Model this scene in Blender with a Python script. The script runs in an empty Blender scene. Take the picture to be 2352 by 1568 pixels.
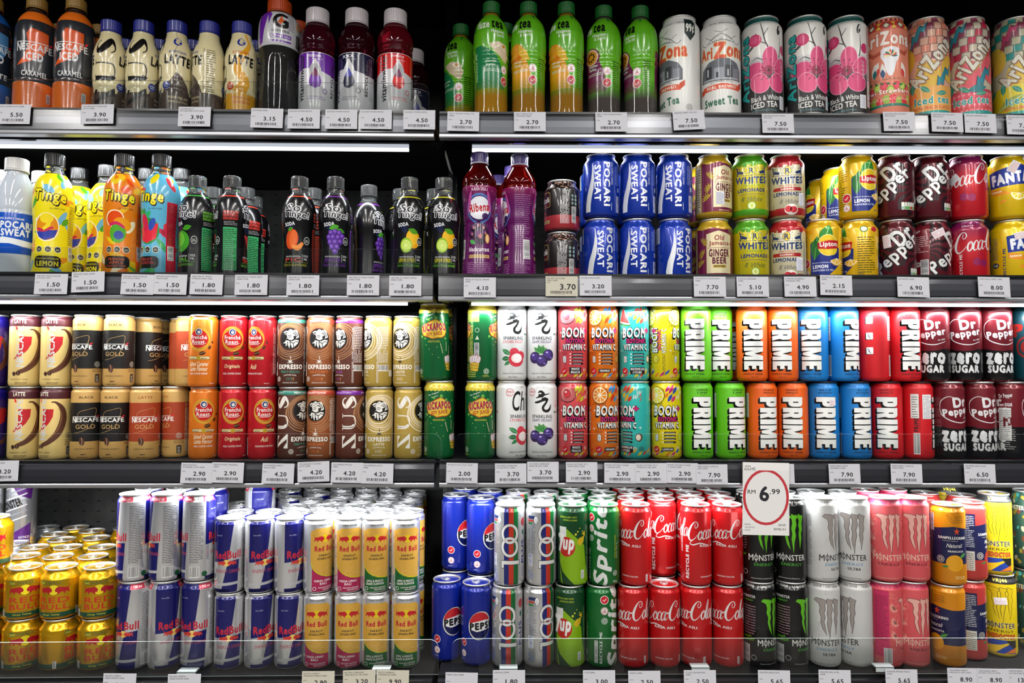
import bpy, math, random
import numpy as np
from mathutils import Vector, Matrix
from mathutils.geometry import tessellate_polygon

# ------------------------------------------------------------------ camera
FW, FH, FPX = 2352, 1568, 1600.0
CZ = 1.20                      # camera height above the shop floor
PITCH, YAW, ROLL = math.radians(2.55), math.radians(0.41), math.radians(0.09)
scene = bpy.context.scene
COL = scene.collection
R_CAM = (Matrix.Rotation(-YAW, 3, 'Z') @ Matrix.Rotation(math.pi/2+PITCH, 3, 'X') @ Matrix.Rotation(ROLL, 3, 'Z'))
cam_data = bpy.data.cameras.new('camera')
cam_data.sensor_width = 36.0
cam_data.lens = 36.0*FPX/FW
cam_data.clip_start = 0.02
camera = bpy.data.objects.new('camera', cam_data)
camera.matrix_world = Matrix.Translation((0, 0, CZ)) @ R_CAM.to_4x4()
COL.objects.link(camera)
scene.camera = camera

# ------------------------------------------------------------------ world, exposure
world = bpy.data.worlds.new('world'); scene.world = world
world.use_nodes = True
world.node_tree.nodes['Background'].inputs[0].default_value = (0.55, 0.6, 0.7, 1)
world.node_tree.nodes['Background'].inputs[1].default_value = 0.10
vs = scene.view_settings
vs.view_transform = 'Standard'; vs.look = 'None'; vs.gamma = 1.0; vs.use_curve_mapping = False
vs.exposure = 0.0
EXPO = 1.0
scene.cycles.max_bounces = 8
scene.cycles.transparent_max_bounces = 16
scene.cycles.caustics_reflective = False
scene.cycles.caustics_refractive = False
scene.cycles.sample_clamp_indirect = 4.0

def area(name, loc, rot, sx, sy, power, color=(1, 1, 1), spread=180):
    l = bpy.data.lights.new(name, 'AREA'); l.shape = 'RECTANGLE'
    l.size = sx; l.size_y = sy; l.energy = power; l.color = color; l.spread = math.radians(spread)
    o = bpy.data.objects.new(name, l); o.location = loc; o.rotation_euler = rot
    COL.objects.link(o); return o

# tube lamps overhead in the shop, running towards the fridge
for i, x in enumerate((-2.3, -0.75, 0.75, 2.3)):
    area('ceiling_tube_lamp', (x, -0.55, CZ+1.75), (0, 0, 0), 0.10, 2.0, 40, (1.0, 0.97, 0.93))
    area('ceiling_tube_lamp', (x, -3.35, CZ+1.75), (0, 0, 0), 0.10, 2.1, 70, (1.0, 0.97, 0.93))

# ------------------------------------------------------------------ shelf geometry (metres; z relative to the camera)
XJ = -0.128                    # where the two bays of the fridge meet
SK = math.tan(math.radians(0.85))
def ybay(x, y):                # the left bay stands slightly askew
    return y-(XJ-x)*SK if x < XJ else y
DECK = {1: .457, 2: .162, 3: -.164, 4: -.541}
RAILTOP = {1: .4685, 2: .1755, 3: -.1590, 4: -.5455}
RAILY = {1: 1.235, 2: 1.235, 3: 1.275, 4: 1.262}
ROWY = {1: 1.285, 2: 1.29, 3: 1.345, 4: 1.325}
BACKY = 1.665
# LED strips under the three upper shelves
LEDY = 1.307
for s, pw in ((1, 3.2), (2, 2.6), (3, 9.0)):
    for x0, x1 in ((-1.30, XJ-.03), (XJ+.03, 1.25)):
        cx = (x0+x1)/2
        o = area('shelf_led_lamp', (cx, ybay(cx, LEDY)+.002, CZ+RAILTOP[s]-.0592), (math.radians(14), 0, math.atan(SK) if x1 < XJ else 0), x1-x0, .005, pw, (0.93, 0.97, 1.0))

# ------------------------------------------------------------------ materials
_m = {}
def lin(h):
    h = h.lstrip('#')
    c = [int(h[i:i+2], 16)/255 for i in (0, 2, 4)]
    return [x/12.92 if x <= .04045 else ((x+.055)/1.055)**2.4 for x in c]+[1]
KINDS = {  # metallic, roughness, coat, specular
    'can': (.30, .30, .5, .5), 'foil': (.78, .24, .3, .5), 'sleeve': (0, .22, .3, .5), 'fade': (0, .22, .3, .5), 'paper': (0, .75, 0, .3),
    'cap': (0, .35, .1, .5), 'lid': (.88, .40, 0, .5), 'matt': (0, .6, 0, .3), 'steel': (.85, .35, 0, .5), 'mirror': (1, .12, 0, .5), 'black': (0, .3, .2, .5),
    'satin': (.15, .45, .15, .5)}
def M(hexc, kind='can'):
    if hexc.startswith('~'): kind = 'foil'; hexc = hexc[1:]
    k = (hexc, kind)
    if k in _m: return _m[k]
    m = bpy.data.materials.new(f'{kind}_{hexc}'); m.use_nodes = True
    b = m.node_tree.nodes['Principled BSDF']
    me, ro, co, sp = KINDS[kind]
    b.inputs['Base Color'].default_value = lin(hexc)
    b.inputs['Metallic'].default_value = me
    b.inputs['Roughness'].default_value = ro
    b.inputs['Coat Weight'].default_value = co
    b.inputs['Coat Roughness'].default_value = .08
    b.inputs['Specular IOR Level'].default_value = sp
    if kind == 'fade':     # print that thins out towards the foot of the sleeve
        n = m.node_tree.nodes; l = m.node_tree.links; t = n.new('ShaderNodeTexCoord'); s_ = n.new('ShaderNodeSeparateXYZ'); r = n.new('ShaderNodeMapRange')
        r.inputs['From Min'].default_value = .050; r.inputs['From Max'].default_value = .088; l.new(t.outputs['Object'], s_.inputs[0]); l.new(s_.outputs[2], r.inputs['Value']); l.new(r.outputs[0], b.inputs['Alpha'])
    _m[k] = m; return m
def liquid(hexc, rough=.03, ior=1.36, tr=.93):
    k = (hexc, 'liquid')
    if k in _m: return _m[k]
    m = bpy.data.materials.new('liquid_'+hexc); m.use_nodes = True
    b = m.node_tree.nodes['Principled BSDF']
    b.inputs['Base Color'].default_value = lin(hexc)
    b.inputs['Transmission Weight'].default_value = tr
    b.inputs['Roughness'].default_value = rough
    b.inputs['IOR'].default_value = ior
    _m[k] = m; return m
def acrylic(name, tint, refl=1.0, rough=.0):
    k = (name, 'acr')
    if k in _m: return _m[k]
    m = bpy.data.materials.new(name); m.use_nodes = True
    n = m.node_tree.nodes; l = m.node_tree.links; n.clear()
    o = n.new('ShaderNodeOutputMaterial'); mx = n.new('ShaderNodeMixShader')
    t = n.new('ShaderNodeBsdfTransparent'); g = n.new('ShaderNodeBsdfGlossy'); f = n.new('ShaderNodeFresnel')
    f.inputs[0].default_value = 1.45
    mu = n.new('ShaderNodeMath'); mu.operation = 'MULTIPLY'; mu.inputs[1].default_value = refl
    t.inputs[0].default_value = tint; g.inputs['Roughness'].default_value = rough
    l.new(f.outputs[0], mu.inputs[0]); l.new(mu.outputs[0], mx.inputs[0]); l.new(t.outputs[0], mx.inputs[1]); l.new(g.outputs[0], mx.inputs[2])
    l.new(mx.outputs[0], o.inputs[0]); _m[k] = m; return m
ACR = acrylic('clear_acrylic', (.965, .975, .97, 1), .8)
def emis(name, col, st):
    m = bpy.data.materials.new(name); m.use_nodes = True
    n = m.node_tree.nodes; n.clear(); o = n.new('ShaderNodeOutputMaterial'); e = n.new('ShaderNodeEmission')
    e.inputs[0].default_value = col; e.inputs[1].default_value = st; m.node_tree.links.new(e.outputs[0], o.inputs[0]); return m

# ------------------------------------------------------------------ object helpers
def link(name, data, parent=None, loc=(0, 0, 0), rotz=0.0, **props):
    o = bpy.data.objects.new(name, data); o.location = loc; o.rotation_euler = (0, 0, rotz)
    if parent is not None: o.parent = parent
    COL.objects.link(o)
    for k, v in props.items():
        if v is not None: o[k] = v
    return o

class MB:
    """collects faces for one mesh"""
    def __init__(s): s.v = []; s.f = []; s.mi = []; s.mats = []; s.sm = []
    def mat(s, m):
        if m not in s.mats: s.mats.append(m)
        return s.mats.index(m)
    def add(s, vs, fs, m, smooth=False):
        b = len(s.v); s.v += [tuple(v) for v in vs]; i = s.mat(m)
        for f in fs: s.f.append([b+k for k in f]); s.mi.append(i); s.sm.append(smooth)
    def box(s, x0, x1, y0, y1, z0, z1, m):
        s.add([(x, y, z) for x in (x0, x1) for y in (y0, y1) for z in (z0, z1)],
              [(0, 1, 3, 2), (4, 6, 7, 5), (0, 4, 5, 1), (2, 3, 7, 6), (0, 2, 6, 4), (1, 5, 7, 3)], m)
    def prism(s, pts, y0, y1, m, edge=None):   # outline in x,z extruded in y
        n = len(pts)
        tr = tessellate_polygon([[Vector((p[0], p[1], 0)) for p in pts]])
        V = [(p[0], y0, p[1]) for p in pts]+[(p[0], y1, p[1]) for p in pts]
        s.add(V, [tuple(t) for t in tr]+[tuple(n+i for i in t[::-1]) for t in tr], m)
        s.add(V, [(i, (i+1) % n, n+(i+1) % n, n+i) for i in range(n)], edge or m)
    def extx(s, prof, x0, x1, m, closed=True, smooth=False):  # profile in y,z extruded along x
        n = len(prof)
        V = [(x0, p[0], p[1]) for p in prof]+[(x1, p[0], p[1]) for p in prof]
        s.add(V, [(i, (i+1) % n, n+(i+1) % n, n+i) for i in range(n if closed else n-1)], m, smooth)
        if closed:
            tr = tessellate_polygon([[Vector((p[0], p[1], 0)) for p in prof]])
            s.add(V, [tuple(t) for t in tr]+[tuple(n+i for i in t) for t in tr], m)
    def lathe(s, prof, m, n=48, smooth=True, cap=True):      # r,z metres
        V = []
        for r, z in prof:
            for k in range(n):
                a = 2*math.pi*k/n; V.append((r*math.sin(a), -r*math.cos(a), z))
        F = [(j*n+k, j*n+(k+1) % n, (j+1)*n+(k+1) % n, (j+1)*n+k) for j in range(len(prof)-1) for k in range(n)]
        if cap:
            F.append(tuple(range(n))[::-1]); F.append(tuple((len(prof)-1)*n+k for k in range(n)))
        s.add(V, F, m, smooth)
    def mesh(s, name):
        me = bpy.data.meshes.new(name); me.from_pydata(s.v, [], s.f)
        for m in s.mats: me.materials.append(m)
        me.polygons.foreach_set('material_index', s.mi); me.polygons.foreach_set('use_smooth', s.sm)
        me.update(); return me

# ------------------------------------------------------------------ printed artwork: flat triangles (u right, v up, mm)
_tc = {}
def glyphs(s, b, sh, sp=0.0):
    k = (s, round(b, 3), sh, round(sp, 3))
    if k in _tc: return _tc[k]
    c = bpy.data.curves.new('t', 'FONT'); c.body = s; c.offset = b; c.shear = sh; c.space_character = 1+sp*2.3; c.resolution_u = 2 if len(s) > 3 else 4
    o = bpy.data.objects.new('t', c); me = o.to_mesh()
    me.calc_loop_triangles()
    V = np.array([v.co[:2] for v in me.vertices]).reshape(-1, 2)
    T = np.array([t.vertices[:] for t in me.loop_triangles]).reshape(-1, 3)
    r = V[T] if len(T) else np.zeros((0, 3, 2))
    o.to_mesh_clear(); bpy.data.objects.remove(o); bpy.data.curves.remove(c)
    _tc[k] = r; return r
class Art:
    def __init__(s): s.L = []
    def add(s, T, col, sub=0):
        if len(T) == 0: return
        lo = T.reshape(-1, 2).min(0); hi = T.reshape(-1, 2).max(0); ly = 1
        for t, c, l, a, b in s.L:
            if a[0] < hi[0] and b[0] > lo[0] and a[1] < hi[1] and b[1] > lo[1]: ly = max(ly, int(l) if c == col and l > 1 else int(l)+1)
        s.L.append((T, col, ly+sub*.1, lo, hi))
    def poly(s, pts, col):
        tr = tessellate_polygon([[Vector((p[0], p[1], 0)) for p in pts]])
        P = np.array(pts, float)
        if len(tr): s.add(P[np.array(tr)], col)
    def rect(s, u0, v0, u1, v1, col): s.add(np.array([[(u0, v0), (u1, v0), (u1, v1)], [(u0, v0), (u1, v1), (u0, v1)]], float), col)
    def rrect(s, u0, v0, u1, v1, r, col):
        P = []
        for cx, cy, a in ((u1-r, v0+r, -90), (u1-r, v1-r, 0), (u0+r, v1-r, 90), (u0+r, v0+r, 180)):
            P += [(cx+r*math.cos(math.radians(a+t)), cy+r*math.sin(math.radians(a+t))) for t in (0, 30, 60, 90)]
        s.poly(P, col)
    def ell(s, cu, cv, ru, rv, col, rot=0, n=28):
        a = np.arange(n)*2*math.pi/n; x = ru*np.cos(a); y = rv*np.sin(a); c, d = math.cos(math.radians(rot)), math.sin(math.radians(rot))
        P = np.stack([cu+x*c-y*d, cv+x*d+y*c], 1); Q = np.roll(P, -1, 0); C = np.broadcast_to(np.array([cu, cv], float), P.shape)
        s.add(np.stack([C, P, Q], 1), col)
    def stroke(s, pts, w, col, n=6, closed=False):
        """smooth brush stroke; pts (u,v) or (u,v,width)"""
        P = [(*p[:2], p[2] if len(p) > 2 else w) for p in pts]; out = []
        N = len(P)
        for i in range(N if closed else N-1):
            g = lambda j: np.array(P[j % N] if closed else P[min(max(j, 0), N-1)], float)
            p0, p1, p2, p3 = g(i-1), g(i), g(i+1), g(i+2)
            for k in range(n):
                t = k/n
                out.append(.5*((2*p1)+(-p0+p2)*t+(2*p0-5*p1+4*p2-p3)*t*t+(-p0+3*p1-3*p2+p3)*t**3))
        out.append(np.array(P[0] if closed else P[-1], float)); A = np.array(out)
        d = np.gradient(A[:, :2], axis=0)
        if closed: d[0] = d[-1] = A[1, :2]-A[-2, :2]
        d /= np.linalg.norm(d, axis=1)[:, None]+1e-9
        nn = np.stack([-d[:, 1], d[:, 0]], 1)*np.abs(A[:, 2:3])/2
        a, b = A[:, :2]+nn, A[:, :2]-nn
        s.add(np.concatenate([np.stack([a[:-1], b[:-1], b[1:]], 1), np.stack([a[:-1], b[1:], a[1:]], 1)]), col)
    def ring(s, cu, cv, ru, rv, w, col, a0=0, a1=360, rot=0):
        n = 14; c, d = math.cos(math.radians(rot)), math.sin(math.radians(rot)); P = []
        for i in range(n + (0 if a1-a0 == 360 else 1)):
            a = math.radians(a0+(a1-a0)*i/n); x, y = ru*math.cos(a), rv*math.sin(a); P.append((cu+x*c-y*d, cv+x*d+y*c))
        s.stroke(P, w, col, n=2, closed=(a1-a0 == 360))
    def txt(s, t, cu, cv, w, h, col, b=0.0, rot=0, o=None, sh=0.0, sd=None, arc=0.0):
        """text fitted to w x h mm; o=(colour, thickness) outline; sd=(du,dv,colour[,steps]) block shadow"""
        g0 = b+(o[1]*.6 if o else 0); base = glyphs(t, 0, sh, g0)
        if len(base) == 0: return
        lo = base.reshape(-1, 2).min(0); hi = base.reshape(-1, 2).max(0); ctr = (lo+hi)/2; sz = hi-lo
        sy = (h-0*b)/sz[1] if h else w/sz[0]; sx = w/sz[0] if w else sy
        c, d = math.cos(math.radians(rot)), math.sin(math.radians(rot))
        def put(th, du, dv, colr, n):
            G = []
            offs = [(0, 0)] if th <= 0 else ([(-th, 0), (th, 0)] if n == 2 else [(th*math.cos(q), th*math.sin(q)) for q in np.linspace(0, 2*math.pi, n+1)[:-1]+.39])
            for ox, oy in offs:
                X = (base-ctr)*np.array([sx, sy])+np.array([ox*min(sx, sy*1.3), oy*sy])
                if arc: X[..., 1] += arc*(1-(2*X[..., 0]/(sx*sz[0]))**2)
                G.append(np.stack([X[..., 0]*c-X[..., 1]*d+cu+du, X[..., 0]*d+X[..., 1]*c+cv+dv], -1))
            for gi, g_ in enumerate(G):
                if gi == 0: s.add(g_, colr); base_l = s.L[-1][2]
                else: s.L.append((g_, colr, base_l+.12*gi, g_.reshape(-1, 2).min(0), g_.reshape(-1, 2).max(0)))
        nb = 0 if b < .008 else 2 if (h or 9) < 6 else 4
        if sd:
            st = sd[3] if len(sd) > 3 else 2
            for k in range(st, 0, -1): put(b*.8+(o[1] if o else 0), sd[0]*k/st, sd[1]*k/st, sd[2], 4)
        if o: put(b*.8+o[1], 0, 0, o[0], 8)
        put(b*.8 if nb else 0, 0, 0, col, nb)
    def bars(s, u0, v0, u1, v1, n, col, seed=1, vert=False, fill=.36, gaps=True):
        """rows of illegibly small print"""
        rnd = random.Random(seed); T = []
        for i in range(n):
            a, b = (v0, v1) if not vert else (u0, u1)
            c0 = b-(i+1)*(b-a)/n; hh = (b-a)/n*fill; c1, c2 = (u0, u1) if not vert else (v0, v1)
            x = c1; L = c2-c1; end = c2-(rnd.random()*.35*L if rnd.random() < .4 else 0)
            while x < end-.4:
                wl = min(end-x, L*(.12+.3*rnd.random()) if gaps else L)
                q = [(x, c0), (x+wl, c0), (x+wl, c0+hh), (x, c0+hh)]
                if vert: q = [(y, x_) for x_, y in q]
                T += [[q[0], q[1], q[2]], [q[0], q[2], q[3]]]; x += wl+L*.035
        s.add(np.array(T, float), col)
    def barcode(s, u0, v0, u1, v1, vert=False, bg='e8e8e8', fg='1a1a1a', seed=3):
        if bg: s.rect(u0, v0, u1, v1, bg)
        rnd = random.Random(seed); T = []; m = .6
        a, b = (u0+m, u1-m) if not vert else (v0+m, v1-m); x = a
        while x < b-.3:
            w = rnd.choice((.25, .4, .55, .8)); w = min(w, b-x)
            q = ([(x, v0+1.6), (x+w, v0+1.6), (x+w, v1-.5), (x, v1-.5)] if not vert else [(u0+1, x), (u1-1, x), (u1-1, x+w), (u0+1, x+w)])
            T += [[q[0], q[1], q[2]], [q[0], q[2], q[3]]]; x += w+rnd.choice((.3, .45, .6))
        s.add(np.array(T, float), fg)

def _slice(T, C, L, g, ax):
    """split triangles at coordinate g on axis ax"""
    x = T[:, :, ax]; q = x > g+1e-7; p = x < g-1e-7; m = (p[:, 0] | p[:, 1] | p[:, 2]) & (q[:, 0] | q[:, 1] | q[:, 2])
    if not m.any(): return T, C, L
    keep = ~m; S = T[m]; xs = S[:, :, ax]-g; Cs = C[m]; Ls = L[m]
    pos = xs > 0
    odd = np.where(pos.sum(1) == 1, pos.argmax(1), np.where(pos.sum(1) == 2, (~pos).argmax(1), pos.argmax(1)))
    idx = np.arange(len(S)); a = S[idx, odd]; b = S[idx, (odd+1) % 3]; c = S[idx, (odd+2) % 3]
    xa, xb, xc = a[:, ax]-g, b[:, ax]-g, c[:, ax]-g
    def cut(p, q, xp, xq):
        den = xp-xq; den = np.where(np.abs(den) < 1e-12, 1e-12, den); t = np.clip(xp/den, 0, 1)[:, None]; r = p+(q-p)*t; r[:, ax] = np.where((xp*xq) <= 0, g, r[:, ax]); return r
    ab = cut(a, b, xa, xb); ac = cut(a, c, xa, xc)
    N = np.concatenate([np.stack([a, ab, ac], 1), np.stack([ab, b, c], 1), np.stack([ab, c, ac], 1)])
    return np.concatenate([T[keep], N]), np.concatenate([C[keep], Cs, Cs, Cs]), np.concatenate([L[keep], Ls, Ls, Ls])

NSEG = 52
def wrap(name, art, prof, base, kind='can', v0=None, v1=None, lift=.020, caps=True, rref=None):
    """lathe of prof [(r,v)] mm in colour base, with the artwork laid on it; returns a mesh"""
    prof = [(float(r), float(v)) for r, v in prof]
    R = rref or max(r for r, v in prof); pv = np.array([p[1] for p in prof]); pr = np.array([p[0] for p in prof])
    half = math.pi*R; step = 2*half/NSEG; dl = 2*math.pi/NSEG
    T = []; cols = []; lay = []; names = [base]
    T.append(np.array([[(-half, pv[0]), (half, pv[0]), (half, pv[-1])], [(-half, pv[0]), (half, pv[-1]), (-half, pv[-1])]])); cols += [0, 0]; lay += [0, 0]
    gu = np.arange(-NSEG//2-8, NSEG//2+9)*step
    def cells(t):
        u0, v0_, u1, v1_ = t[..., 0].min(), t[..., 1].min(), t[..., 0].max(), t[..., 1].max()
        U = np.array([u0]+[x for x in gu if u0+1e-6 < x < u1-1e-6]+[u1]); V = np.array([v0_]+[x for x in pv[1:-1] if v0_+1e-6 < x < v1_-1e-6]+[v1_])
        A, B = np.meshgrid(U[:-1], V[:-1]); C_, D = np.meshgrid(U[1:], V[1:]); A, B, C_, D = (q.ravel() for q in (A, B, C_, D))
        P = lambda x, y: np.stack([x, y], -1)
        return np.concatenate([np.stack([P(A, B), P(C_, B), P(C_, D)], 1), np.stack([P(A, B), P(C_, D), P(A, D)], 1)])
    T[0] = cells(T[0]); cols = [0]*len(T[0]); lay = [0]*len(T[0])
    for t, c, l, _, _ in (art.L if art else []):
        if c not in names: names.append(c)
        if len(t) == 2 and len(np.unique(np.round(t.reshape(-1, 2), 6), axis=0)) == 4 and len(np.unique(np.round(t[..., 0], 6))) == 2 and len(np.unique(np.round(t[..., 1], 6))) == 2: t = cells(t)
        T.append(t); cols += [names.index(c)]*len(t); lay += [l]*len(t)
    T = np.concatenate(T); C = np.array(cols); L = np.array(lay)
    for g in pv[1:-1]: T, C, L = _slice(T, C, L, g, 1)
    for k in range(-NSEG//2-8, NSEG//2+9): T, C, L = _slice(T, C, L, k*step, 0)
    mid = T.mean(1); ok = (mid[:, 1] > pv[0]-1e-3) & (mid[:, 1] < pv[-1]+1e-3)
    ar = np.abs((T[:, 1, 0]-T[:, 0, 0])*(T[:, 2, 1]-T[:, 0, 1])-(T[:, 2, 0]-T[:, 0, 0])*(T[:, 1, 1]-T[:, 0, 1])); ok &= ar > 1e-5
    T, C, L, mid, = T[ok], C[ok], L[ok], mid[ok]
    u = T[..., 0]; v = np.clip(T[..., 1], pv[0], pv[-1])
    ph = u/R; seg = np.floor(mid[:, 0]/step)[:, None]; pm = (seg+.5)*dl
    rr = np.interp(v, pv, pr)*math.cos(dl/2)/np.cos(ph-pm)
    sl = np.gradient(np.interp(np.linspace(pv[0], pv[-1], 200), pv, pr), np.linspace(pv[0], pv[-1], 200)); s_ = np.interp(v, np.linspace(pv[0], pv[-1], 200), sl)
    nx, ny, nz = np.sin(ph), -np.cos(ph), -s_
    nl = np.sqrt(1+s_**2); rr = rr+(L*lift)[:, None]
    co = np.stack([rr*nx, rr*ny, v], -1).reshape(-1, 3)/1000
    nr = np.stack([nx/nl, ny/nl, nz/nl], -1).reshape(-1, 3)
    # orientation
    e1 = co[1::3]-co[0::3]; e2 = co[2::3]-co[0::3]; fn = np.cross(e1, e2); flip = (fn*nr[0::3]).sum(1) < 0
    F = np.arange(len(co)).reshape(-1, 3); F[flip] = F[flip][:, ::-1]
    nv, nf = len(co), len(F); sizes = np.full(nf, 3); ring = []
    if caps:
        ks = np.arange(NSEG)*dl
        for v_, r_, up in ((pv[0], pr[0], -1), (pv[-1], pr[-1], 1)):
            co = np.concatenate([co, np.stack([r_*np.sin(ks)/1000, -r_*np.cos(ks)/1000, np.full(NSEG, v_/1000)], 1)]); nr = np.concatenate([nr, np.tile([0., 0., up], (NSEG, 1))])
            ids = np.arange(len(co)-NSEG, len(co)); ring.append(ids if up > 0 else ids[::-1])
    loops = np.concatenate([F.ravel()]+ring).astype(np.int32); sizes = np.concatenate([sizes, [NSEG]*len(ring)]).astype(np.int32)
    mi = np.concatenate([C, [0]*len(ring)]).astype(np.int32)
    me = bpy.data.meshes.new(name); me.vertices.add(len(co)); me.vertices.foreach_set('co', co.astype(np.float32).ravel())
    me.loops.add(len(loops)); me.loops.foreach_set('vertex_index', loops)
    me.polygons.add(len(sizes)); me.polygons.foreach_set('loop_start', (np.cumsum(sizes)-sizes).astype(np.int32))
    for q, c in enumerate(names): me.materials.append(c if not isinstance(c, str) else M(c, 'can' if kind == 'foil' and q else kind))
    me.polygons.foreach_set('material_index', mi); me.polygons.foreach_set('use_smooth', np.ones(len(sizes), bool)); me.update(calc_edges=True)
    norms = nr.astype(np.float32).tolist()
    me.normals_split_custom_set_from_vertices(norms)
    return me
def flatmesh(name, art, w, h, base, kind='paper', thick=.35, lift=.02, curl=0):
    """a flat printed card in the x,z plane facing -y; origin at its centre, mm in, metres out"""
    mb = MB(); mb.box(-w/2000, w/2000, 0, thick/1000, -h/2000, h/2000, M(base, kind))
    for T, c, l, _, _ in art.L:
        V = T.reshape(-1, 2); y = -l*lift/1000
        a = (T[:, 1, 0]-T[:, 0, 0])*(T[:, 2, 1]-T[:, 0, 1])-(T[:, 2, 0]-T[:, 0, 0])*(T[:, 1, 1]-T[:, 0, 1])
        mb.add([(p[0]/1000, y, p[1]/1000) for p in V], [(3*i, 3*i+1, 3*i+2) if a[i] > 0 else (3*i, 3*i+2, 3*i+1) for i in range(len(T))], M(c, kind))
    return mb.mesh(name)

# ------------------------------------------------------------------ can shapes
CAN = {  # body radius, height, rim radius, neck height, foot radius
    'sleek': (28.7, 147.5, 26.6, 9, 24.5), 'tall': (29.2, 154, 26.6, 10, 24.5), 'bull': (29.2, 158, 26.6, 10, 24.5), 'slim': (26.6, 135.5, 25.0, 6, 24.0),
    'std': (33.0, 121, 26.8, 15, 24.5), 'short': (33.0, 96, 26.8, 15, 24.5), 'squat': (33.0, 91, 26.8, 15, 24.5), 'big': (37.2, 203, 31.0, 18, 30)}
def can_profile(t):
    R, h, rr, n, f = CAN[t]; d = R-f
    p = [(f-1.5, 0), (f, .6), (f+.45*d, 2.4), (f+.8*d, 4.8), (R-.15*d*.5, 7.2), (R, 9.5)]
    top = h-3
    for k in range(7):
        q = k/6; s = q*q*(3-2*q); p.append((R+(rr-1.4-R)*s, top-n-1.5+(n)*q))
    p.append((rr-1.4, top)); return p
_lid = {}
def lid_meshes(t, col='d8d8d6', tab='dcdcdc'):
    k = (t, col, tab)
    if k in _lid: return _lid[k]
    R, h, rr, n, f = CAN[t]; z = h/1000; r = rr/1000
    mb = MB()
    mb.lathe([(r-.0016, z-.0034), (r-.0004, z-.0030), (r, z-.0016), (r-.0003, z-.0005), (r-.0011, z), (r-.0019, z-.0006), (r-.0026, z-.0048), (r-.0036, z-.0056), (r-.0048, z-.0048), (r-.0052, z-.0040), (r*.45, z-.0038), (.0001, z-.0038)], M(col, 'lid'), cap=False)
    # opening score line
    A = [(.0095*math.cos(a)*.95, -r*.42+.0085*math.sin(a)) for a in np.linspace(0, 2*math.pi, 25)[:-1]]
    V = [(x, y, z-.0036) for x, y in A]+[(x*.86, -r*.42+(y+r*.42)*.86, z-.0036) for x, y in A]; n_ = len(A)
    mb.add(V, [(i, (i+1) % n_, n_+(i+1) % n_, n_+i) for i in range(n_)], M('8a8a88', 'lid'))
    body = mb.mesh('lid')
    mb = MB(); m = M(tab, 'lid')
    def slab(outer, inner, z0, z1):
        n1 = len(outer); V = [(x, y, zz) for zz in (z0, z1) for L in (outer, inner) for x, y in L]
        F = []
        for i in range(n1):
            j = (i+1) % n1
            F += [(i, j, n1+j, n1+i), (2*n1+i, 3*n1+i, 3*n1+j, 2*n1+j), (i, 2*n1+i, 2*n1+j, j), (n1+i, n1+j, 3*n1+j, 3*n1+i)]
        mb.add(V, F, m, False)
    ang = np.linspace(0, 2*math.pi, 21)[:-1]
    o1 = [(.0078*math.cos(a), .006+.0128*math.sin(a)*(1 if math.sin(a) > 0 else .95)) for a in ang]
    i1 = [(.0045*math.cos(a), .0105+.0052*math.sin(a)) for a in ang]
    slab(o1, i1, z-.0032, z-.0020)
    mb.lathe([(.0030, z-.0032), (.0030, z-.0014), (.0022, z-.0010), (.0001, z-.0010)], m, n=14, cap=False)
    tabm = mb.mesh('pull_tab')
    _lid[k] = (body, tabm); return _lid[k]
# ------------------------------------------------------------------ artwork helpers
DES = {}
def can(key, typ, base, desc, kind='can', lid='d8d8d6', tab='dcdcdc'):
    def deco(fn): DES[key] = dict(form='can', typ=typ, base=base, desc=desc, kind=kind, lid=lid, tab=tab, fn=fn); return fn
    return deco
def halal(a, u, v, r, col):
    a.ring(u, v, r, r, r*.16, col); a.ring(u, v, r*.62, r*.62, r*.12, col)
    for k in range(8): t = k*math.pi/4; a.ell(u+r*.38*math.cos(t), v+r*.38*math.sin(t), r*.13, r*.13, col, n=8)
def tick(a, u, v, r, col='c8202c', ring='e8e8e8'):
    a.ell(u, v, r*1.15, r*1.15, ring); a.ell(u, v, r, r, col); a.stroke([(u-r*.4, v), (u-r*.1, v-r*.3), (u+r*.45, v+r*.35)], r*.16, 'ffffff', n=2)
def pyramid(a, u, v, r, col='c8303c', bg='f0f0f0'):
    a.ell(u, v, r, r, bg); a.ring(u, v, r*.86, r*.86, r*.1, col)
    for k in range(4): a.rect(u-r*(.5-.12*k), v-r*.42+k*r*.24, u+r*(.5-.12*k), v-r*.28+k*r*.24, col)
def blob(a, cu, cv, r, col, seed, n=9, jag=.25, sx=1, sy=1):
    rn = random.Random(seed); P = []
    for k in range(n*3):
        t = 2*math.pi*k/(n*3); q = r*(1+jag*math.sin(t*n/3+seed)+jag*.5*(rn.random()-.5)); P.append((cu+q*sx*math.cos(t), cv+q*sy*math.sin(t)))
    a.poly(P, col)
def leaf(a, u, v, L, W, rot, col, vein=None):
    c, d = math.cos(math.radians(rot)), math.sin(math.radians(rot)); P = []
    for k in range(11): t = k/10; P.append((t*L, W/2*math.sin(math.pi*t)))
    for k in range(9, 0, -1): t = k/10; P.append((t*L, -W/2*math.sin(math.pi*t)))
    a.poly([(u+x*c-y*d, v+x*d+y*c) for x, y in P], col)
    if vein: a.stroke([(u, v), (u+L*c, v+L*d)], W*.07, vein, n=1)
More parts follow.
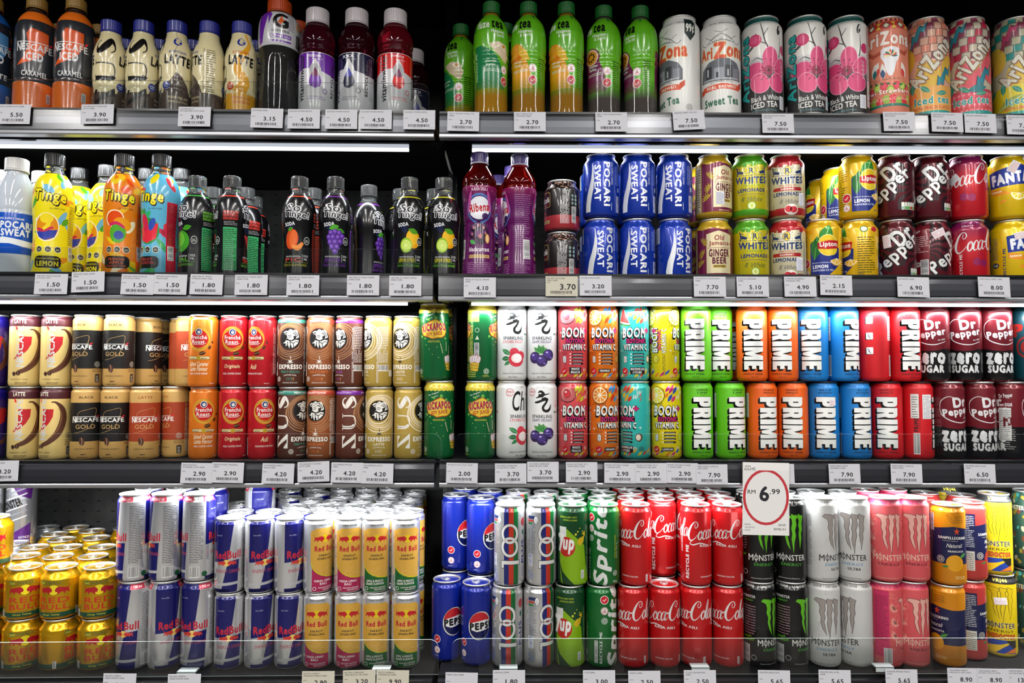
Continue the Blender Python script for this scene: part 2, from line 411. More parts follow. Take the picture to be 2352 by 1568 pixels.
def citrus(a, u, v, r, rind, flesh, pith='f6f2d8', a0=0, a1=360):
    full = a1-a0 == 360
    def fan(rr, col):
        if full: a.ell(u, v, rr, rr, col)
        else: a.poly([(u, v)]+[(u+rr*math.cos(math.radians(a0+(a1-a0)*k/16)), v+rr*math.sin(math.radians(a0+(a1-a0)*k/16))) for k in range(17)], col)
    fan(r, rind); fan(r*.88, pith)
    n = 9 if full else max(3, int((a1-a0)/36))
    for k in range(n):
        t0 = math.radians(a0+(a1-a0)*(k+.08)/n); t1 = math.radians(a0+(a1-a0)*(k+.92)/n)
        tm = (t0+t1)/2
        a.poly([(u+r*.12*math.cos(tm), v+r*.12*math.sin(tm))]+[(u+r*.8*math.cos(t0+(t1-t0)*j/4), v+r*.8*math.sin(t0+(t1-t0)*j/4)) for j in range(5)], flesh)
def nescafe(a, cu, cv, w, h, col, rot=0, acc='e0202c', b=.035):
    """wordmark with the long bar over it and the red accent"""
    c, d = math.cos(math.radians(rot)), math.sin(math.radians(rot))
    def T(x, y): return (cu+x*c-y*d, cv+x*d+y*c)
    a.txt('N', *T(-w*.43, -h*.06), w*.14, h*1.12, col, b=b, rot=rot)
    a.txt('ESCAFE', *T(w*.06, -h*.10), w*.80, h*.80, col, b=b, rot=rot)
    a.poly([T(-w*.5, h*.46), T(w*.36, h*.46), T(w*.36, h*.56), T(-w*.5, h*.56)], col)
    a.poly([T(w*.38, h*.40), T(w*.44, h*.42), T(w*.50, h*.85), T(w*.40, h*.68)], acc)
    a.ell(*T(w*.49, -h*.42), h*.05, h*.05, col, n=8)
def bullhead(a, u, v, w, bull='d01c28', sun='f6d21a', line=None):
    a.ell(u, v+.03*w, w*.17, w*.17, sun)
    for s in (-1, 1):
        P = [(.04, .02), (.08, .10), (.15, .135), (.24, .12), (.34, .10), (.42, .08), (.47, .13), (.50, .19), (.47, .20), (.49, .14), (.455, .06), (.49, -.06), (.46, -.10), (.43, -.03), (.37, -.03), (.35, -.10), (.31, -.11), (.31, -.04), (.22, -.05), (.16, -.11), (.11, -.10), (.13, -.04), (.07, -.05)]
        if line: a.stroke([(u+s*x*w, v+y*w) for x, y in P], w*.02, line, n=1, closed=True)
        a.poly([(u+s*x*w, v+y*w) for x, y in P], bull)
def claw(a, u, v, w, h, col, edge='101010'):
    """three torn claw marks"""
    P1 = [(-.50, .93), (-.42, .99), (-.20, .98), (-.05, .95), (-.02, .90), (-.10, .86), (-.08, .70), (-.13, .60), (-.09, .48), (-.14, .36), (-.10, .22), (-.04, .0), (-.17, .16), (-.24, .34), (-.22, .48), (-.29, .62), (-.26, .74), (-.31, .86), (-.42, .90)]
    P2 = [(-.02, .90), (.0, 1.0), (.10, .97), (.22, .97), (.24, .90), (.17, .85), (.20, .70), (.14, .55), (.17, .40), (.11, .20), (.08, -.10), (.03, .15), (.0, .32), (.03, .45), (-.01, .60), (.03, .74), (.02, .84)]
    P3 = [(.24, .92), (.27, 1.01), (.36, .97), (.50, .94), (.46, .86), (.43, .72), (.46, .58), (.40, .46), (.42, .34), (.34, .02), (.31, .28), (.28, .44), (.31, .56), (.27, .68), (.30, .82)]
    for P in (P1, P2, P3):
        Q = [(u+x*w, v+y*h) for x, y in P]
        if edge: a.stroke(Q, w*.035, edge, n=1, closed=True)
        a.poly(Q, col)
def monster_word(a, u, v, w, h, col, o=None):
    a.txt('M', u-w*.43, v, w*.16, h, col, b=.02, o=o); a.txt('O', u-w*.26, v, w*.13, h*.9, col, b=.01, o=o)
    a.stroke([(u-w*.26, v-h*.75), (u-w*.26, v+h*.75)], w*.02, col, n=1)
    a.txt('NSTER', u+w*.16, v, w*.66, h*.95, col, b=.02, o=o)
BLOCK = {  # outline, counters, width; unit height
 'P': ([(0, 0), (.42, 0), (.42, .30), (.62, .30), (.78, .38), (.84, .52), (.84, .82), (.78, .94), (.62, 1), (0, 1)], [(.40, .52, .50, .78)], .84),
 'R': ([(0, 0), (.40, 0), (.40, .34), (.46, .34), (.54, 0), (.92, 0), (.78, .40), (.86, .54), (.86, .82), (.78, .95), (.62, 1), (0, 1)], [(.40, .56, .50, .78)], .90),
 'I': ([(0, 0), (.42, 0), (.42, 1), (0, 1)], [], .42),
 'M': ([(0, 0), (.32, 0), (.30, .50), (.46, .06), (.66, .06), (.82, .50), (.80, 0), (1.12, 0), (1.12, 1), (.76, 1), (.56, .52), (.36, 1), (0, 1)], [], 1.12),
 'E': ([(0, 0), (.74, 0), (.74, .24), (.40, .24), (.40, .40), (.68, .40), (.68, .61), (.40, .61), (.40, .76), (.74, .76), (.74, 1), (0, 1)], [], .74)}
def prime_word(a, u, v, L, H):
    """PRIME in heavy block letters reading down the can"""
    gap = .10; tot = sum(BLOCK[c][2] for c in 'PRIME')+gap*4; k = L/tot; x = 0
    def tf(X, Y, du=0, dv=0): return (u+(Y-.5)*H+du, v+L/2-X*k+dv)
    lay = {'s': [], 'w': [], 'c': []}
    for ch in 'PRIME':
        P, cs, w = BLOCK[ch]
        for t in range(1, 6): lay['s'].append([tf(x+p[0], p[1], -.75*t, -.75*t) for p in P])
        lay['w'].append([tf(x+p[0], p[1]) for p in P]); lay['c'] += [[tf(x+q[0], q[1]), tf(x+q[2], q[1]), tf(x+q[2], q[3]), tf(x+q[0], q[3])] for q in cs]
        x += w+gap
    def tri(Ls): return np.concatenate([np.array(Q)[np.array(tessellate_polygon([[Vector((p[0], p[1], 0)) for p in Q]]))] for Q in Ls])
    a.add(tri(lay['s']), '101010')
    for Q in lay['w']: a.stroke(Q, 1.1, '101010', n=1, closed=True)
    a.add(tri(lay['w']), 'e8e8e4'); a.add(tri(lay['c']), '101010')
# Coca-Cola style script: strokes in em units (x right, y up)
SCRIPT = {
 'C': (1.05, [[(.86, .72, .05), (.94, .86, .07), (.86, 1.02, .06), (.62, 1.05, .06), (.34, .82, .13), (.14, .44, .19), (.16, .12, .16), (.38, -.04, .09), (.70, .08, .05), (.92, .28, .03)], [(.86, .72, .05), (.72, .70, .04), (.66, .84, .035), (.74, .96, .03)]]),
 'o': (.50, [[(.30, .52, .04), (.12, .38, .10), (.06, .14, .12), (.18, -.01, .07), (.36, .12, .10), (.42, .36, .10), (.30, .52, .05), (.26, .40, .03), (.40, .34, .03), (.56, .42, .03)]]),
 'c': (.46, [[(.40, .38, .06), (.36, .52, .04), (.20, .46, .08), (.07, .20, .13), (.14, .0, .08), (.34, .06, .04), (.50, .20, .03)]]),
 'a': (.60, [[(.42, .44, .05), (.30, .52, .04), (.12, .36, .10), (.06, .12, .12), (.18, -.01, .06), (.36, .20, .05), (.46, .46, .06)], [(.46, .50, .10), (.38, .20, .12), (.40, .02, .08), (.54, .06, .04), (.64, .18, .03)]]),
 'l': (.36, [[(.06, .10, .03), (.30, .60, .05), (.42, .98, .05), (.34, 1.08, .05), (.22, .80, .10), (.12, .30, .13), (.14, .02, .09), (.28, .04, .04), (.40, .18, .03)]]),
 '-': (.30, [[(.02, .40, .10), (.26, .44, .09)]]),
}
def coke(a, u, v, w, col, word='Coca-Cola', tail=True, rot=0, vs=1.15):
    """flowing script wordmark, u,v its centre, w its width"""
    adv = sum(SCRIPT[ch][0] for ch in word)-.1*len(word); k = w/adv; x = -adv/2
    c, d = math.cos(math.radians(rot)), math.sin(math.radians(rot))
    for i, ch in enumerate(word):
        for st in SCRIPT[ch][1]:
            P = []
            for p in st:
                X, Y = (x+p[0]+.18*p[1])*k, (p[1]-.45)*k*vs; P.append((u+X*c-Y*d, v+X*d+Y*c, p[2]*k*1.1))
            a.stroke(P, 1, col, n=5)
        if i == 0 and tail:
            P = [(x+.45, -.05, .05), (x+.25, -.22, .06), (x+.55, -.30, .10), (x+1.1, -.22, .11), (x+1.6, -.30, .09), (x+2.0, -.42, .03)]
            a.stroke([(u+(p[0]*c-(p[1]-.45)*d*vs)*k, v+(p[0]*d+(p[1]-.45)*vs*c)*k, p[2]*k) for p in P], 1, col, n=5)
        x += SCRIPT[ch][0]-.1

# ------------------------------------------------------------------ shelf three, left bay: coffee
@can('latte', 'slim', 'd9bc74', 'cream coffee can with brown top, red swoosh and pouring coffee', lid='e4e4e4', kind='satin')
def _(a):
    for o in (0, 84, -84):
        a.rect(o-41.8 if o == 0 else (o-42), 113, o+41.8 if o == 0 else o+42, 132, '4a1820')
    a.txt('LATTE', -12, 122, 20, 7, 'e6dcc8', b=.04); a.txt('LATTE', 56, 122, 20, 7, 'e6dcc8', b=.04)
    for o in (0,):
        a.poly([(-12, 94), (8, 94), (7, 80), (1, 68), (-8, 58), (-22, 50), (-12, 66)], 'b81c24')
        nescafe(a, -11, 76, 78, 11, 'c9c6c0', rot=90, b=.05)
        a.stroke([(4, 107, 2), (12, 106, 4), (22, 94, 9), (24, 74, 12), (16, 50, 12), (2, 34, 9), (-12, 27, 7), (-16, 24, 3)], 1, '5a3320')
        a.stroke([(16, 98, 1), (21, 80, 2.4), (16, 58, 2), (4, 40, 1)], 1, '8a5a38')
        a.ell(-13, 25, 3.6, 4.4, '3c1e14', rot=30); a.ell(-20, 24, 3.2, 4, '3c1e14', rot=10); a.stroke([(-14, 29), (-13, 25), (-12, 21)], .8, 'a07850', n=2)
    a.txt('INTENSITY 0000', -12, 13.5, 30, 2.4, '3a2418', b=.02); a.bars(-18, 5, 2, 10, 2, '3a2418', 2)
    halal(a, 34, 44, 4.6, '4a4038'); a.bars(28, 26, 44, 38, 4, '4a4038', 4); a.rrect(31, 8, 40, 24, 2, '3a3a3a'); a.bars(33, 10, 38, 22, 4, 'd0d0d0', 6)
    a.poly([(52, 94), (72, 94), (71, 80), (65, 68), (56, 58), (42, 50), (52, 66)], 'b81c24')
@can('purplecoffee', 'slim', '2a1264', 'dark purple coffee can with brown swirl', lid='dcdcdc')
def _(a):
    a.rect(-83, 112, 83, 132, '1c1478'); a.bars(14, 40, 40, 104, 16, 'b0a0c0', 5, vert=True)
    a.stroke([(-10, 96, 2), (10, 90, 6), (22, 60, 10), (10, 36, 9), (-10, 28, 4)], 1, '6a3a28'); a.txt('240ml', 30, 8, 14, 4, 'd0d0d8')
    a.poly([(-2, 94), (12, 94), (8, 70), (-10, 60)], 'b01828')
def gold(a, mid, word):
    a.rect(-83.6, 34, 83.6, 106, mid)
    for o in (0, 83):
        a.txt(word, o, 116, 24, 4.6, '3a2010' if mid[0] != 'a' else 'a04818', b=.03)
        a.stroke([(o-20, 50), (o-9, 52), (o+6, 60), (o+14, 76), (o+17, 95), (o+2, 93), (o-12, 88), (o-16, 76)], .5, 'c8a060', n=4)
        nescafe(a, o, 75, 49, 9.5, 'f0ece4'); a.txt('GOLD', o-1, 61.5, 34, 8, 'c8a060', b=-.008)
        a.ell(o-6, 34, 4.6, 7.6, '4a281a', rot=8); a.stroke([(o-7, 41), (o-5, 34), (o-6.5, 27)], 1, 'b89070', n=3)
        a.txt('CAMPURAN ARABICA', o-2, 20, 36, 2.4, '3a2410', b=.02); a.bars(o-7, 9, o+5, 14, 1, '3a2410'); a.bars(o-14, 4, o+12, 7, 1, '3a2410')
    halal(a, 33, 42, 5, 'b8b0a0'); a.bars(24, 28, 42, 37, 3, '6a4a28', 3); a.rrect(29, 8, 38, 24, 2, '3a3028'); a.bars(31, 10, 36, 22, 4, 'd8d0c0', 6)
    a.bars(44, 12, 56, 104, 9, 'd8c8a8', 8, vert=True)
@can('goldblack', 'slim', 'bb9352', 'gold coffee can with black band and thin gold mug outline', lid='dedede', kind='satin')
def _(a): gold(a, '14110f', 'BLACK')
@can('goldlatte', 'slim', 'bb9352', 'gold coffee can with copper red band', lid='dedede', kind='satin')
def _(a): gold(a, 'a03c1c', 'LATTE')
def frenche(a, base, flav, flav2):
    for k in range(4): a.ring(-1, 90, 20-k*1.3, 23-k*1.2, 1.7, ('c89428', 'dcae40')[k % 2], rot=k*25)
    a.ell(-1, 90, 16.5, 17, 'c8201c'); a.ell(-1, 103, 6, 6.4, 'e8e8e4'); a.ell(-1, 103, 5, 5.4, '1c3068'); a.ell(-.6, 103, 2.8, 3.8, 'e8e0d8'); a.stroke([(-4, 100), (-1, 98.6), (2, 100)], 1.2, '1c3068', n=3); a.stroke([(-3.4, 105.6), (2.6, 105.6)], 1.2, '1c3068', n=1)
    a.txt('Frenché', -1, 93, 29, 7.5, 'f2ece4', b=.03); a.txt('Roast.', -1, 84.6, 25, 6.8, 'f2ece4', b=.03); a.rect(-11, 79, 9, 80, 'f0e8e0')
    a.ell(6, 63, 6, 3.4, '3a2212', rot=15); a.stroke([(1, 62), (6, 63.6), (11, 65)], .8, 'c89858', n=3); a.ell(19, 74, 2.6, 4, '5a3418', rot=-30); a.ell(24, 84, 2, 2.6, '5a3418')
    a.rrect(-23, 51, 20, 57.5, 2.5, '6a4418'); a.rrect(-22.2, 51.8, 19.2, 56.8, 2.2, 'd8c490'); a.rect(-4, 50.5, 3, 58, 'b89828'); a.bars(-20, 52.8, -5, 56, 1, '4a3010'); a.bars(4, 52.8, 18, 56, 1, '4a3010')
    if flav2: a.txt(flav, -1, 43, 36, 8, 'f2e6c8', b=.02, sh=.3); a.txt(flav2, -1, 34, 34, 8, 'f2e6c8', b=.02, sh=.3)
    else: a.txt(flav, -1, 38, 28 if len(flav) > 5 else 14, 9, 'f0e4b0', b=.02, sh=.3)
    a.txt('MILK COFFEE DRINK' if flav != 'Asli' else 'MINUMAN KOPI SUSU', -1, 25, 34, 3.4, 'f0e0d8', b=.03)
    a.bars(-50, 12, -44, 110, 3, 'e8d8d0', 4, vert=True); a.barcode(-43, 8, -38, 40, vert=True); a.bars(38, 24, 48, 112, 5, 'f0d0c8', 9, vert=True); a.bars(20, 6, 34, 9, 1, 'f0d8d0')
@can('caramel', 'slim', 'd4701a', 'orange coffee can with red disc in a golden ring', lid='dcdcdc')
def _(a): frenche(a, 0, 'Salted Caramel', 'Latte Flavour')
@can('originale', 'slim', 'b41620', 'red coffee can with golden ring and green-gold script line', lid='dcdcdc')
def _(a): frenche(a, 0, 'Originale', None)
@can('asli', 'slim', 'b41620', 'red coffee can with golden ring and short script word', lid='dcdcdc')
def _(a): frenche(a, 0, 'Asli', None)
def zeusface(a, u, v, r, wh='e4e0d8'):
    a.ell(u, v, r, r, '14100e')
    k = r/20
    def P(L): return [(u+x*k, v+y*k) for x, y in L]
    a.poly(P([(2, 14), (8, 17.5), (15, 11), (17.5, 3), (11, 0), (13, 6), (6, 5), (7, 0), (3, -3), (-2, -2), (-5, 1), (-7, -1), (-5, 3), (-7, 8), (-4, 10)]), wh)
    a.poly(P([(-8, -3), (-2, -4), (4, -5), (10, -2), (17, -3), (15, -9), (10, -14), (4, -18), (2, -12), (-1, -18.6), (-4, -12), (-8, -15), (-8, -9), (-14, -9), (-9, -6)]), wh)
    a.stroke(P([(-3, 14), (1, 17), (6, 14), (11, 16), (14, 11)]), 2.6*k, wh); a.stroke(P([(-12, 11), (-7, 14), (-2, 12), (3, 14.5)]), 2.6*k, wh)
    a.stroke(P([(-10, 8), (-5, 10.6), (2, 9), (9, 11)]), 1.4*k, wh)
    for q in ([(3, 5), (-1, 6.4), (-4, 5)], [(2, 2.6), (-1, 3.2), (-3, 2.2)]): a.stroke(P(q), 1.1*k, '14100e')
    for q in ([(8, 14), (13, 9), (15, 4)], [(5, 11), (10, 8), (12, 4)], [(-2, -3), (4, -8), (10, -8)], [(0, -6), (1, -12), (0, -16)], [(5, -8), (7, -12), (6, -16)], [(-5, -6), (-4, -10), (-6, -13)], [(9, -5), (13, -6), (15.5, -6)]): a.stroke(P(q), 1.4*k, '14100e')
def zusZ(a, u, v, L, H, col, wg=1.0):
    """tall serif wordmark reading upwards, v its centre"""
    def q(x, y): return (u-y, v+x)       # local x runs up the can, y to the left
    s = L/112; h = H/2
    # Z
    a.poly([q(-56*s, -h), q(-26*s, -h), q(-26*s, -h+1.6), q(-48*s, h-2), q(-40*s, h-2), q(-32*s, h-6), q(-30*s, h-6), q(-30*s, h), q(-55*s, h), q(-55*s, h-1.6), q((-35-5*(wg-1))*s, -h+2), q(-44*s, -h+2), q(-53*s, -h+8), q(-56*s, -h+8)][::1], col)
    # U
    a.stroke([q(-12*s, h), q(-12*s, -h+8), q(-8*s, -h+2.6), q(0, -h+1), q(9*s, -h+3), q(12*s, -h+9), q(12*s, h)], 1.6*wg, col, n=3)
    a.stroke([q(-12*s, h), q(-12*s, -h+9), q(-7*s, -h+3)], 5*s*wg, col, n=3); a.rect(q(0, h)[0], q(-18*s, 0)[1], q(0, h-1)[0], q(-6*s, 0)[1], col); a.rect(q(0, h)[0], q(8*s, 0)[1], q(0, h-1)[0], q(17*s, 0)[1], col)
    # S
    a.stroke([(*q(50*s, h-7), 2), (*q(46*s, h-2), 2), (*q(38*s, h-1), 3.4), (*q(31*s, h-7), 6*s*wg), (*q(40*s, 0), 8*s*wg), (*q(50*s, -h+7), 6*s*wg), (*q(41*s, -h+1), 3.4), (*q(33*s, -h+2), 2), (*q(29*s, -h+8), 2)], 1, col)
def zuscan(a, top, word, txtc, cream=False):
    lc = 'e8e2d8'; sw = {'x': 'a87850', 'c': 'e0cfa8'}['c' if cream else 'x']
    if top: a.rect(-83.6, 121, 83.6, 128, top); a.txt('HAZELNUT FLAVOUR' if top == 'b8402c' else 'MINTY MOCHA' if top[0] == '2' else '#Necessity everywhere', 0, 124.5, 38, 3.6, lc, b=.03); a.txt('#Necessity everywhere', -56, 124.5, 34, 3, lc, b=.02)
    else: a.txt('#Necessity everywhere', 6, 126, 38, 3, '4a3a18', b=.02)
    for k in range(5): a.ring(-2+k*.8, 90-k, 22+k*3.0, 23+k*3.4, 1.6 if not cream else 2.4, sw if not cream else ('d8c090' if k % 2 else 'e2d2b0'), rot=k*30)
    zeusface(a, -1, 91, 19.5); a.ell(16, 73, 1, 1, '14100e' if cream else sw)
    s = '2a1c10' if cream else lc
    a.poly([(-4, 50), (4, 50), (2, 46.4), (-2, 46.4)], s); a.stroke([(-5.4, 46), (0, 45), (5.4, 46)], .9, s, n=2); a.stroke([(0, 52), (1.4, 55), (-.6, 58)], 1, s, n=3)
    a.txt('EXPRESSO', 0, 38, 47, 8, lc, b=.07)
    a.txt(word, 0, 28.5, 20 if len(word) < 6 else 36, 4.6, txtc, b=.04)
    a.txt('CAFFEINE LEVEL', 0, 21.5, 24, 2.2, lc, b=.02, arc=1.2)
    for k in range(5): a.stroke([(-6+k*3+.6, 18), (-6+k*3-.5, 15.4), (-6+k*3+.5, 15.4), (-6+k*3-.6, 12.6)], .7, txtc if k < 4 else 'e8b040', n=1)
    a.txt('MINUMAN KOPI SUSU', 0, 8, 28, 2, lc, b=.02)
    zusZ(a, -43, 71, 100, 26, lc, 1.3)
    halal(a, -24, 15, 4.4, lc)
    a.bars(30, 72, 52, 116, 14, lc, 5); a.bars(30, 46, 52, 70, 8, lc, 7, vert=True); a.barcode(31, 30, 52, 42, bg=lc, fg='201810'); a.bars(28, 8, 32, 112, 2, lc, 9, vert=True); a.rect(54, 20, 66, 32, lc)
@can('minty', 'slim', '4a2618', 'brown espresso can with teal top band and bearded head emblem', lid='dedede', kind='satin')
def _(a): zuscan(a, '2a7868', 'MINTY MOCHA', '3a8c78')
@can('hazel', 'slim', '8a4a22', 'tan brown espresso can with orange top band and bearded head emblem', lid='dedede', kind='satin')
def _(a): zuscan(a, 'b8402c', 'HAZELNUT', 'c86838')
@can('mocha', 'slim', '5a2a1a', 'brown espresso can with purple top band', lid='dedede', kind='satin')
def _(a): zuscan(a, '6a1c8c', 'MOCHA', '8c4c98')
@can('zuslatte', 'slim', 'a88c3c', 'olive gold espresso can with bearded head emblem on cream swirls', lid='dedede', kind='satin')
def _(a): zuscan(a, None, 'LATTE', 'e8e2d8', True)
# ------------------------------------------------------------------ shelf three, right bay
@can('kick', 'sleek', '0b5c2e', 'green joy juice can with yellow collar and red lettering')
def _(a):
    a.rect(-90.2, 131, 90.2, 144, 'e8d44c')
    for k in range(22): a.ell(-90+k*8.2, 131, 4.1, 2.6, 'e8d44c', n=12)
    for o in (0, 90): a.txt('GET THAT KICK!', o, 137, 34, 4.4, 'b83820', b=.04)
    for o in (0, 90):
        a.txt('The Original', o-12, 123, 22, 3.6, 'f0f0e4', b=.02, rot=18, sh=.2); a.txt('Recipe!', o-9, 118, 13, 3.2, 'f0f0e4', b=.02, rot=18, sh=.2)
        P = [(-25, 92), (-21, 86), (-12, 84), (-4, 80), (6, 82), (14, 82), (21, 86), (25, 93), (24, 101), (19, 107), (10, 112), (3, 116), (-6, 112), (-14, 108), (-22, 106), (-26, 100)]
        a.poly([(o+x*1.06, (y-97)*1.1+97) for x, y in P], 'a83c18'); a.poly([(o+x, y) for x, y in P], 'e4c23c')
        a.txt('KICKAPOO', o, 100, 47, 13, 'b4232a', b=.07, rot=4, o=('7a98a8', .03), arc=2)
        a.txt('JOY JUICE', o, 88, 32, 8, 'b4232a', b=.06, rot=5)
        for q in ((-10, 116, 3), (4, 119, 3.4), (14, 112, 2.6), (-26, 84, 3), (-18, 80, 2), (24, 80, 2.6), (28, 110, 2)): a.ell(o+q[0], q[1], q[2], q[2], '4c9a3c'); a.ell(o+q[0]-.6, q[1]+.6, q[2]*.6, q[2]*.6, '86bc58')
        a.bars(o-12, 73, o+12, 77, 2, 'd8c840', 4)
        a.poly([(o+22, 36), (o+45, 33), (o+42, 18), (o+26, 20)], 'd8b43c'); a.stroke([(o+23, 31), (o+44, 28)], 1, '8a5c18', n=1); a.stroke([(o+24, 25), (o+43, 23)], 1, '8a5c18', n=1)
        for k in range(5): a.ell(o+25+k*4.6, 40+2*math.sin(k*.8), 4, 7.5, 'c03a30', rot=12-6*k); a.ell(o+25+k*4.6, 40+2*math.sin(k*.8), 3.4, 6.8, 'e0dce0', rot=12-6*k)
        for x, y, r in ((17, 52, 20), (26, 56, 0), (34, 50, -16)): a.stroke([(o+x, y), (o+x-r*.25, y+18)], 1.2, 'd8c8a0', n=1)
        for x, y in ((-10, 60), (5, 64), (-16, 68), (12, 70), (-4, 50), (8, 44)): a.ell(o+x, y, .8, .8, 'c8d870', n=8)
    halal(a, -32, 18, 5, 'd8e0c8'); a.bars(-39, 8, -25, 12, 2, 'd8c840', 3)
    a.rect(-82, 112, -46, 128, 'c8d060'); a.bars(-81, 112.6, -47, 127.6, 6, '0b5c2e', 8)
    a.bars(-78, 36, -58, 106, 10, 'd8d050', 2, vert=True); a.barcode(-56, 42, -46, 72, vert=True); a.bars(-82, 8, -52, 34, 8, 'd8d050', 5); a.ring(-50, 96, 4, 4, .7, 'd8e0c8'); a.poly([(-54, 78), (-46, 78), (-50, 86)], 'd8e0c8')
def lychee(a, u, v, s=1):
    leaf(a, u-4*s, v+4*s, 22*s, 9*s, 150, '2c7a44', '9cc8a0'); leaf(a, u-6*s, v-2*s, 18*s, 9*s, 185, '1c6034', '8cc090'); leaf(a, u-4*s, v-6*s, 17*s, 7*s, 215, '2c7a44')
    for x, y, r in ((2, 9, 9), (15, 3, 9), (6, -4, 15)):
        a.ell(u+x*s, v+y*s, r*s, r*s*.95, 'c8283c'); rn = random.Random(int(r+x))
        for k in range(26): t = k*2.4; q = r*math.sqrt((k+.5)/26)*.92; a.ell(u+(x+q*math.cos(t))*s, v+(y+q*math.sin(t))*s, .8*s, .8*s, 'e8606c', n=6)
    a.ell(u+7*s, v-2*s, 11*s, 9*s, 'ecd8d4'); a.ell(u+8*s, v-1*s, 8.5*s, 7*s, 'f4e8e4')
def grapes(a, u, v, s=1):
    for k in range(9): leaf(a, u-2*s, v+6*s, (16+3*math.sin(k*3))*s, 6*s, 20+k*17, ('3c8c40', '2c7434')[k % 2], 'a0c890')
    for x, y in ((-14, -2), (13, 3), (0, -8)):
        a.ell(u+x*s, v+y*s, 11*s, 11*s, '2c1a4c'); a.ell(u+(x-1.5)*s, v+(y+2)*s, 7.5*s, 7*s, '46307c'); a.ell(u+(x-3)*s, v+(y+5)*s, 2.4*s, 1.6*s, 'b8a8e0'); a.ell(u+(x+5)*s, v+(y-5)*s, 2.6*s, 2*s, '6c50a0')
def qi(a, u, v, k=1.0):
    S = [[(-10, 13, 1), (-5, 16, 5), (1, 12, 5), (-3, 9, 6), (-7, 8, 5)], [(-9, 9, 7), (-3, 8, 4), (4, 10, 3), (13, 12, 1)], [(-14, 4, 1.5), (-9, 5, 3), (-4, 6, 2.4), (1, 7, 4)], [(-3, 2, 4.4), (3, 3, 4), (5, 5, 3.4)],
         [(-16, -5, 3), (-10, -4, 5), (-2, -1, 5), (5, 1, 5.4), (8, 1, 5), (5, -6, 4.4), (0, -13, 5), (1, -19, 5.4), (7, -21, 6), (12, -18, 5.4), (14, -13, 3), (15, -8, 1)]]
    for st in S: a.stroke([(u+x*k, v+y*k, w*k*.9) for x, y, w in st], 1, '101010')
def chi(a, fruit, l1, c1):
    for o, brush in ((0, 0), (90, 1)):
        a.txt('CHI FOREST', o, 136, 22, 2.8, '303034', b=.03)
        if brush == 0: qi(a, o+2, 112, 1.0)
        else: a.txt('Chi', o+1, 110, 34, 36, '101010', b=.02, sh=.22)
        a.ring(o-21, 126, 7, 7, .9, 'c03040', 200, 340); a.ring(o-21, 126, 7, 7, .9, 'c03040', 20, 160); a.txt('ZERO', o-21, 127, 16, 4.4, 'c03040', b=.04); a.bars(o-29, 121, o-13, 123, 1, 'c03040', gaps=False)
        a.txt('SPARKLING', o, 81, 40, 6, '2c2c34', b=.035); a.txt(l1, o, 74, 40 if len(l1) < 14 else 44, 5.4, c1, b=.04)
        (lychee if fruit == 'l' else grapes)(a, o+0, 45 if fruit == 'l' else 46)
        a.txt('SPARKLING WATER BEVERAGE', o, 14, 44, 2.8, '303034', b=.02); a.txt('Net 330mL', o, 7.6, 18, 3, '404048', b=.02)
        a.ring(o+31, 104, 4.6, 6, .6, 'c05058'); a.rect(o+28.6, 100, o+33.4, 101, 'c83848'); a.rect(o+29.4, 102, o+32.6, 103, 'c83848'); a.rect(o+30.2, 104, o+31.8, 105, 'c83848')
        for k, c in enumerate(('1c5c48', '60b0c0', 'e08060', 'c03040')): a.rrect(o+25+k*4, 87, o+28.4+k*4, 91, 1, c)
@can('lychee', 'sleek', 'd4d4d2', 'white sparkling water can with black brush glyph and red lychee', kind='satin')
def _(a): chi(a, 'l', 'LYCHEE FIZZY', 'c02838')
@can('grape', 'sleek', 'd4d4d2', 'white sparkling water can with black brush glyph and purple grapes', kind='satin')
def _(a): chi(a, 'g', 'GRAPE DELIGHT', '4c3060')
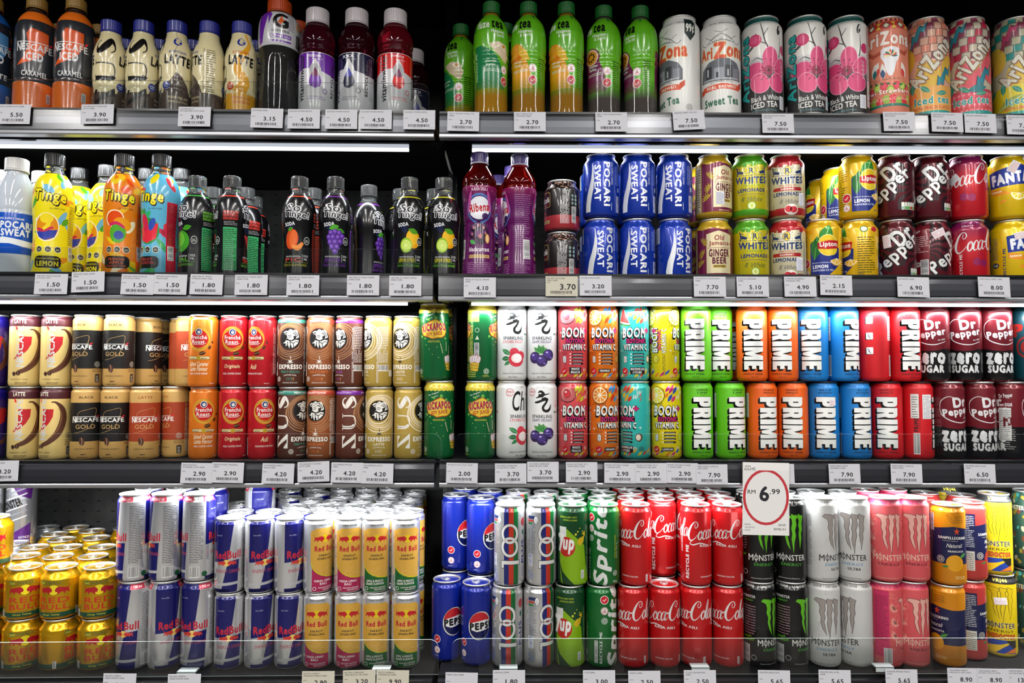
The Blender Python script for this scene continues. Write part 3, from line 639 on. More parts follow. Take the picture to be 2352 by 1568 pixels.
def boom(a, base, c2, c3, fruit, name, c4='d8c028'):
    rn = random.Random(5)
    for o in (0, 90):
        for k, (x, y, L, r, c) in enumerate(((8, 140, 16, 235, c2), (16, 142, 22, 240, c2), (22, 138, 18, 238, c3), (12, 124, 18, 240, c3), (18, 120, 14, 236, c2), (-4, 132, 12, 240, c4), (4, 126, 12, 238, c4))): leaf(a, o+x, y, L, 6.4, r, c)
        for x, y in ((26, 134), (32, 126), (25, 118)): a.stroke([(o+x-3, y+4), (o+x-4, y-4), (o+x+1, y+3), (o+x+1, y-4), (o+x+5, y+4)], 1.1, 'f0e4dc', n=4)
        for k in range(9): leaf(a, o-42+k*10, 18+4*math.sin(k*2), 14, 4.4, 225, (c2, c3, c4)[k % 3])
        for x, y in ((-27, 10), (-4, 20), (24, 22), (10, 7)): a.stroke([(o+x-3, y+3), (o+x-4, y-3), (o+x+1, y+2), (o+x+2, y-3)], .9, 'f0e4dc', n=3)
        if fruit == 'peach':
            for k in range(9): a.stroke([(o-34+k*3.6, 108-abs(k-4)*-.6, .8), (o-31+k*3.6, 112)], .9, '201010', n=1)
            a.ell(o-15, 122, 17, 15, '301418'); a.ell(o-15, 122.6, 16, 14, 'c86468'); a.ell(o-17, 126, 10.6, 10, 'e89c94'); a.ell(o-16, 124, 8, 8.4, '401418', rot=20); a.ell(o-16, 124, 7.2, 7.6, 'd84048', rot=20); a.ell(o-18, 127, 2.4, 1.8, 'f8e0e0')
        elif fruit == 'melon':
            a.poly([(o-34, 112), (o-8, 106), (o-24, 142)], 'e8e8d8'); a.poly([(o-32, 114), (o-10, 109), (o-24, 141)], 'd83c3c'); a.stroke([(o-34, 111), (o-20, 106), (o-8, 106)], 2.6, '3c7c38', n=3)
            for x, y in ((-26, 120), (-20, 118), (-24, 127)): a.ell(o+x, y, .9, 1.4, '201010', n=8)
        else:
            r_, f_ = (('d87818', 'e88c28') if fruit == 'orange' else ('d8c818', 'f0e040'))
            ox = -18 if fruit == 'orange' else (-19 if o == 0 else 14)
            a.ell(o+ox, 121, 17, 17, '201410'); citrus(a, o+ox, 121, 16, r_, f_)
            for k in range(8): a.stroke([(o+ox-12+k*3.4, 105-abs(k-3.5)*-.7), (o+ox-14+k*3.4, 102)], .9, '201410', n=1)
        a.txt('BOOM', o-1, 92, 47, 18, 'ecece8', b=.05, sh=.10, o=('181014', .035), sd=(-1.6, -3, '181014', 3)); a.txt('+', o+26, 96, 9, 9, 'c8246c', b=.06, o=('181014', .03))
        a.rect(o-17, 71, o+24, 80.6, '181014'); a.txt('ISOTONIC', o+3, 76, 38, 8, 'd42c78', b=.05, sh=.05)
        a.txt('VITAMIN C', o+2, 64.4, 48, 10.4, 'ecece8', b=.05, o=('181014', .05), sd=(-1, -2, '181014', 2))
        for k in range(4): a.rrect(o-4, 31+k*6, o+19, 34.6+k*6, 1, '181014'); a.bars(o-2, 31.8+k*6, o+17, 33.8+k*6, 1, 'e8e8e8', k+3, gaps=False); a.txt('+', o-7, 33+k*6, 3.4, 3.4, 'f0f0e8', b=.08)
        a.rrect(o-23, 34, o-15, 48, 3, '303030'); a.rrect(o-22.2, 34.8, o-15.8, 47.2, 2.6, 'e8e8e8'); a.bars(o-21, 36, o-17, 46, 4, '303030', 3); a.bars(o-27, 50, o-12, 56, 3, '502020', 4)
        tick(a, o-20, 19, 6.4, ring=base)
        if len(name) == 1: a.rrect(o-9, 16, o+14, 23, 1, '201418'); a.txt(name[0], o+2.6, 19.5, 19, 4, 'f0f0ec', b=.05)
        else: a.rrect(o-9, 13, o+20 if len(name[0]) > 6 else o+14, 26, 1, '201418'); a.txt(name[0], o+(5 if len(name[0]) > 6 else 2.6), 22.6, 26 if len(name[0]) > 6 else 16, 4.4, 'f0f0ec', b=.05); a.txt(name[1], o+(5 if len(name[0]) > 6 else 2.6), 16.6, 17, 4.4, 'f0f0ec', b=.05)
        a.bars(o-30, 6.4, o+30, 8, 1, '502828', 3)
        a.stroke([(o+36, 124), (o+32, 117), (o+37, 117), (o+33, 110)], 2, '6c80c8' if fruit == 'orange' else 'c85038', n=1)
        for x, y in ((-28, 92), (34, 60), (-30, 58)): a.txt('+', o+x, y, 4, 4, 'f0e8e0', b=.08)
        if fruit in ('orange', 'melon', 'lemon'):
            c = {'orange': 'e08820', 'melon': 'e8d8c4', 'lemon': 'd8d040'}[fruit]; a.ell(o+31, 42, 7, 8, '201410'); a.ell(o+31, 42, 6.2, 7.2, c)
            if fruit == 'melon': a.ell(o+31, 42, 6.2, 7.2, '7a3c20'); a.ell(o+30, 42, 4.8, 5.8, 'ece0cc')
        a.bars(o-46, 10, o-40, 60, 3, '402020', 7, vert=True) if o == 0 else None
    a.txt('VITAMIN C', -43, 76, 46, 8, 'ecece8', b=.05, rot=90, o=('181014', .05)); a.txt('ISOTONIC', -52, 78, 38, 6, 'd42c78', b=.05, rot=90, o=('181014', .05)); a.txt('BOOM', -62, 78, 46, 12, 'ecece8', b=.05, rot=90, o=('181014', .04), sd=(1.6, -1, '181014', 2))
    halal(a, 36, 20, 4.6, '302020')
@can('peach', 'sleek', 'c8454c', 'coral pink isotonic can with peach half and white block letters')
def _(a): boom(a, 'c8454c', 'c8c830', 'd88028', 'peach', ['WHITE', 'PEACH'])
@can('orange', 'sleek', 'd86c14', 'orange isotonic can with sliced orange and white block letters')
def _(a): boom(a, 'd86c14', '3c88c0', 'c83818', 'orange', ['ORANGE'])
@can('melon', 'sleek', '30b0a8', 'turquoise isotonic can with watermelon slice and white block letters')
def _(a): boom(a, '30b0a8', 'c8442c', 'd8a828', 'melon', ['WATERMELON', 'LYCHEE'])
@can('lemon', 'sleek', 'dcc80c', 'yellow isotonic can with lemon slice and white block letters')
def _(a): boom(a, 'dcc80c', 'c82c78', '2c50a8', 'lemon', ['LEMON'], 'e08028')
def prime(a, l1, l2, ink):
    prime_word(a, 1, 70, 96, 37)
    if l2: a.txt(l1, 0, 131, 17 + len(l1)*.9, 3.6, ink, b=.05); a.txt(l2, 0, 126, 15+len(l2)*1.2, 3.6, ink, b=.05)
    a.txt('FLAVOUR', 0, 121.6, 9, 1.8, ink, b=.04)
    a.txt('ENERGY DRINK', 0, 13.6, 38, 3.4, ink, b=.05); a.txt('330 mL', 2, 8, 14, 2.4, ink, b=.03)
    a.bars(48, 40, 64, 120, 14, ink, 5); a.rect(47, 32, 65, 35.6, ink)
    a.barcode(-56, 10, -45, 50, vert=False); a.txt('PRIME', -51, 66, 26, 7, ink, b=.09, rot=90); a.bars(-46, 56, -43, 118, 2, ink, 6, vert=True)
    a.rrect(-60, 78, -46, 124, 1, 'd8d8d4'); a.bars(-58, 80, -48, 122, 9, '707070', 6)
    for x, y in ((84, 116), (84, 86), (84, 58), ): a.rrect(x-7, y-7, x+6, y+6, 1.4, '101010'); a.rrect(x-5, y-6, x+7, y+7, 1.4, 'e8e8e8'); a.stroke([(x-2, y+4), (x+1, y), (x-1, y), (x+3, y-4)], 1.2, '202020', n=1)
for k_, b_, l1_, l2_, ink_, d_ in (('plime', '5cb412', 'LEMON', 'LIME', '14380c', 'lime green'), ('porange', 'dc5a0c', 'ORANGE', 'MANGO', '401808', 'orange'), ('pblue', '1274bc', 'BLUE', 'RASPBERRY', '082848', 'bright blue'), ('pred', 'c4121c', 'TROPICAL', 'PUNCH', '48060c', 'red')):
    DES[k_] = dict(form='can', typ='sleek', base=b_, desc=d_+' energy can with white block lettering running down', kind='satin', lid='2c2c2e', tab='28282a', fn=(lambda a, l1=l1_, l2=l2_, ink=ink_: prime(a, l1, l2, ink)))
@can('drzero', 'sleek', '6c1822', 'dark red and black zero sugar cola can', kind='can')
def _(a):
    a.rect(-90.2, 3, 90.2, 62, '121012')
    for o in (0, 96):
        P = [(o-38, 56)]+[(o-38+76*t, 62+6*math.sin(math.pi*t)*-1+4) for t in (0, .25, .5, .75, 1)]
        a.poly([(o-40, 80), (o+40, 80), (o+34, 66), (o+18, 60), (o, 58), (o-18, 60), (o-34, 66)], '6c1822')
        a.stroke([(o-30, 96, .6), (o-28, 110, 1.4), (o-16, 119, 1.2), (o-2, 116, .8)], 1, 'e8e8e8'); a.stroke([(o-30, 96, .6), (o-26, 84, 1.6), (o-12, 74, 1.8), (o+8, 70, 1.6), (o+28, 76, 1)], 1, 'e8e8e8')
        a.txt('Dr', o+6, 109, 26, 17, 'e8e8e8', b=.07, rot=7); a.txt('Pepper', o+2, 90, 53, 17, 'e8e8e8', b=.06, rot=9)
        a.txt('Est.1885', o+21, 79.6, 13, 2.6, 'e8e8e8', b=.05, rot=9)
        a.txt('zero', o, 44, 52, 18, 'e8e8e8', b=.09); a.txt('SUGAR', o, 24, 48, 13, 'e8e8e8', b=.09)
    a.txt('Dr Pepper', -58, 120, 22, 10, 'e8e8e8', b=.05, rot=8); a.txt('zero SUGAR', -58, 104, 20, 6, 'e8e8e8', b=.06)
    a.bars(-72, 20, -44, 60, 10, 'b0b0b0', 4); a.rect(-70, 36, -50, 98, 'dcdcd8'); a.bars(-69, 38, -51, 96, 16, '808080', 5)
@can('teal', 'sleek', '184c58', 'dark teal cola can with red round mark')
def _(a): a.ell(0, 66, 22, 22, 'a8302c'); a.ell(0, 66, 18, 18, '184c58'); a.ell(0, 66, 14, 14, 'a8302c'); a.txt('Pe', -8, 100, 40, 22, 'c8342c', b=.08, rot=8)
# ------------------------------------------------------------------ shelf two cans
@can('pocari', 'std', '08309a', 'blue ion drink can with white vertical lettering and wave')
def _(a):
    for o in (0, 104):
        a.txt('POCARI', o+11.5, 56, 80, 11.5, 'dde0e4', b=.05, rot=-90); a.txt('SWEAT', o-6, 58, 66, 11.5, 'dde0e4', b=.035, rot=-90)
        a.poly([(o-16, 97), (o-13.6, 80), (o-12.6, 64), (o-14, 48), (o-18, 32), (o-20, 18), (o-20.4, 6), (o-32, 6), (o-32, 18), (o-28.4, 36), (o-22.6, 52), (o-18.4, 68), (o-16.6, 82)], 'dde0e4')
        a.txt('ION SUPPLY DRINK', o+22, 76, 42, 3.4, 'c8d0e0', b=.02, rot=-90); a.bars(o+20, 8, o+23, 28, 1, 'c8d0e0', vert=True)
    a.barcode(34, 6, 46, 36, vert=True, fg='0a3cae'); a.rect(38, 44, 44, 52, 'c8d0e0'); a.bars(30, 56, 46, 92, 8, '8098d8', 5, vert=True)
    a.rect(-62, 70, -46, 100, 'c8ccd4'); a.bars(-61, 71, -47, 99, 9, '606878', 2); a.bars(-62, 8, -44, 66, 10, '6078c0', 5, vert=True)
@can('alicafe', 'short', '17100f', 'short black coffee can with coffee bean collar and red foot band')
def _(a):
    rn = random.Random(2)
    for k in range(150): a.L.append((lambda T: (T, rn.choice(('c09078', '8a5a48', 'd8b098', '5c382c')), 1, T.reshape(-1, 2).min(0), T.reshape(-1, 2).max(0)))(np.array([[(x-2.4, y-1), (x+2.2, y-.6), (x+.6, y+1.4)] for x, y in [(rn.uniform(-103, 103), rn.uniform(76, 89))]])))
    a.rect(-103.6, 0, 103.6, 26, 'a02c34')
    for o in (-34, 60):
        a.rrect(o-26, 42, o+6, 70, 4, 'b89858'); a.rrect(o-25, 43, o+5, 69, 3.6, '17100f'); a.txt('Alicafé', o-10, 56, 27, 10, 'ecece4', b=.03); a.stroke([(o-22, 48), (o-8, 46), (o+3, 48)], 1.4, 'b02830', n=3)
        a.rect(o-16, 12, o+4, 18, 'b8a468'); a.txt('GINGER', o-6, 15, 16, 3, '503018', b=.03); a.ell(o-14, 30, 5, 7, '8a2028')
    a.bars(-8, 10, 10, 74, 8, 'c0c0c0', 4, vert=True); a.barcode(14, 12, 24, 42, vert=True)
    for k in range(3): a.ell(16, 48+k*7, 2.4, 2.8, '90a8a8'); a.ell(24, 48+k*7, 2.4, 2.8, '90a8a8')
@can('ginger', 'std', 'b8961e', 'gold and maroon ginger beer can with cream label')
def _(a):
    a.poly([(-44, 6), (40, 6), (40, 90), (30, 97), (10, 94), (-10, 98), (-30, 94), (-44, 97)], '6c1438')
    a.poly([(-22, 14), (26, 14), (27, 84), (16, 88), (0, 92), (-14, 88), (-22, 86)], 'd8cca4')
    for x, y, r in ((-30, 70, 40), (-32, 30, 130), (32, 34, 30), (-28, 48, 150), (31, 62, 60)):
        for k in range(6): leaf(a, x, y, 12, 3, r+k*28-70, 'a88c28' if x < 0 else '6c1438')
    a.txt('Old', 2, 79, 18, 9, '8a1c2c', b=.03, sh=.1); a.txt('Jamaica', 2, 68, 38, 10, '8a1c2c', b=.03)
    a.txt('GINGER', 2, 51, 38, 13, '5a1028', b=.07); a.txt('BEER', 2, 37, 26, 11, '5a1028', b=.07); a.rrect(-10, 24, 14, 29, 1, 'a88c28'); a.txt('REGULAR', 2, 26.5, 18, 3, '301810', b=.04); a.rect(-20, 60, 24, 60.8, '8a1c2c'); a.bars(-12, 8, 18, 11, 1, 'd8cca4')
    a.rect(-62, 6, -46, 92, 'd8cca4'); a.bars(-61, 8, -47, 90, 18, '403030', 4)
    a.rect(-74, 12, -66, 44, 'd8d8d0'); a.barcode(-86, 10, -68, 46); a.rect(-80, 50, -68, 68, '181010'); a.bars(-100, 10, -90, 90, 14, '6a4a10', 4)
def rwhites(a, rasp):
    ink = '1c3468'; b2 = 'a81c24' if rasp else '4c9a1c'
    a.rect(-103.6, 94, 103.6, 114, b2); a.rect(-103.6, 0, 103.6, 11 if not rasp else 13, b2)
    rn = random.Random(4)
    for k in range(26): w = rn.uniform(5, 9); h = rn.uniform(1, 6); a.rect(-104+k*8, 95-h, -104+k*8+w, 96, b2)
    a.ell(0, 82, 6.4, 8, 'e0c438' if rasp else 'd8d020'); a.ring(0, 82, 6.6, 8.2, .8, ink); a.txt('R', 0, 82, 7, 9.4, ink, b=.05)
    for s in (-1, 1):
        a.ring(s*10, 83, 3.6, 6, .7, '8098a8'); a.poly([(s*14, 80), (s*24, 84), (s*27, 78), (s*15, 76)], ink); a.stroke([(s*27, 74, 2), (s*26, 84, 2.6), (s*29, 91, 1.6)], 1, ink, n=3); a.stroke([(s*20, 86), (s*26, 88)], 1, ink, n=1)
    a.txt('WHITES', 0, 66, 60, 12, ink, b=.05, arc=-2.0, sd=(-.5, -.5, '8898a8', 1)); a.stroke([(-30, 75.4), (0, 72.8), (30, 75.4)], .7, ink, n=4)
    a.txt('PREMIUM', 0, 54.6, 28, 2.6, b2, b=.04)
    if rasp: a.rrect(-27, 45, 27, 51.4, 3, b2); a.txt('RASPBERRY', 0, 48.2, 24, 3.4, 'e8e0d0', b=.05); a.txt('LEMONADE', 0, 39, 52, 6.6, ink, b=.06); a.txt('R White', 2, 25, 34, 8, '50505c', b=-.01, sh=.5); a.ell(6, 10, 12, 10, 'e8e4d8'); a.ell(1, 11, 6.4, 6, 'b81828'); a.ell(10, 10, 6.6, 6, 'b81828'); a.ring(-26, 17, 6, 6, .5, 'a8a890'); a.txt('R', -26, 17, 4, 6, '808070')
    else: a.txt('LEMONADE', 0, 46, 52, 6.4, ink, b=.06); a.rect(-26, 38, 26, 38.6, ink); a.txt('R White', 0, 29, 40, 9, '40542c', b=-.01, sh=.5); a.ell(0, 17, 7.4, 7.4, '4c9a1c'); a.ell(0, 17, 6.2, 6.2, 'e0e0a0'); a.ell(0, 17, 3, 4.4, 'b8c860')
    if not rasp:
        for k in range(9): a.rect(-44+k*3, 10, -43+k*3, 32, 'a8a818')
    a.bars(34, 16, 40, 90, 4, ink, 4, vert=True); a.rect(42, 20, 58, 70, 'd8d8d0' if rasp else 'b8b020')
@can('whites', 'std', 'bcae10', 'yellow lemonade can with green shoulder and dark blue lettering')
def _(a): rwhites(a, False)
@can('raspw', 'std', 'c8c0a0', 'cream raspberry lemonade can with red shoulder and foot')
def _(a): rwhites(a, True)
@can('lipton', 'std', 'd8ac0c', 'yellow iced tea can with lemon, green leaves and red logo')
def _(a):
    for o in (0, 104):
        a.poly([(o-26, 8), (o+26, 8), (o+28, 60), (o+12, 70), (o-10, 66), (o-26, 70)], '1c2c7c')
        leaf(a, o-18, 40, 44, 20, 82, '1c6c2c', '6cb060'); leaf(a, o-4, 66, 40, 24, 70, '2c842c', '84c070'); leaf(a, o-26, 72, 20, 11, -15, '1c6c2c')
        a.ell(o+6, 66, 18, 20, 'f0e488'); a.ell(o+6, 66, 16.6, 18.6, 'e4c01c'); a.ell(o+12, 58, 11, 11, 'e8cc30')
        a.poly([(o-12, 71), (o+8, 75), (o+26, 74), (o+24, 60), (o+6, 58), (o-12, 60)], 'b8141c'); a.txt('Lipton', o+7, 66.6, 30, 11, 'f0ece4', b=.05)
        citrus(a, o+22, 42, 14, 'e8a818', 'f0b82c', a0=200, a1=340)
        a.txt('MINUMAN TEH BERPERISA LEMON', o-3, 34, 38, 2, 'd8dcec', b=.02); a.txt('LEMON', o-8, 27, 26, 6, 'e8e8f0', b=.07); a.txt('FLAVOURED ICE TEA', o-3, 20, 36, 3.4, 'd8dcec', b=.04)
        a.poly([(o+4, 8), (o+30, 8), (o+30, 32)], 'd8ac0c'); a.txt('NO.1', o+20, 10, 10, 3, '1c2c7c', b=.05)
    a.bars(-72, 16, -34, 92, 18, '403c10', 4); a.barcode(-76, 20, -62, 46, fg='303858'); tick(a, -36, 34, 8); pyramid(a, -36, 16, 7)
    a.bars(34, 16, 66, 84, 16, '403c10', 7); a.ell(46, 96, 7, 6, '1c6c2c'); a.ell(46, 96, 5.4, 4.6, 'e0e0c8'); a.ell(66, 96, 7, 5, 'c02c2c'); halal(a, 40, 12, 4.4, '503c10')
@can('drpep', 'std', '55101c', 'dark red swirled cola can with white slanted lettering')
def _(a):
    rn = random.Random(3)
    for o in (-52, 52):
        for k in range(16):
            t = k*22.5; c, d = math.cos(math.radians(t)), math.sin(math.radians(t))
            a.stroke([(o+6*c, 60+6*d, 1), (o+24*c-5*d, 60+24*d+5*c, 4), (o+42*c+2*d, 60+44*d-2*c, 7), (o+52*c-8*d, 60+62*d+8*c, 9)], 1, '240810', n=3) if abs(60+62*d) < 130 else None
    for o in (0, 104):
        a.txt('Dr', o+8, 84, 34, 30, 'dcdcda', b=.05, rot=38, o=('101010', .03), sd=(1.5, -2, '101010', 2)); a.txt('Pepper', o-0, 50, 94, 30, 'dcdcda', b=.04, rot=40, o=('101010', .03), sd=(1.5, -2, '101010', 2))
    for k in range(5): a.rrect(22+k*5.6, 10, 27+k*5.6, 24, 1.4, 'd8dcd0'); a.rect(22.4+k*5.6, 11, 26.6+k*5.6, 16, ('80a8a0', '50a040', '50a040', 'b82c28', '50a040')[k])
    a.rect(-86, 6, -40, 106, '6c1420'); a.txt('Dr Pepper', -64, 94, 18, 6, 'e0d8d8', b=.03, rot=15); a.bars(-84, 56, -42, 88, 9, 'd8c0c0', 4); a.barcode(-56, 12, -42, 42, vert=True); a.rect(-84, 24, -70, 38, 'd8d4d4'); a.ell(-62, 34, 7, 4.6, 'e0d8d8'); a.txt('GB', -62, 34, 8, 4.4, '6c1420', b=.06)
    a.txt('Try', -78, 20, 8, 4, 'e0d8d8', b=.05, sh=.2); a.txt('More', -78, 15, 10, 4, 'e0d8d8', b=.05, sh=.2); a.txt('Weird', -76, 10, 12, 4, 'e0d8d8', b=.05, sh=.2)
@can('cherry', 'std', 'b81220', 'cherry cola can fading from purple shoulder to red with white script')
def _(a):
    n = 9
    for k in range(n):
        t = k/(n-1); c0 = (0x6c, 0x18, 0x58); c1 = (0xb8, 0x12, 0x20); c = ''.join('%02x' % int(c0[i]*(1-t)+c1[i]*t) for i in range(3)); a.rect(-103.6, 104-k*5.2, 103.6, 116-k*5.2, c)
    for o in (0, 104):
        a.txt('Cherry', o-22, 103, 20, 5, 'e8dce0', b=.05, rot=4); coke(a, o+3, 74, 100, 'dcdcdc', rot=6, tail=False, vs=1.5)
        a.ell(o-8, 36, 7, 7, '8a1450'); a.ell(o+4, 34, 7, 7, '8a1450'); a.stroke([(o-8, 42), (o-2, 54), (o+4, 42)], 1, '8a1450')
    a.txt('RECYCLE ME', -34, 28, 46, 5, 'e0d8d8', b=.06, rot=90)
    a.txt('Coca', 52, 70, 1, 1, 'dcdcdc'); a.rrect(-16, 14, -6, 58, 2, 'c8d0c8') if 0 else None
    for k in range(5): a.rrect(44, 12+k*8, 56, 19+k*8, 1.4, 'd8dcd0'); a.rect(52, 12.6+k*8, 56, 18.4+k*8, ('50a040', 'b82c28', '50a040', '50a040', '608090')[k])
@can('fanta', 'std', 'd8b404', 'yellow lemon soda can with blue splash and white block letters')
def _(a):
    for o in (0, 104):
        a.poly([(o-34, 54), (o+36, 60), (o+36, 88), (o+20, 96), (o-10, 90), (o-36, 84)], '14308c'); a.txt('FANTA', o+2, 72, 62, 18, 'e4e8ec', b=.09, rot=6)
        a.poly([(o-34, 54), (o-12, 50), (o+4, 42), (o-18, 40), (o-34, 44)], 'e08c14'); a.txt('lemon', o-22, 48, 18, 5, 'f0ecc8', b=.05, rot=4)
        citrus(a, o+14, 42, 13, 'f0e8a0', 'e8c820', a0=170, a1=370); leaf(a, o-18, 26, 14, 5, 20, 'e08c14')
    a.txt('RECYCLE ME', -40, 38, 50, 5, '182c60', b=.06, rot=90); a.ell(-56, 32, 7, 5, '182c60'); a.txt('GB', -56, 32, 9, 4.4, 'e0d8a0', b=.06); a.bars(-64, 42, -50, 84, 8, '384068', 4, vert=True); a.rect(60, 60, 72, 78, 'd8c8b8')
# ------------------------------------------------------------------ shelf one tall cans
def arz(a, u, v, w, h, col, o, sh=0, rot=0, arc=0, b=.06):
    a.txt('AriZona', u, v, w, h, col, b=b, rot=rot, arc=arc, o=o)
@can('sweet', 'big', 'd8d8d4', 'tall silver white sweet tea can with red lettering and street scene', kind='satin')
def _(a):
    a.txt('REAL BREWED * REAL BREWED * REAL BREWED', 0, 170, 150, 3.4, '303030', b=.02)
    for s in (-1, 1): a.stroke([(0, 150), (s*14, 144), (s*26, 134), (s*31, 131), (s*38, 137)], .9, '202020', n=3); a.stroke([(s*4, 147), (s*18, 140), (s*30, 148)], .8, '202020', n=1)
    a.stroke([(-12, 156), (0, 152), (12, 158)], .8, '202020', n=1); a.stroke([(-24, 134), (0, 138), (24, 134)], .9, '202020', n=3)
    for k in range(-2, 3): a.ring(k*7, 142-abs(k)*1.6, 2.4, 3, .8, '202020', 180, 360)
    a.txt('Ari', -29, 117, 24, 20, 'cc4a24', b=.05, o=('d8b868', .03)); a.txt('Z', -3, 119, 20, 27, 'cc4a24', b=.06, o=('d8b868', .03)); a.txt('ona', 29, 116, 38, 16, 'cc4a24', b=.06, o=('d8b868', .03))
    a.poly([(-40, 64), (40, 64), (40, 84), (32, 96), (14, 104), (-4, 105), (-24, 100), (-38, 88)], '5a5e66')
    for x, y, w, h, c in ((-30, 70, 12, 22, '24262c'), (-27, 74, 3, 14, 'b0b4ba'), (-14, 68, 18, 20, '8c9098'), (-10, 70, 4, 10, '202228'), (6, 66, 14, 26, '34363c'), (10, 72, 3, 12, 'a8acb4'), (22, 68, 14, 18, '787c84'), (-36, 66, 70, 3, 'a0a4a8')): a.rect(x, y, x+w, y+h, c)
    a.txt('SOUTHERN-STYLE', 0, 61, 42, 3, '303030', b=.03, arc=1.5)
    a.poly([(-42, 42), (-34, 44), (-34, 54), (-42, 52)], 'b83c1c'); a.poly([(34, 46), (44, 54), (44, 64), (34, 58)], 'b83c1c'); a.poly([(-36, 46), (0, 49), (36, 46), (36, 56), (0, 59), (-36, 56)], 'c84824'); a.txt('REAL BREWED', 0, 52.6, 56, 5.4, 'e8dcd0', b=.04)
    a.txt('Sweet Tea', 0, 27, 66, 14, '1c5c40', b=.05, o=('a8b8ac', .02), rot=3); halal(a, 52, 14, 6, '606060')
    a.poly([(44, 178), (66, 178), (66, 150), (55, 136), (44, 150)], '102420'); a.txt('99¢', 55, 158, 16, 18, 'e0e0d8', b=.05)
@can('bw', 'big', 'dcdad4', 'tall white over black tea can with pink blossom and teal lettering', kind='satin')
def _(a):
    n = 12
    for k in range(n): g = int(0xcc*(1-(k+1)/n)**1.2+0x14); a.rect(-116.9, 0, 116.9, 104-k*5, '%02x%02x%02x' % (g, g, g))
    a.rect(-116.9, 166, 116.9, 176, '1c5c58'); a.txt('BLACK & WHITE  *  BLACK & WHITE  *', 0, 171, 150, 5, '0c2c2c', b=.04); a.rect(-116.9, 163, 116.9, 164, '303838')
    a.stroke([(-2, 163, 1), (2, 148, 2), (6, 130, 2.4), (12, 116, 3)], 1, '3c3838'); a.stroke([(4, 140, 1.6), (12, 152, 1.4)], 1, '3c3838', n=2); a.stroke([(10, 122, 2), (-2, 128, 1.4), (-10, 124, 1)], 1, '3c3838'); a.stroke([(36, 140, .8), (37, 120, 1.6), (34, 100, 2.4)], 1, '3c3838'); a.stroke([(-16, 96, .8), (-8, 100, 1.6), (6, 92, 2)], 1, '3c3838')
    leaf(a, -12, 124, 18, 5, 215, '4c4848'); leaf(a, -6, 132, 14, 4, 110, '4c4848')
    a.ell(-12, 132, 12, 11, 'c42c64'); a.ell(-14, 133, 7, 7, 'd44c7c'); a.ell(46, 116, 8, 9, 'c42c64')
    for k, (x, y, r1, r2, t) in enumerate(((16, 98, 15, 21, 0), (-14, 78, 20, 14, 15), (38, 82, 15, 20, -30), (-4, 54, 17, 19, 35), (30, 54, 18, 17, -30))):
        a.ell(x, y, r1, r2, 'e090ac', rot=t); a.ell(x, y, r1*.94, r2*.94, ('d04878', 'c83c70', 'cc4474', 'd4507c', 'c83c70')[k], rot=t)
    a.ell(12, 76, 9, 9, 'a82454')
    for k in range(14): t = k*.449; L = 17+4*math.sin(k*5); a.stroke([(12, 76), (12+L*math.cos(t), 76+L*math.sin(t))], .6, '301018', n=1); a.ell(12+L*math.cos(t), 76+L*math.sin(t), 1.1, 1.1, '301018', n=8)
    a.txt('AriZona', -34, 84, 118, 19, '1ca09c', b=.05, rot=90, o=('0c2c30', .03), sd=(1, -1, '0c2c30', 1))
    a.txt('Black & White', 6, 27, 52, 9, 'dcdcd8', b=.01, rot=3); a.txt('ICED TEA', 4, 15, 48, 10, 'dcdcd8', b=.02, rot=3); a.txt('with Ginseng & Honey', 4, 5, 46, 4, '3c8890')
    a.rect(-58, 4, -46, 22, 'c8c8cc'); a.rect(34, 8, 48, 32, 'dcdce0'); a.bars(36, 10, 46, 30, 6, '8088a0', 4, vert=True)
    a.rect(52, 12, 66, 160, 'c8b0b4'); a.bars(53, 60, 65, 158, 24, '202020', 5); a.barcode(54, 16, 65, 50, vert=True); a.ell(34, 150, 4, 9, '181818', rot=-10); a.ell(36, 153, 1.6, 4, 'd8d8d8'); 
    for k in range(4): a.stroke([(38, 92-k*8), (44, 90-k*8), (40, 86-k*8), (45, 85-k*8)], .9, 'd8d8d8', n=2)
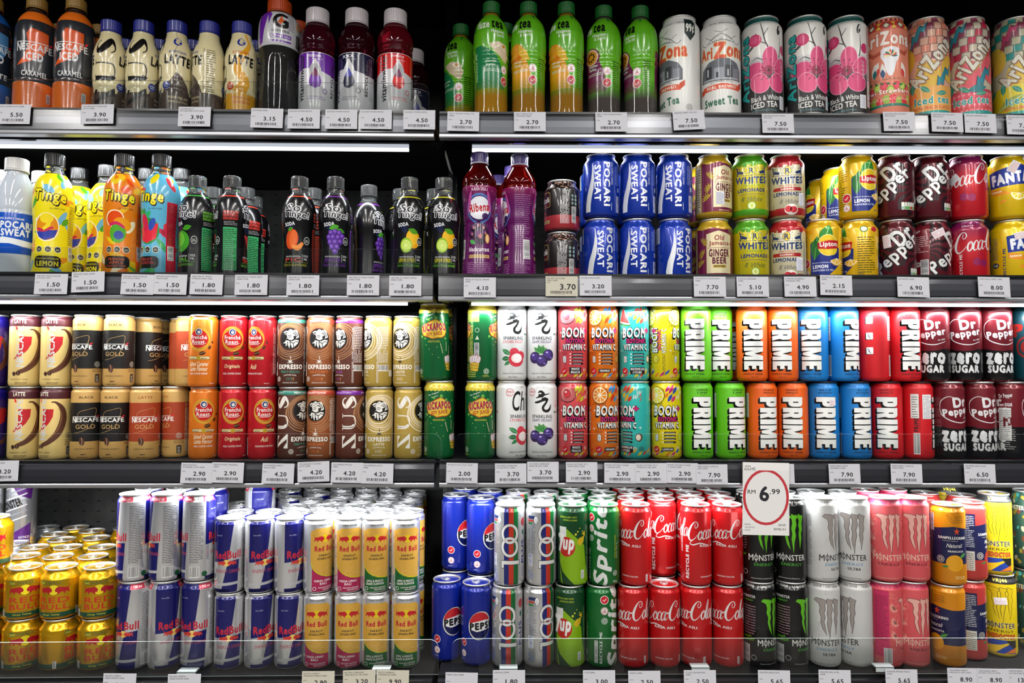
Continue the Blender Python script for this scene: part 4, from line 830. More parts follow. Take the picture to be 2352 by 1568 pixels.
@can('kiwi', 'big', 'd07a60', 'tall salmon pink fruit tea can with ox skull and feathers', kind='satin')
def _(a):
    for k in range(47):
        for j in range(3):
            if (k+j) % 2: a.rect(-117+k*5, 166+j*5, -112+k*5, 171+j*5, '6c1c20' if j != 1 else 'b8a040')
    a.rect(-117, 148, 117, 165, 'b8302c')
    for k in range(9): u = -104+k*26; a.poly([(u-7, 156), (u, 163), (u+7, 156), (u, 149)], '1c5c50'); a.poly([(u-5, 156), (u, 161), (u+5, 156), (u, 151)], 'e0d8b8'); a.poly([(u+8, 149), (u+18, 149), (u+13, 156)], 'd8b838'); a.poly([(u+8, 163), (u+18, 163), (u+13, 156)], 'd8b838')
    arz(a, -1, 128, 92, 24, 'e4dcd0', ('b84838', .035), arc=3)
    a.poly([(-6, 112), (6, 114), (17, 112), (24, 106), (21, 92), (16, 84), (12, 66), (8, 58), (3, 58), (-1, 66), (-5, 84), (-10, 94), (-12, 106)], 'dcdce0'); a.poly([(-10, 108), (-22, 104), (-34, 112), (-36, 106), (-24, 96), (-10, 100)], 'a84830'); a.poly([(22, 108), (32, 104), (42, 112), (43, 106), (34, 96), (22, 100)], 'a84830')
    for k in range(9): t = math.radians(k*22.5); leaf(a, 6, 96, 13, 5, k*22.5, ('1c7068', 'c84030', 'e0d0a0')[k % 3])
    for x, y, r, c in ((-14, 88, 250, 'c83838'), (-20, 86, 262, '1c6c6c'), (26, 84, 285, 'c83838'), (-8, 84, 275, '2c4c78')): leaf(a, x, y, 30, 9, r, 'e0dcd4'); leaf(a, x, y-12, 18, 8, r, c)
    a.txt('ALL NATURAL', 0, 52, 46, 4, '5c4838', b=.01)
    for k in range(10): u = -50+k*11; a.ell(u, 36+5*math.sin(k*2.2), 7, 8, ('c8283c', '88a838')[k % 2]); a.ell(u, 36+5*math.sin(k*2.2), 4, 5, ('d84858', 'b8cc60')[k % 2]); a.ell(u+4, 12+3*math.sin(k*1.7), 7, 8, ('88a838', 'c8283c')[k % 2]); leaf(a, u, 42, 8, 4, 60+k*20, '1c5c34')
    a.txt('Kiwi Strawberry', 2, 28, 88, 11, 'e8dcd0', b=.04, o=('a82c2c', .05)); a.txt('Fruit Juice Cocktail', 4, 14, 74, 7, 'e8a898', b=.03)
    a.rect(-117, 0, 117, 5, '1c6c5c')
def fuzzyt(a, c1, c2, fruit):
    for k in range(17):
        for j in range(6):
            u = -117+k*13.8+j*2; v = 186-j*14
            if (k+j) % 2: a.poly([(u, v), (u+13, v+1), (u+12, v-12), (u-1, v-13)], c1 if (k+j) % 4 != 1 else '7a2c44')
            a.stroke([(u, v), (u+13.8, v+1)], .9, '403838', n=1)
            a.stroke([(u, v), (u-1, v-14)], .9, '403838', n=1)
    rn = random.Random(8)
    for k in range(5): u = -90+k*44; a.ell(u, 90+20*math.sin(k*2), 22, 26, c2)
    for u, v, s in ((-22, 150, 1), (20, 66, 1.1), (60, 120, 1), (-70, 80, 1)):
        Z = [(-10, -26), (-2, -8), (2, -12), (8, 8), (14, 4), (20, 26), (12, 14), (6, 18), (-2, 0), (-6, 4)]
        a.poly([(u+x*s*1.12, v+y*s*1.1) for x, y in Z], '302c38'); a.poly([(u+x*s, v+y*s) for x, y in Z], '187888' if fruit != 'lemon' else 'a82c58')
    a.txt('AriZona', 2, 98, 104, 27, 'c8c4b4', b=.06, rot=52, o=('504038', .03), sd=(1.6, -1.6, 'b87838', 1))
    if fruit == 'peach': a.rect(-117, 0, 117, 52, 'd09848'); a.ell(-40, 36, 18, 14, 'd87840')
    elif fruit == 'rasp':
        a.rect(-117, 0, 117, 46, 'a8384c')
        for k in range(60): u = -60+(k % 15)*8+(k//15 % 2)*4; a.ell(u, 6+(k//15)*10, 4.6, 5.4, 'c8485c'); a.ell(u-1, 7+(k//15)*10, 1.8, 2, 'e08890')
        leaf(a, -4, 44, 34, 14, 10, '1c7078')
    else: a.rect(-117, 0, 117, 54, 'b8a814'); a.ell(-10, 40, 26, 16, 'c8b820'); leaf(a, -40, 12, 50, 16, 30, '88983c', 'd0d8a0')
    for k in range(5): leaf(a, -60+k*30, 40, 22, 9, 40+k*50, '28806c', '90c0a0')
    a.txt('Iced tea', 4, 26, 60, 13, '1c8888', b=.05, o=('d8d8c0', .03)); a.txt({'peach': 'WITH PEACH FLAVOR', 'rasp': 'RASPBERRY FLAVOR', 'lemon': 'WITH LEMON FLAVOR'}[fruit], 4, 12, 66, 6, 'c04830', b=.04); a.rect(-117, 0, 117, 6, '1c8c84')
@can('peacht', 'big', 'c89a84', 'tall checkered peach iced tea can with teal zigzags', kind='satin')
def _(a): fuzzyt(a, 'c87860', 'c8a030', 'peach')
@can('raspt', 'big', 'b8ac98', 'tall checkered raspberry iced tea can with teal zigzags', kind='satin')
def _(a): fuzzyt(a, 'a81c3c', 'c84c58', 'rasp')
@can('lemont', 'big', 'a8a488', 'tall checkered lemon iced tea can with magenta zigzags', kind='satin')
def _(a): fuzzyt(a, '188078', 'c8a838', 'lemon')
# ------------------------------------------------------------------ shelf four cans
@can('rbgold', 'squat', 'd8a414', 'short golden energy can with red bulls', kind='foil')
def _(a):
    for o in (0, 104):
        a.rect(o-26, 65, o-16, 71.5, '1c5c38'); a.txt('360', o-21, 68, 9, 4.6, 'd8c020', b=.04); a.txt('ENERGY', o, 68.2, 26, 4.4, '1c5c38', b=.02); a.stroke([(o-16, 65), (o+17, 65), (o+17, 71.5), (o-16, 71.5)], .5, '1c5c38', n=1, closed=True)
        bullhead(a, o, 54, 52, 'a81420', 'e8d41c'); a.txt('RED', o, 37.5, 50, 9.5, 'b83414', b=.03); a.txt('BULL', o, 25.4, 50, 9.5, 'b83414', b=.03)
        a.bars(o-14, 17, o+14, 19.6, 1, '6a4a10')
    a.rect(-103.6, 7, 103.6, 15.6, '0c4430')
    for o in (0, 104): a.txt('Diraja Tebing', o-4, 11.4, 30, 4, 'c8c020', b=.01, sh=.3)
    a.barcode(38, 7, 50, 20); a.bars(34, 24, 52, 60, 9, '5c4010', 3, vert=True); a.barcode(-44, 7, -38, 20)
def rbblue(a, H, top):
    # blue and silver quarters
    q = 22.9 if H > 150 else 20.9; m = H*.42
    lo = '~c4c4c6'
    for o in (0, 4*q):
        a.poly([(o-q*1.0, m), (o+q*.55, m+3), (o+q*1.0, H-4), (o-q*1.0, H-4)], '10105c'); a.poly([(o+q*.55, m+3), (o+q*1.5, m+5), (o+q*1.35, 3), (o-q*.05, 3)], '10105c')
        a.rect(o-q, 3, o+q*.4, 10, '10105c'); a.poly([(o-q*1.0, 14), (o+q*1.5, 17), (o+q*1.5, 22), (o-q*1.0, 19)], 'b0b0b4'); a.poly([(o-q*1.0, 3), (o+q*.7, 3), (o+q*.75, 9), (o-q, 8)], '10105c')
        a.txt('Red', o-q*.2, m+14, 23, 13, 'c02438', b=.05); a.txt('Bull', o+q*1.0+1, m+15, 24, 13.5, 'b8283c', b=.05)
        bullhead(a, o+q*.42, m-1, 36, 'c83c34', 'e8c868')
        a.txt('ENERGY DRINK', o+q*.5, m-15, 48, 6, 'a83c54', b=.01); a.txt('Serve chilled.', o-6, H-28, 13, 2.6, 'b0b0d0')
    if top: a.rect(-92, H-13, 92, H-3, 'b42c44') if False else [a.rect(u, H-13, u+26, H-4, 'b42c44') for u in (20, 64, -60)]; [a.txt('355 ml', u+13, H-8.5, 16, 4, 'e8d8dc', b=.03) for u in (20, 64, -60)]
    # side with the small print
    c = 2.3*q
    a.bars(c-12, H*.22, c+12, H*.88, 34, '4a4a52', 4); a.barcode(c-12, 8, c+6, 28); a.ell(c+15, 14, 5, 5, '1c5434')
@can('rb355', 'bull', 'e0e0e2', 'tall blue and silver energy can with red lettering', kind='foil')
def _(a): rbblue(a, 158, True)
@can('rb250', 'slim', 'e0e0e2', 'slim blue and silver energy can with red lettering', kind='foil')
def _(a): rbblue(a, 134, False)
def rbspark(a, foot, l1, l2):
    for o in (0, 84):
        a.poly([(o-38, 3), (o+30, 3), (o+30, 118), (o+20, 122), (o-14, 121), (o-32, 114)] if 0 else [(o-22, 3), (o+26, 3), (o+26, 112), (o+18, 118), (o-14, 118), (o-22, 112)], foot)
        a.poly([(o-25, 62), (o-22, 46), (o-12, 36), (o+4, 29), (o+26, 27), (o+28, 112), (o+20, 118), (o-14, 118), (o-25, 112)], 'd0a040')
        a.stroke([(o-24, 56), (o-19, 44), (o-8, 35), (o+8, 29.6), (o+26, 28)], 2, 'c8b818')
        rn = random.Random(7)
        for k in range(40): x = rn.uniform(-8, 26); y = rn.uniform(30, 50); a.ell(o+x, y, .45, .45, 'dcc48c', n=6)
        a.txt('ZERO SUGAR', o+2, 123.5, 26, 3, '303030', b=.03)
        bullhead(a, o+2, 98, 42, 'b81c24', 'd8bc14'); a.txt('Red Bull', o+2, 81, 38, 9, 'b4202c', b=.06); a.txt('ENERGY', o+2, 68.6, 22, 4, '2c241c', b=.05); a.txt('SPARKLING', o+2, 62.6, 29, 4, '2c241c', b=.05)
        a.txt(l1, o-1, 22.6, 32, 4, 'e4dcdc', b=.05); a.txt(l2, o-1, 17.4, 34 if len(l2) > 6 else 12, 4, 'e4dcdc', b=.05)
        a.txt('MINUMAN BERPERISA', o+5, 10.4, 30, 2.6, 'd8ccd0', b=.03); a.txt('BERKARBONAT', o+9, 6.8, 22, 2.6, 'd8ccd0', b=.03); a.ring(o-17, 9, 3, 3, .9, 'e0e0e0')
        a.bars(o+30, 20, o+38, 112, 6, '60606a', 4, vert=True)
@can('rbpom', 'slim', 'e2e2e4', 'slim golden sparkling energy can with magenta foot', kind='foil')
def _(a): rbspark(a, 'a81c50', 'PERISA LIMAU', 'BALI')
@can('rbapple', 'slim', 'e2e2e4', 'slim golden sparkling energy can with green foot', kind='foil')
def _(a): rbspark(a, '145c28', 'APPLE & MUSCAT', 'GRAPE FLAVOUR')
@can('pepsi', 'sleek', '0a1e80', 'deep blue cola can with red, white and blue globe', kind='can')
def _(a):
    for o in (0, 90):
        a.ell(o, 74, 23, 27, '08103c', rot=-12); a.ell(o, 74, 22, 26, 'dcdcdc', rot=-12)
        R1 = [(o+21*math.cos(math.radians(t)), 74+24.6*math.sin(math.radians(t))) for t in range(20, 171, 10)]
        a.poly(R1+[(o-20.4, 78), (o-8, 81.4), (o+8, 84)], 'b41c24')
        R2 = [(o+21*math.cos(math.radians(t)), 74+24.6*math.sin(math.radians(t))) for t in range(195, 346, 10)]
        a.poly(R2+[(o+8, 65.4), (o-6, 63)], '0a1248')
        a.txt('PEPSI', o+1, 73.4, 40, 11.4, '101014', b=.085, rot=3)
    tick(a, -34, 42, 6.4); pyramid(a, -34, 22, 6.4); a.bars(-40, 11, -28, 13, 1, 'd8d8e0'); tick(a, 57, 42, 6.4); pyramid(a, 57, 22, 6.4)
    for o in (-60, 20): a.ell(o, 14, 6, 6, '1838a8') 
@can('plus', 'sleek', 'd6d6d6', 'silver isotonic can with blue, red and green stripes and big white 100', kind='foil', lid='dadada')
def _(a):
    for o in (0, 90):
        for k, c in enumerate(('182064', 'b42c1c', '0e5c2c')): a.rect(o-13+k*9, 3, o-4+k*9, 143, c)
        for w, c in ((6.2, '282c38'), (4.6, 'd0d0ce')):
            a.ring(o-2, 96, 14, 16, w, c); a.ring(o-2, 72, 14, 16, w, c)
        a.poly([(o-18.6, 38), (o+17, 38), (o+17, 51), (o-11, 51), (o-11, 53), (o-18.6, 53)][:0] or [(o-18.6, 33), (o-12.6, 33), (o-12.6, 39.6), (o+17, 39.6), (o+17, 48), (o-18.6, 48)], '282c38'); a.poly([(o-17.8, 34), (o-13.4, 34), (o-13.4, 40.6), (o+16.2, 40.6), (o+16.2, 47), (o-17.8, 47)], 'd0d0ce')
        a.txt('PLUS', o+26, 62, 42, 7.4, '20307c', b=.05, rot=90); a.ell(o+27, 116, 6, 8, 'a83440'); a.ell(o+27, 97, 3, 5, '1c5c50')
        a.bars(o+24, 16, o+30, 36, 3, '6070a0', 3, vert=True)
    a.bars(-40, 60, -24, 122, 24, '60687c', 4); a.rect(-40, 122, -25, 128, '20305c'); a.rect(-40, 117, -28, 121, 'b04038'); a.rect(-40, 112, -30, 116, '287848'); a.ell(-23, 121, 4, 7, 'e8e8e8'); a.ring(-23, 121, 4, 7, .6, '303848'); a.stroke([(-25, 116), (-23, 125), (-21, 116)], .9, '303848', n=1)
    a.barcode(-40, 36, -30, 58, vert=True, fg='305090'); a.bars(-40, 12, -28, 30, 6, '5070b0', 8)
@can('sevenup', 'sleek', '0c3c1c', 'dark green lemon lime can with red disc and lime splash', kind='can')
def _(a):
    for o in (0, 90):
        a.poly([(o-24, 3), (o+40, 3), (o+28, 40), (o+24, 74), (o-10, 104), (o-28, 104), (o-28, 50)], '7ca80c'); a.poly([(o-20, 3), (o+4, 3), (o-20, 26), (o-28, 44)], '0c3c1c')
        a.poly([(o-28, 108), (o-12, 108), (o-12, 88), (o-28, 70)], 'd0d4d0'); a.ell(o-12, 72, 17, 18, 'b4281c'); a.txt('up', o-8, 72, 20, 24, 'e4e4e0', b=.07, sh=.15); a.txt('7', o-24, 78, 14, 30, 'e4e4e0', b=.07)
        a.txt('LEMON & LIME TASTE', o-9, 126, 34, 3, 'a8c030', b=.03); a.txt('LEMON & LIMAU', o-5, 120.6, 27, 3, 'a8c030', b=.03)
        for x, y, r in ((10, 100, 1.6), (14, 106, 1), (6, 95, 2.2), (20, 100, 1.2)): a.ell(o+x, y, r, r, 'c8c828', n=12)
        a.poly([(o+12, 88), (o+24, 92), (o+22, 80), (o+14, 74), (o+8, 80)], 'c8a818'); a.poly([(o+18, 96), (o+26, 100), (o+26, 90)], 'c8a818')
        a.rrect(o+16, 14, o+23, 30, 2.4, 'd0d4d0'); a.bars(o+17.6, 16, o+21.6, 28, 4, '304030', 4); a.bars(o+30, 20, o+38, 110, 5, '80a070', 4, vert=True)
@can('sprite', 'sleek', '0a5c24', 'green soda can with large white lettering running up', kind='can')
def _(a):
    for o in (0, 90):
        a.txt('Sprite', o-4, 76, 148, 34, 'd4d8d4', b=.055, rot=90, sh=.18)
        a.txt('LEMON-LIME FLAVOURED', o+22, 72, 42, 3, 'b0b830', b=.03, rot=90); a.bars(o+26, 50, o+29, 90, 1, 'b0c8b0', vert=True); halal(a, o+22, 24, 4.6, 'c8d0c8'); a.txt('320 mL', o+22, 9, 10, 3.6, 'c8d0c8', b=.05)
    a.txt('RECYCLE ME', -34, 38, 56, 5, 'd4d8d4', b=.06, rot=90) ; tick(a, -27, 124, 7); pyramid(a, -27, 104, 7, bg='d4d8d4'); halal(a, -27, 86, 5.4, 'd4d8d4'); a.barcode(-46, 10, -40, 50, vert=True)
@can('coke', 'sleek', 'b01014', 'red cola can with white flowing script', kind='can')
def _(a):
    for o in (0, 90):
        coke(a, o+0, 101, 92, 'd6d6d4', rot=4, vs=1.5)
        a.txt('RASA ASLI', o-2, 74, 38, 4.4, 'd6d6d4', b=.05, rot=-2); a.txt('KURANG KALORI', o-4, 18, 32, 2.8, 'd0c0c0', b=.04)
    a.txt('RECYCLE ME', -45, 44, 60, 6, 'd6d6d4', b=.07, rot=90); a.rrect(28, 8, 33, 22, 2, 'd0c8c8'); a.bars(29.4, 10, 32, 20, 4, '801010', 3)
    a.barcode(-62, 60, -55, 110, vert=True, bg=None, fg='d6d0d0')
def monster(a, claws, word, eng, sub, edge, top, topink, toptxt, o2=None):
    a.rect(-91.7, 143, 91.7, 151, top)
    for o in (-62, 0, 62): a.txt(toptxt, o, 147, 54, 4, topink, b=.05)
    for o in (0, 92):
        claw(a, o+1, 60, 46, 66, claws, edge)
        monster_word(a, o, 46, 56, 11, word, o=o2); a.txt('ENERGY', o+1, 33.6, 38, 5, eng, b=.05)
        if sub: a.txt(sub, o+4, 25, 22, 5, '202020', b=.07)
        a.txt('Minuman Berperisa Berkarbonat', o-4, 8, 40, 2.6, word if word != '101010' else '404040', b=.02)
@can('mgreen', 'tall', '0c0d0c', 'black energy can with green claw marks', kind='can')
def _(a):
    monster(a, '5cb01c', 'd0d0cc', '3c8c2c', None, None, '0c0d0c', 'c0c0bc', 'L-CARNITINE + TAURINE')
    a.txt('MONSTER', -46, 128, 28, 5, 'c8c8c8', b=.05); a.txt('ENERGY', -46, 121, 20, 3, '4c9c2c', b=.05); a.bars(-60, 60, -32, 114, 11, '8c6c74', 5); a.txt('Unleash', -50, 55, 18, 4, '5cb01c', b=.03, rot=8); a.txt('The Beast!', -48, 49, 26, 5, '5cb01c', b=.03, rot=8); a.barcode(-64, 8, -44, 40, vert=True); a.ring(-36, 18, 4.4, 4.4, 1, 'b0b0b0')
def lace(a, col, seed, n=26):
    rn = random.Random(seed)
    for k in range(n):
        x = rn.uniform(-88, 88); y = rn.uniform(12, 138); r = rn.uniform(3, 8); t = rn.uniform(0, 6)
        a.L.append((None,)) if False else a.stroke([(x+r*(1-i/7)*math.cos(t+i), y+r*(1-i/7)*math.sin(t+i)) for i in range(7)], .55, col, n=3)
@can('mwhite', 'tall', 'b4b4b2', 'white filigree energy can with grey claw marks', kind='satin')
def _(a):
    lace(a, 'a8a4a2', 2, 60); monster(a, '8c8480', '282828', '6888a0', 'ULTRA', '282424', 'b4b4b2', '303030', 'TAURINE + ZERO SUGAR')
    a.bars(-62, 30, -42, 124, 26, '606060', 4)
@can('mpink', 'tall', 'c04c50', 'coral pink energy can with pale claw marks', kind='satin')
def _(a):
    lace(a, 'd88478', 5, 50)
    for x, y in ((-28, 84), (-28, 60), (-30, 110), (64, 84), (62, 60)):
        for k in range(9): leaf(a, x, y, 11, 2.6, 130+k*22, 'd88c80')
    monster(a, 'd09c90', 'd0a898', '6c2030', None, '40181c', 'b82c50', '601828', 'PIPELINE PUNCH')
    a.rect(-66, 20, -40, 140, 'b02450'); a.bars(-64, 50, -42, 132, 26, '701838', 4); a.barcode(-50, 8, -36, 36)
@can('spel', 'sleek', 'c47c0c', 'orange citrus can with navy label and red star', kind='can')
def _(a): spell(a, 'orange')
@can('spred', 'sleek', 'a83430', 'blood red citrus can with navy panel of white print', kind='can')
def _(a): spell(a, 'red')
def spell(a, kindn):
    base = {'orange': 'c47c0c', 'red': 'a83430'}[kindn]
    a.rect(-90.2, 40, 90.2, 104, '181c44')
    for o in (0, 90):
        a.poly([(o-45, 96), (o-20, 104), (o+10, 108), (o+45, 100), (o+45, 110), (o-45, 110)], base) if 0 else a.poly([(o-30, 104), (o, 109), (o+30, 104), (o+30, 100), (o-30, 100)], '181c44')
        P = [(o+6+6*math.cos(math.radians(90+k*36))*(1 if k % 2 == 0 else .42), 100+7*math.sin(math.radians(90+k*36))*(1 if k % 2 == 0 else .42)) for k in range(10)]; a.poly(P, 'c84828')
        a.txt('SANPELLEGRINO', o, 88, 50, 5, 'dcd8d0', b=.06); a.bars(o-18, 82, o+18, 84, 1, 'b0a890'); a.txt('Naturali', o+2, 74, 28, 7, 'dcd8d0', b=.01, sh=.4); a.txt('ARANCIATA', o+4, 63.6, 28, 3.6, 'dcd8d0', b=.04)
        a.ell(o+2, 42, 15, 15, 'd89818' if kindn == 'orange' else 'a83020'); leaf(a, o+10, 52, 16, 7, 30, '3c7c38', '9cc080'); leaf(a, o-8, 36, 12, 4, 190, '3c7c38')
        halal(a, o-22, 48, 6, 'c8c0b0'); a.stroke([(o-12, 130), (o-8, 124), (o-4, 118), (o+2, 114), (o-2, 122), (o-10, 132)], .8, '805018', n=2); a.bars(o+2, 116, o+20, 130, 4, '805018', 4); a.bars(o+2, 14, o+22, 20, 2, 'e0c890', 4)
    a.bars(-56, 66, -34, 124, 16, 'c8c8cc' if kindn == 'red' else '303048', 4) if kindn == 'orange' else (a.rect(-58, 62, -30, 126, '181c44'), a.bars(-56, 64, -32, 124, 18, 'c8c8cc', 4))
    a.rect(-58, 20, -32, 56, 'c8c4b8') if kindn == 'red' else a.barcode(-60, 98, -34, 130, vert=True)
    if kindn == 'red': a.bars(-56, 22, -34, 54, 9, '606060', 5)
@can('vr', 'tall', 'ccb00c', 'yellow energy can with black claw outlines and doctor lettering', kind='satin')
def _(a):
    a.rect(-91.7, 138, 91.7, 151, '1c1c1c')
    for o in (0, 92):
        a.txt('VR|46', o, 144, 26, 7, 'd8c848', b=.05); claw(a, o, 72, 48, 60, 'ccb00c', '181410'); monster_word(a, o, 60, 54, 10, '181818', o=('c8c4b0', .03)); a.txt('ENERGY', o, 49.6, 46, 5, '504810', b=.04)
        a.txt('THEDOCTOR', o, 39.6, 52, 8, 'c04c20', b=.08, o=('20201c', .04)); a.rect(o-28, 8, o+28, 33, '1c3c94'); a.poly([(o-28, 8), (o-10, 8), (o+4, 20), (o+26, 33), (o-2, 24), (o-28, 20)], 'd8b018'); a.poly([(o+8, 33), (o+28, 33), (o+28, 14), (o+16, 22)], '181818'); a.poly([(o+4, 8), (o+28, 10), (o+28, 20), (o+14, 14)], 'c86c18')
@can('lagoon', 'tall', '24443c', 'dark energy can covered in fine multicoloured drawing', kind='satin')
def _(a):
    rn = random.Random(6)
    for k in range(150): blob(a, rn.uniform(-88, 88), rn.uniform(8, 146), rn.uniform(2, 5), rn.choice(('2c6c58', '8c7c28', 'a8a890', '1c2c48', '6c3c28', '3c8c84')), k, n=6)
    a.txt('MONSTER', -30, 120, 40, 8, 'd8d0b0', b=.04)
@can('punch', 'tall', 'b0b0b2', 'silver and purple juice energy can', kind='foil')
def _(a):
    for o in (0, 92):
        a.poly([(o-20, 3), (o+34, 3), (o+34, 60), (o, 40), (o-20, 20)], '4c1468'); a.poly([(o-10, 154), (o+40, 154), (o+34, 110), (o+10, 120)], '4c1468')
        for k in range(7): a.stroke([(o-20, 60+k*12), (o+26, 76+k*12)], 2.6, ('d0d0d0', '909098')[k % 2], n=1)
        a.txt('GOLD', o+22, 30, 20, 5, 'd8d8d8', b=.06); a.txt('GRAPE', o+22, 22, 20, 5, 'd8d8d8', b=.06); a.txt('MONSTER', o-6, 100, 44, 16, '101010', b=.06, rot=20)
@can('silvershort', 'squat', 'c2c3c6', 'short plain silver can', kind='foil')
def _(a): a.rect(-103, 40, 103, 60, 'd0d0d2')
# ------------------------------------------------------------------ bottles
def smooth(P, n=4):
    out = []; N = len(P); A = np.array(P, float)
    for i in range(N-1):
        p0, p1, p2, p3 = A[max(i-1, 0)], A[i], A[i+1], A[min(i+2, N-1)]
        if p2[1]-p1[1] < 3.2: out.append(p1); continue
        for k in range(n):
            t = k/n; out.append(.5*((2*p1)+(-p0+p2)*t+(2*p0-5*p1+4*p2-p3)*t*t+(-p0+3*p1-3*p2+p3)*t**3))
    out.append(A[-1]); r = [out[0]]
    for p in out[1:]:
        if p[1] > r[-1][1]+.05: r.append(p)
    return [tuple(p) for p in r]
def sub(prof, a, b, off=.25):
    v = [p[1] for p in prof]; r = [p[0] for p in prof]
    return [(np.interp(a, v, r)+off, a)]+[(p[0]+off, p[1]) for p in prof if a+.3 < p[1] < b-.3]+[(np.interp(b, v, r)+off, b)]
_cap = {}
def cap_mesh(r, v0, v1, col, ring=None):
    k = (r, v0, v1, str(col), ring)
    if k in _cap: return _cap[k]
    mb = MB(); m = col if not isinstance(col, str) else M(col, 'cap'); n = 72
    def ribbed(P, m):
        V = []
        for rr, z in P:
            for k in range(n): a = 2*math.pi*k/n; q = rr-(.35 if k % 2 else 0); V.append((q*math.sin(a)/1000, -q*math.cos(a)/1000, z/1000))
        F = [(j*n+k, j*n+(k+1) % n, (j+1)*n+(k+1) % n, (j+1)*n+k) for j in range(len(P)-1) for k in range(n)]
        mb.add(V, F, m, False)
    ribbed([(r, v0+3.4), (r, v1-1.6)], m)
    mb.lathe([((r-.1)/1000, (v1-1.7)/1000), ((r-.5)/1000, (v1-.6)/1000), ((r-1.6)/1000, v1/1000), (.0001, v1/1000)], m, n=n, cap=False)
    mb.lathe([((r-.6)/1000, (v0+3.5)/1000), ((r-.6)/1000, (v0+2.7)/1000)], M('202020', 'matt'), n=48, cap=False)
    mr = M(ring, 'cap') if ring else m
    mb.lathe([((r-1)/1000, v0/1000), ((r+.5)/1000, v0/1000), ((r+.6)/1000, (v0+2.2)/1000), ((r-.2)/1000, (v0+2.8)/1000)], mr, n=48, cap=False)
    _cap[k] = mb.mesh('cap'); return _cap[k]
def bottle(key, prof, bodymat, cap, desc, sleeve=None, base='101010', kind='sleeve', n=4, caplabel=None, ring=None, bodyart=None):
    def deco(fn):
        P = smooth(prof, n); DES[key] = dict(form='bottle', prof=P, R=max(p[0] for p in P), mat=bodymat, cap=cap, desc=desc, sleeve=sleeve, base=base, kind=kind, fn=fn, ring=ring, bodyart=bodyart); return fn
    return deco
CLEARCAP = liquid('c4c8c8', .12, 1.3)
P_ICED = [(27, 0), (32, 3), (33.5, 10), (33.5, 64), (32.2, 70), (31.8, 76), (33.5, 86), (33.5, 150), (33, 164), (31, 178), (26, 192), (19, 202), (14.5, 208), (14, 213)]
def iced(a, ca, cb, sub_):
    a.rect(-106, 166, 106, 206, ca); a.rect(-106, -20, 106, 51, ca)
    for o in (0, 105):
        a.poly([(o-8, 150), (o+22, 144), (o+22, 118), (o+12, 100), (o-6, 88), (o-30, 80), (o-16, 98), (o-10, 120), (o-14, 138)], cb)
        nescafe(a, o, 116, 62, 15, 'dcdcdc'); a.txt('ICED', o-2, 97, 30, 14, 'dcdcdc', b=.06); a.txt(sub_, o, 66, 42, 9, 'd0d0d0', b=.05)
        a.rrect(o+20, 16, o+28, 34, 2, 'c8c8c8'); a.bars(o+21.4, 18, o+26.6, 32, 4, '404040', 4)
    a.rect(44, 54, 66, 150, 'c87828'); a.bars(46, 56, 64, 148, 18, '301c10', 3, vert=True)
@bottle('iced', P_ICED, '38231a', (17, 212, 233, 'a8823c'), 'orange and charcoal iced coffee bottle with gold cap', (1, 204), '2c2e33', n=3)
def _(a): iced(a, 'e8701c', 'e0581c', 'CARAMEL')
@bottle('icedblue', P_ICED, '38231a', (17, 212, 233, 'a8823c'), 'blue and charcoal iced coffee bottle with gold cap', (1, 204), '1c2430', n=3)
def _(a): iced(a, '1c58a8', '4c84b8', 'LATTE')
P_ZUS = [(24, 0), (27.5, 2), (28.6, 8), (28.4, 50), (27.6, 58), (28.4, 66), (27.8, 74), (28.6, 84), (28.4, 104), (29, 116), (28, 128), (24, 144), (19.4, 156), (17.6, 164), (17.2, 170)]
def zusb(a, kopi):
    a.txt('* SPECIALTY LATTE * SPECIALTY LATTE *', 0, 166, 1, 1, 'e0e0e0') if 0 else None
    d = '4a3c32' if kopi else 'd89c1c'
    a.rect(-91, 0, 91, 34, d)
    for o in (0, 90):
        if kopi: a.poly([(o-26, 30), (o+28, 30), (o+20, 52), (o+10, 66), (o, 74), (o-8, 60), (o-20, 48)], d); a.stroke([(o-3, 158, 1.4), (o+2, 130, 1), (o-6, 100, 1.2), (o+2, 74, 1.6)], 1, '8c8478')
        else: a.stroke([(o+14, 150, 5), (o+20, 130, 8), (o+4, 104, 11), (o-4, 80, 14), (o+10, 56, 18), (o-4, 34, 26)], 1, 'd89c1c')
        a.ell(o+2, 132, 9, 8, '20308c'); a.poly([(o-2, 138), (o+6, 139), (o+10, 133), (o+4, 130), (o+8, 126), (o, 127), (o-3, 131), (o-1, 134)], 'c8bc98')
        a.txt('KOPITIAM' if kopi else 'BUTTERCREME', o+2, 110, 30, 5.4, '24388c' if kopi else 'c04818', b=.03, arc=1); a.txt('LATTE', o+2, 96, 46, 16, '141210', b=.07, rot=-3)
        a.txt('MANIS MACAM' if kopi else 'BUTTER LATE', o+4, 26, 34, 5, 'c8b890' if kopi else 'c04818', b=.04); a.txt('JANJI EX YOU' if kopi else 'THAN NEVER', o+4, 18, 34, 5, 'c8b890' if kopi else 'c04818', b=.04)
        a.ell(o-18, 48, 7.5, 7.5, '24388c' if kopi else 'c04818'); a.txt('CLASSIC', o-18, 50, 10, 2.6, 'd8d8d8', b=.04); a.txt('TWIST', o-18, 46, 8, 2.6, 'd8d8d8', b=.04)
    # big serif letters up the seam
    zusZ(a, -46, 74, 132, 36, '141210', 1.5)
    a.bars(34, 24, 50, 118, 22, '4a4438', 4); a.bars(28, 40, 32, 118, 2, '4a4438', 5, vert=True); a.barcode(32, 8, 40, 36, bg=None)
@bottle('zuskop', P_ZUS, 'c0b088', (17.6, 168.4, 192, '242c8c'), 'cream coffee bottle with blue cap and brown foot', (1, 168), 'd8cca0', n=3)
def _(a): zusb(a, True)
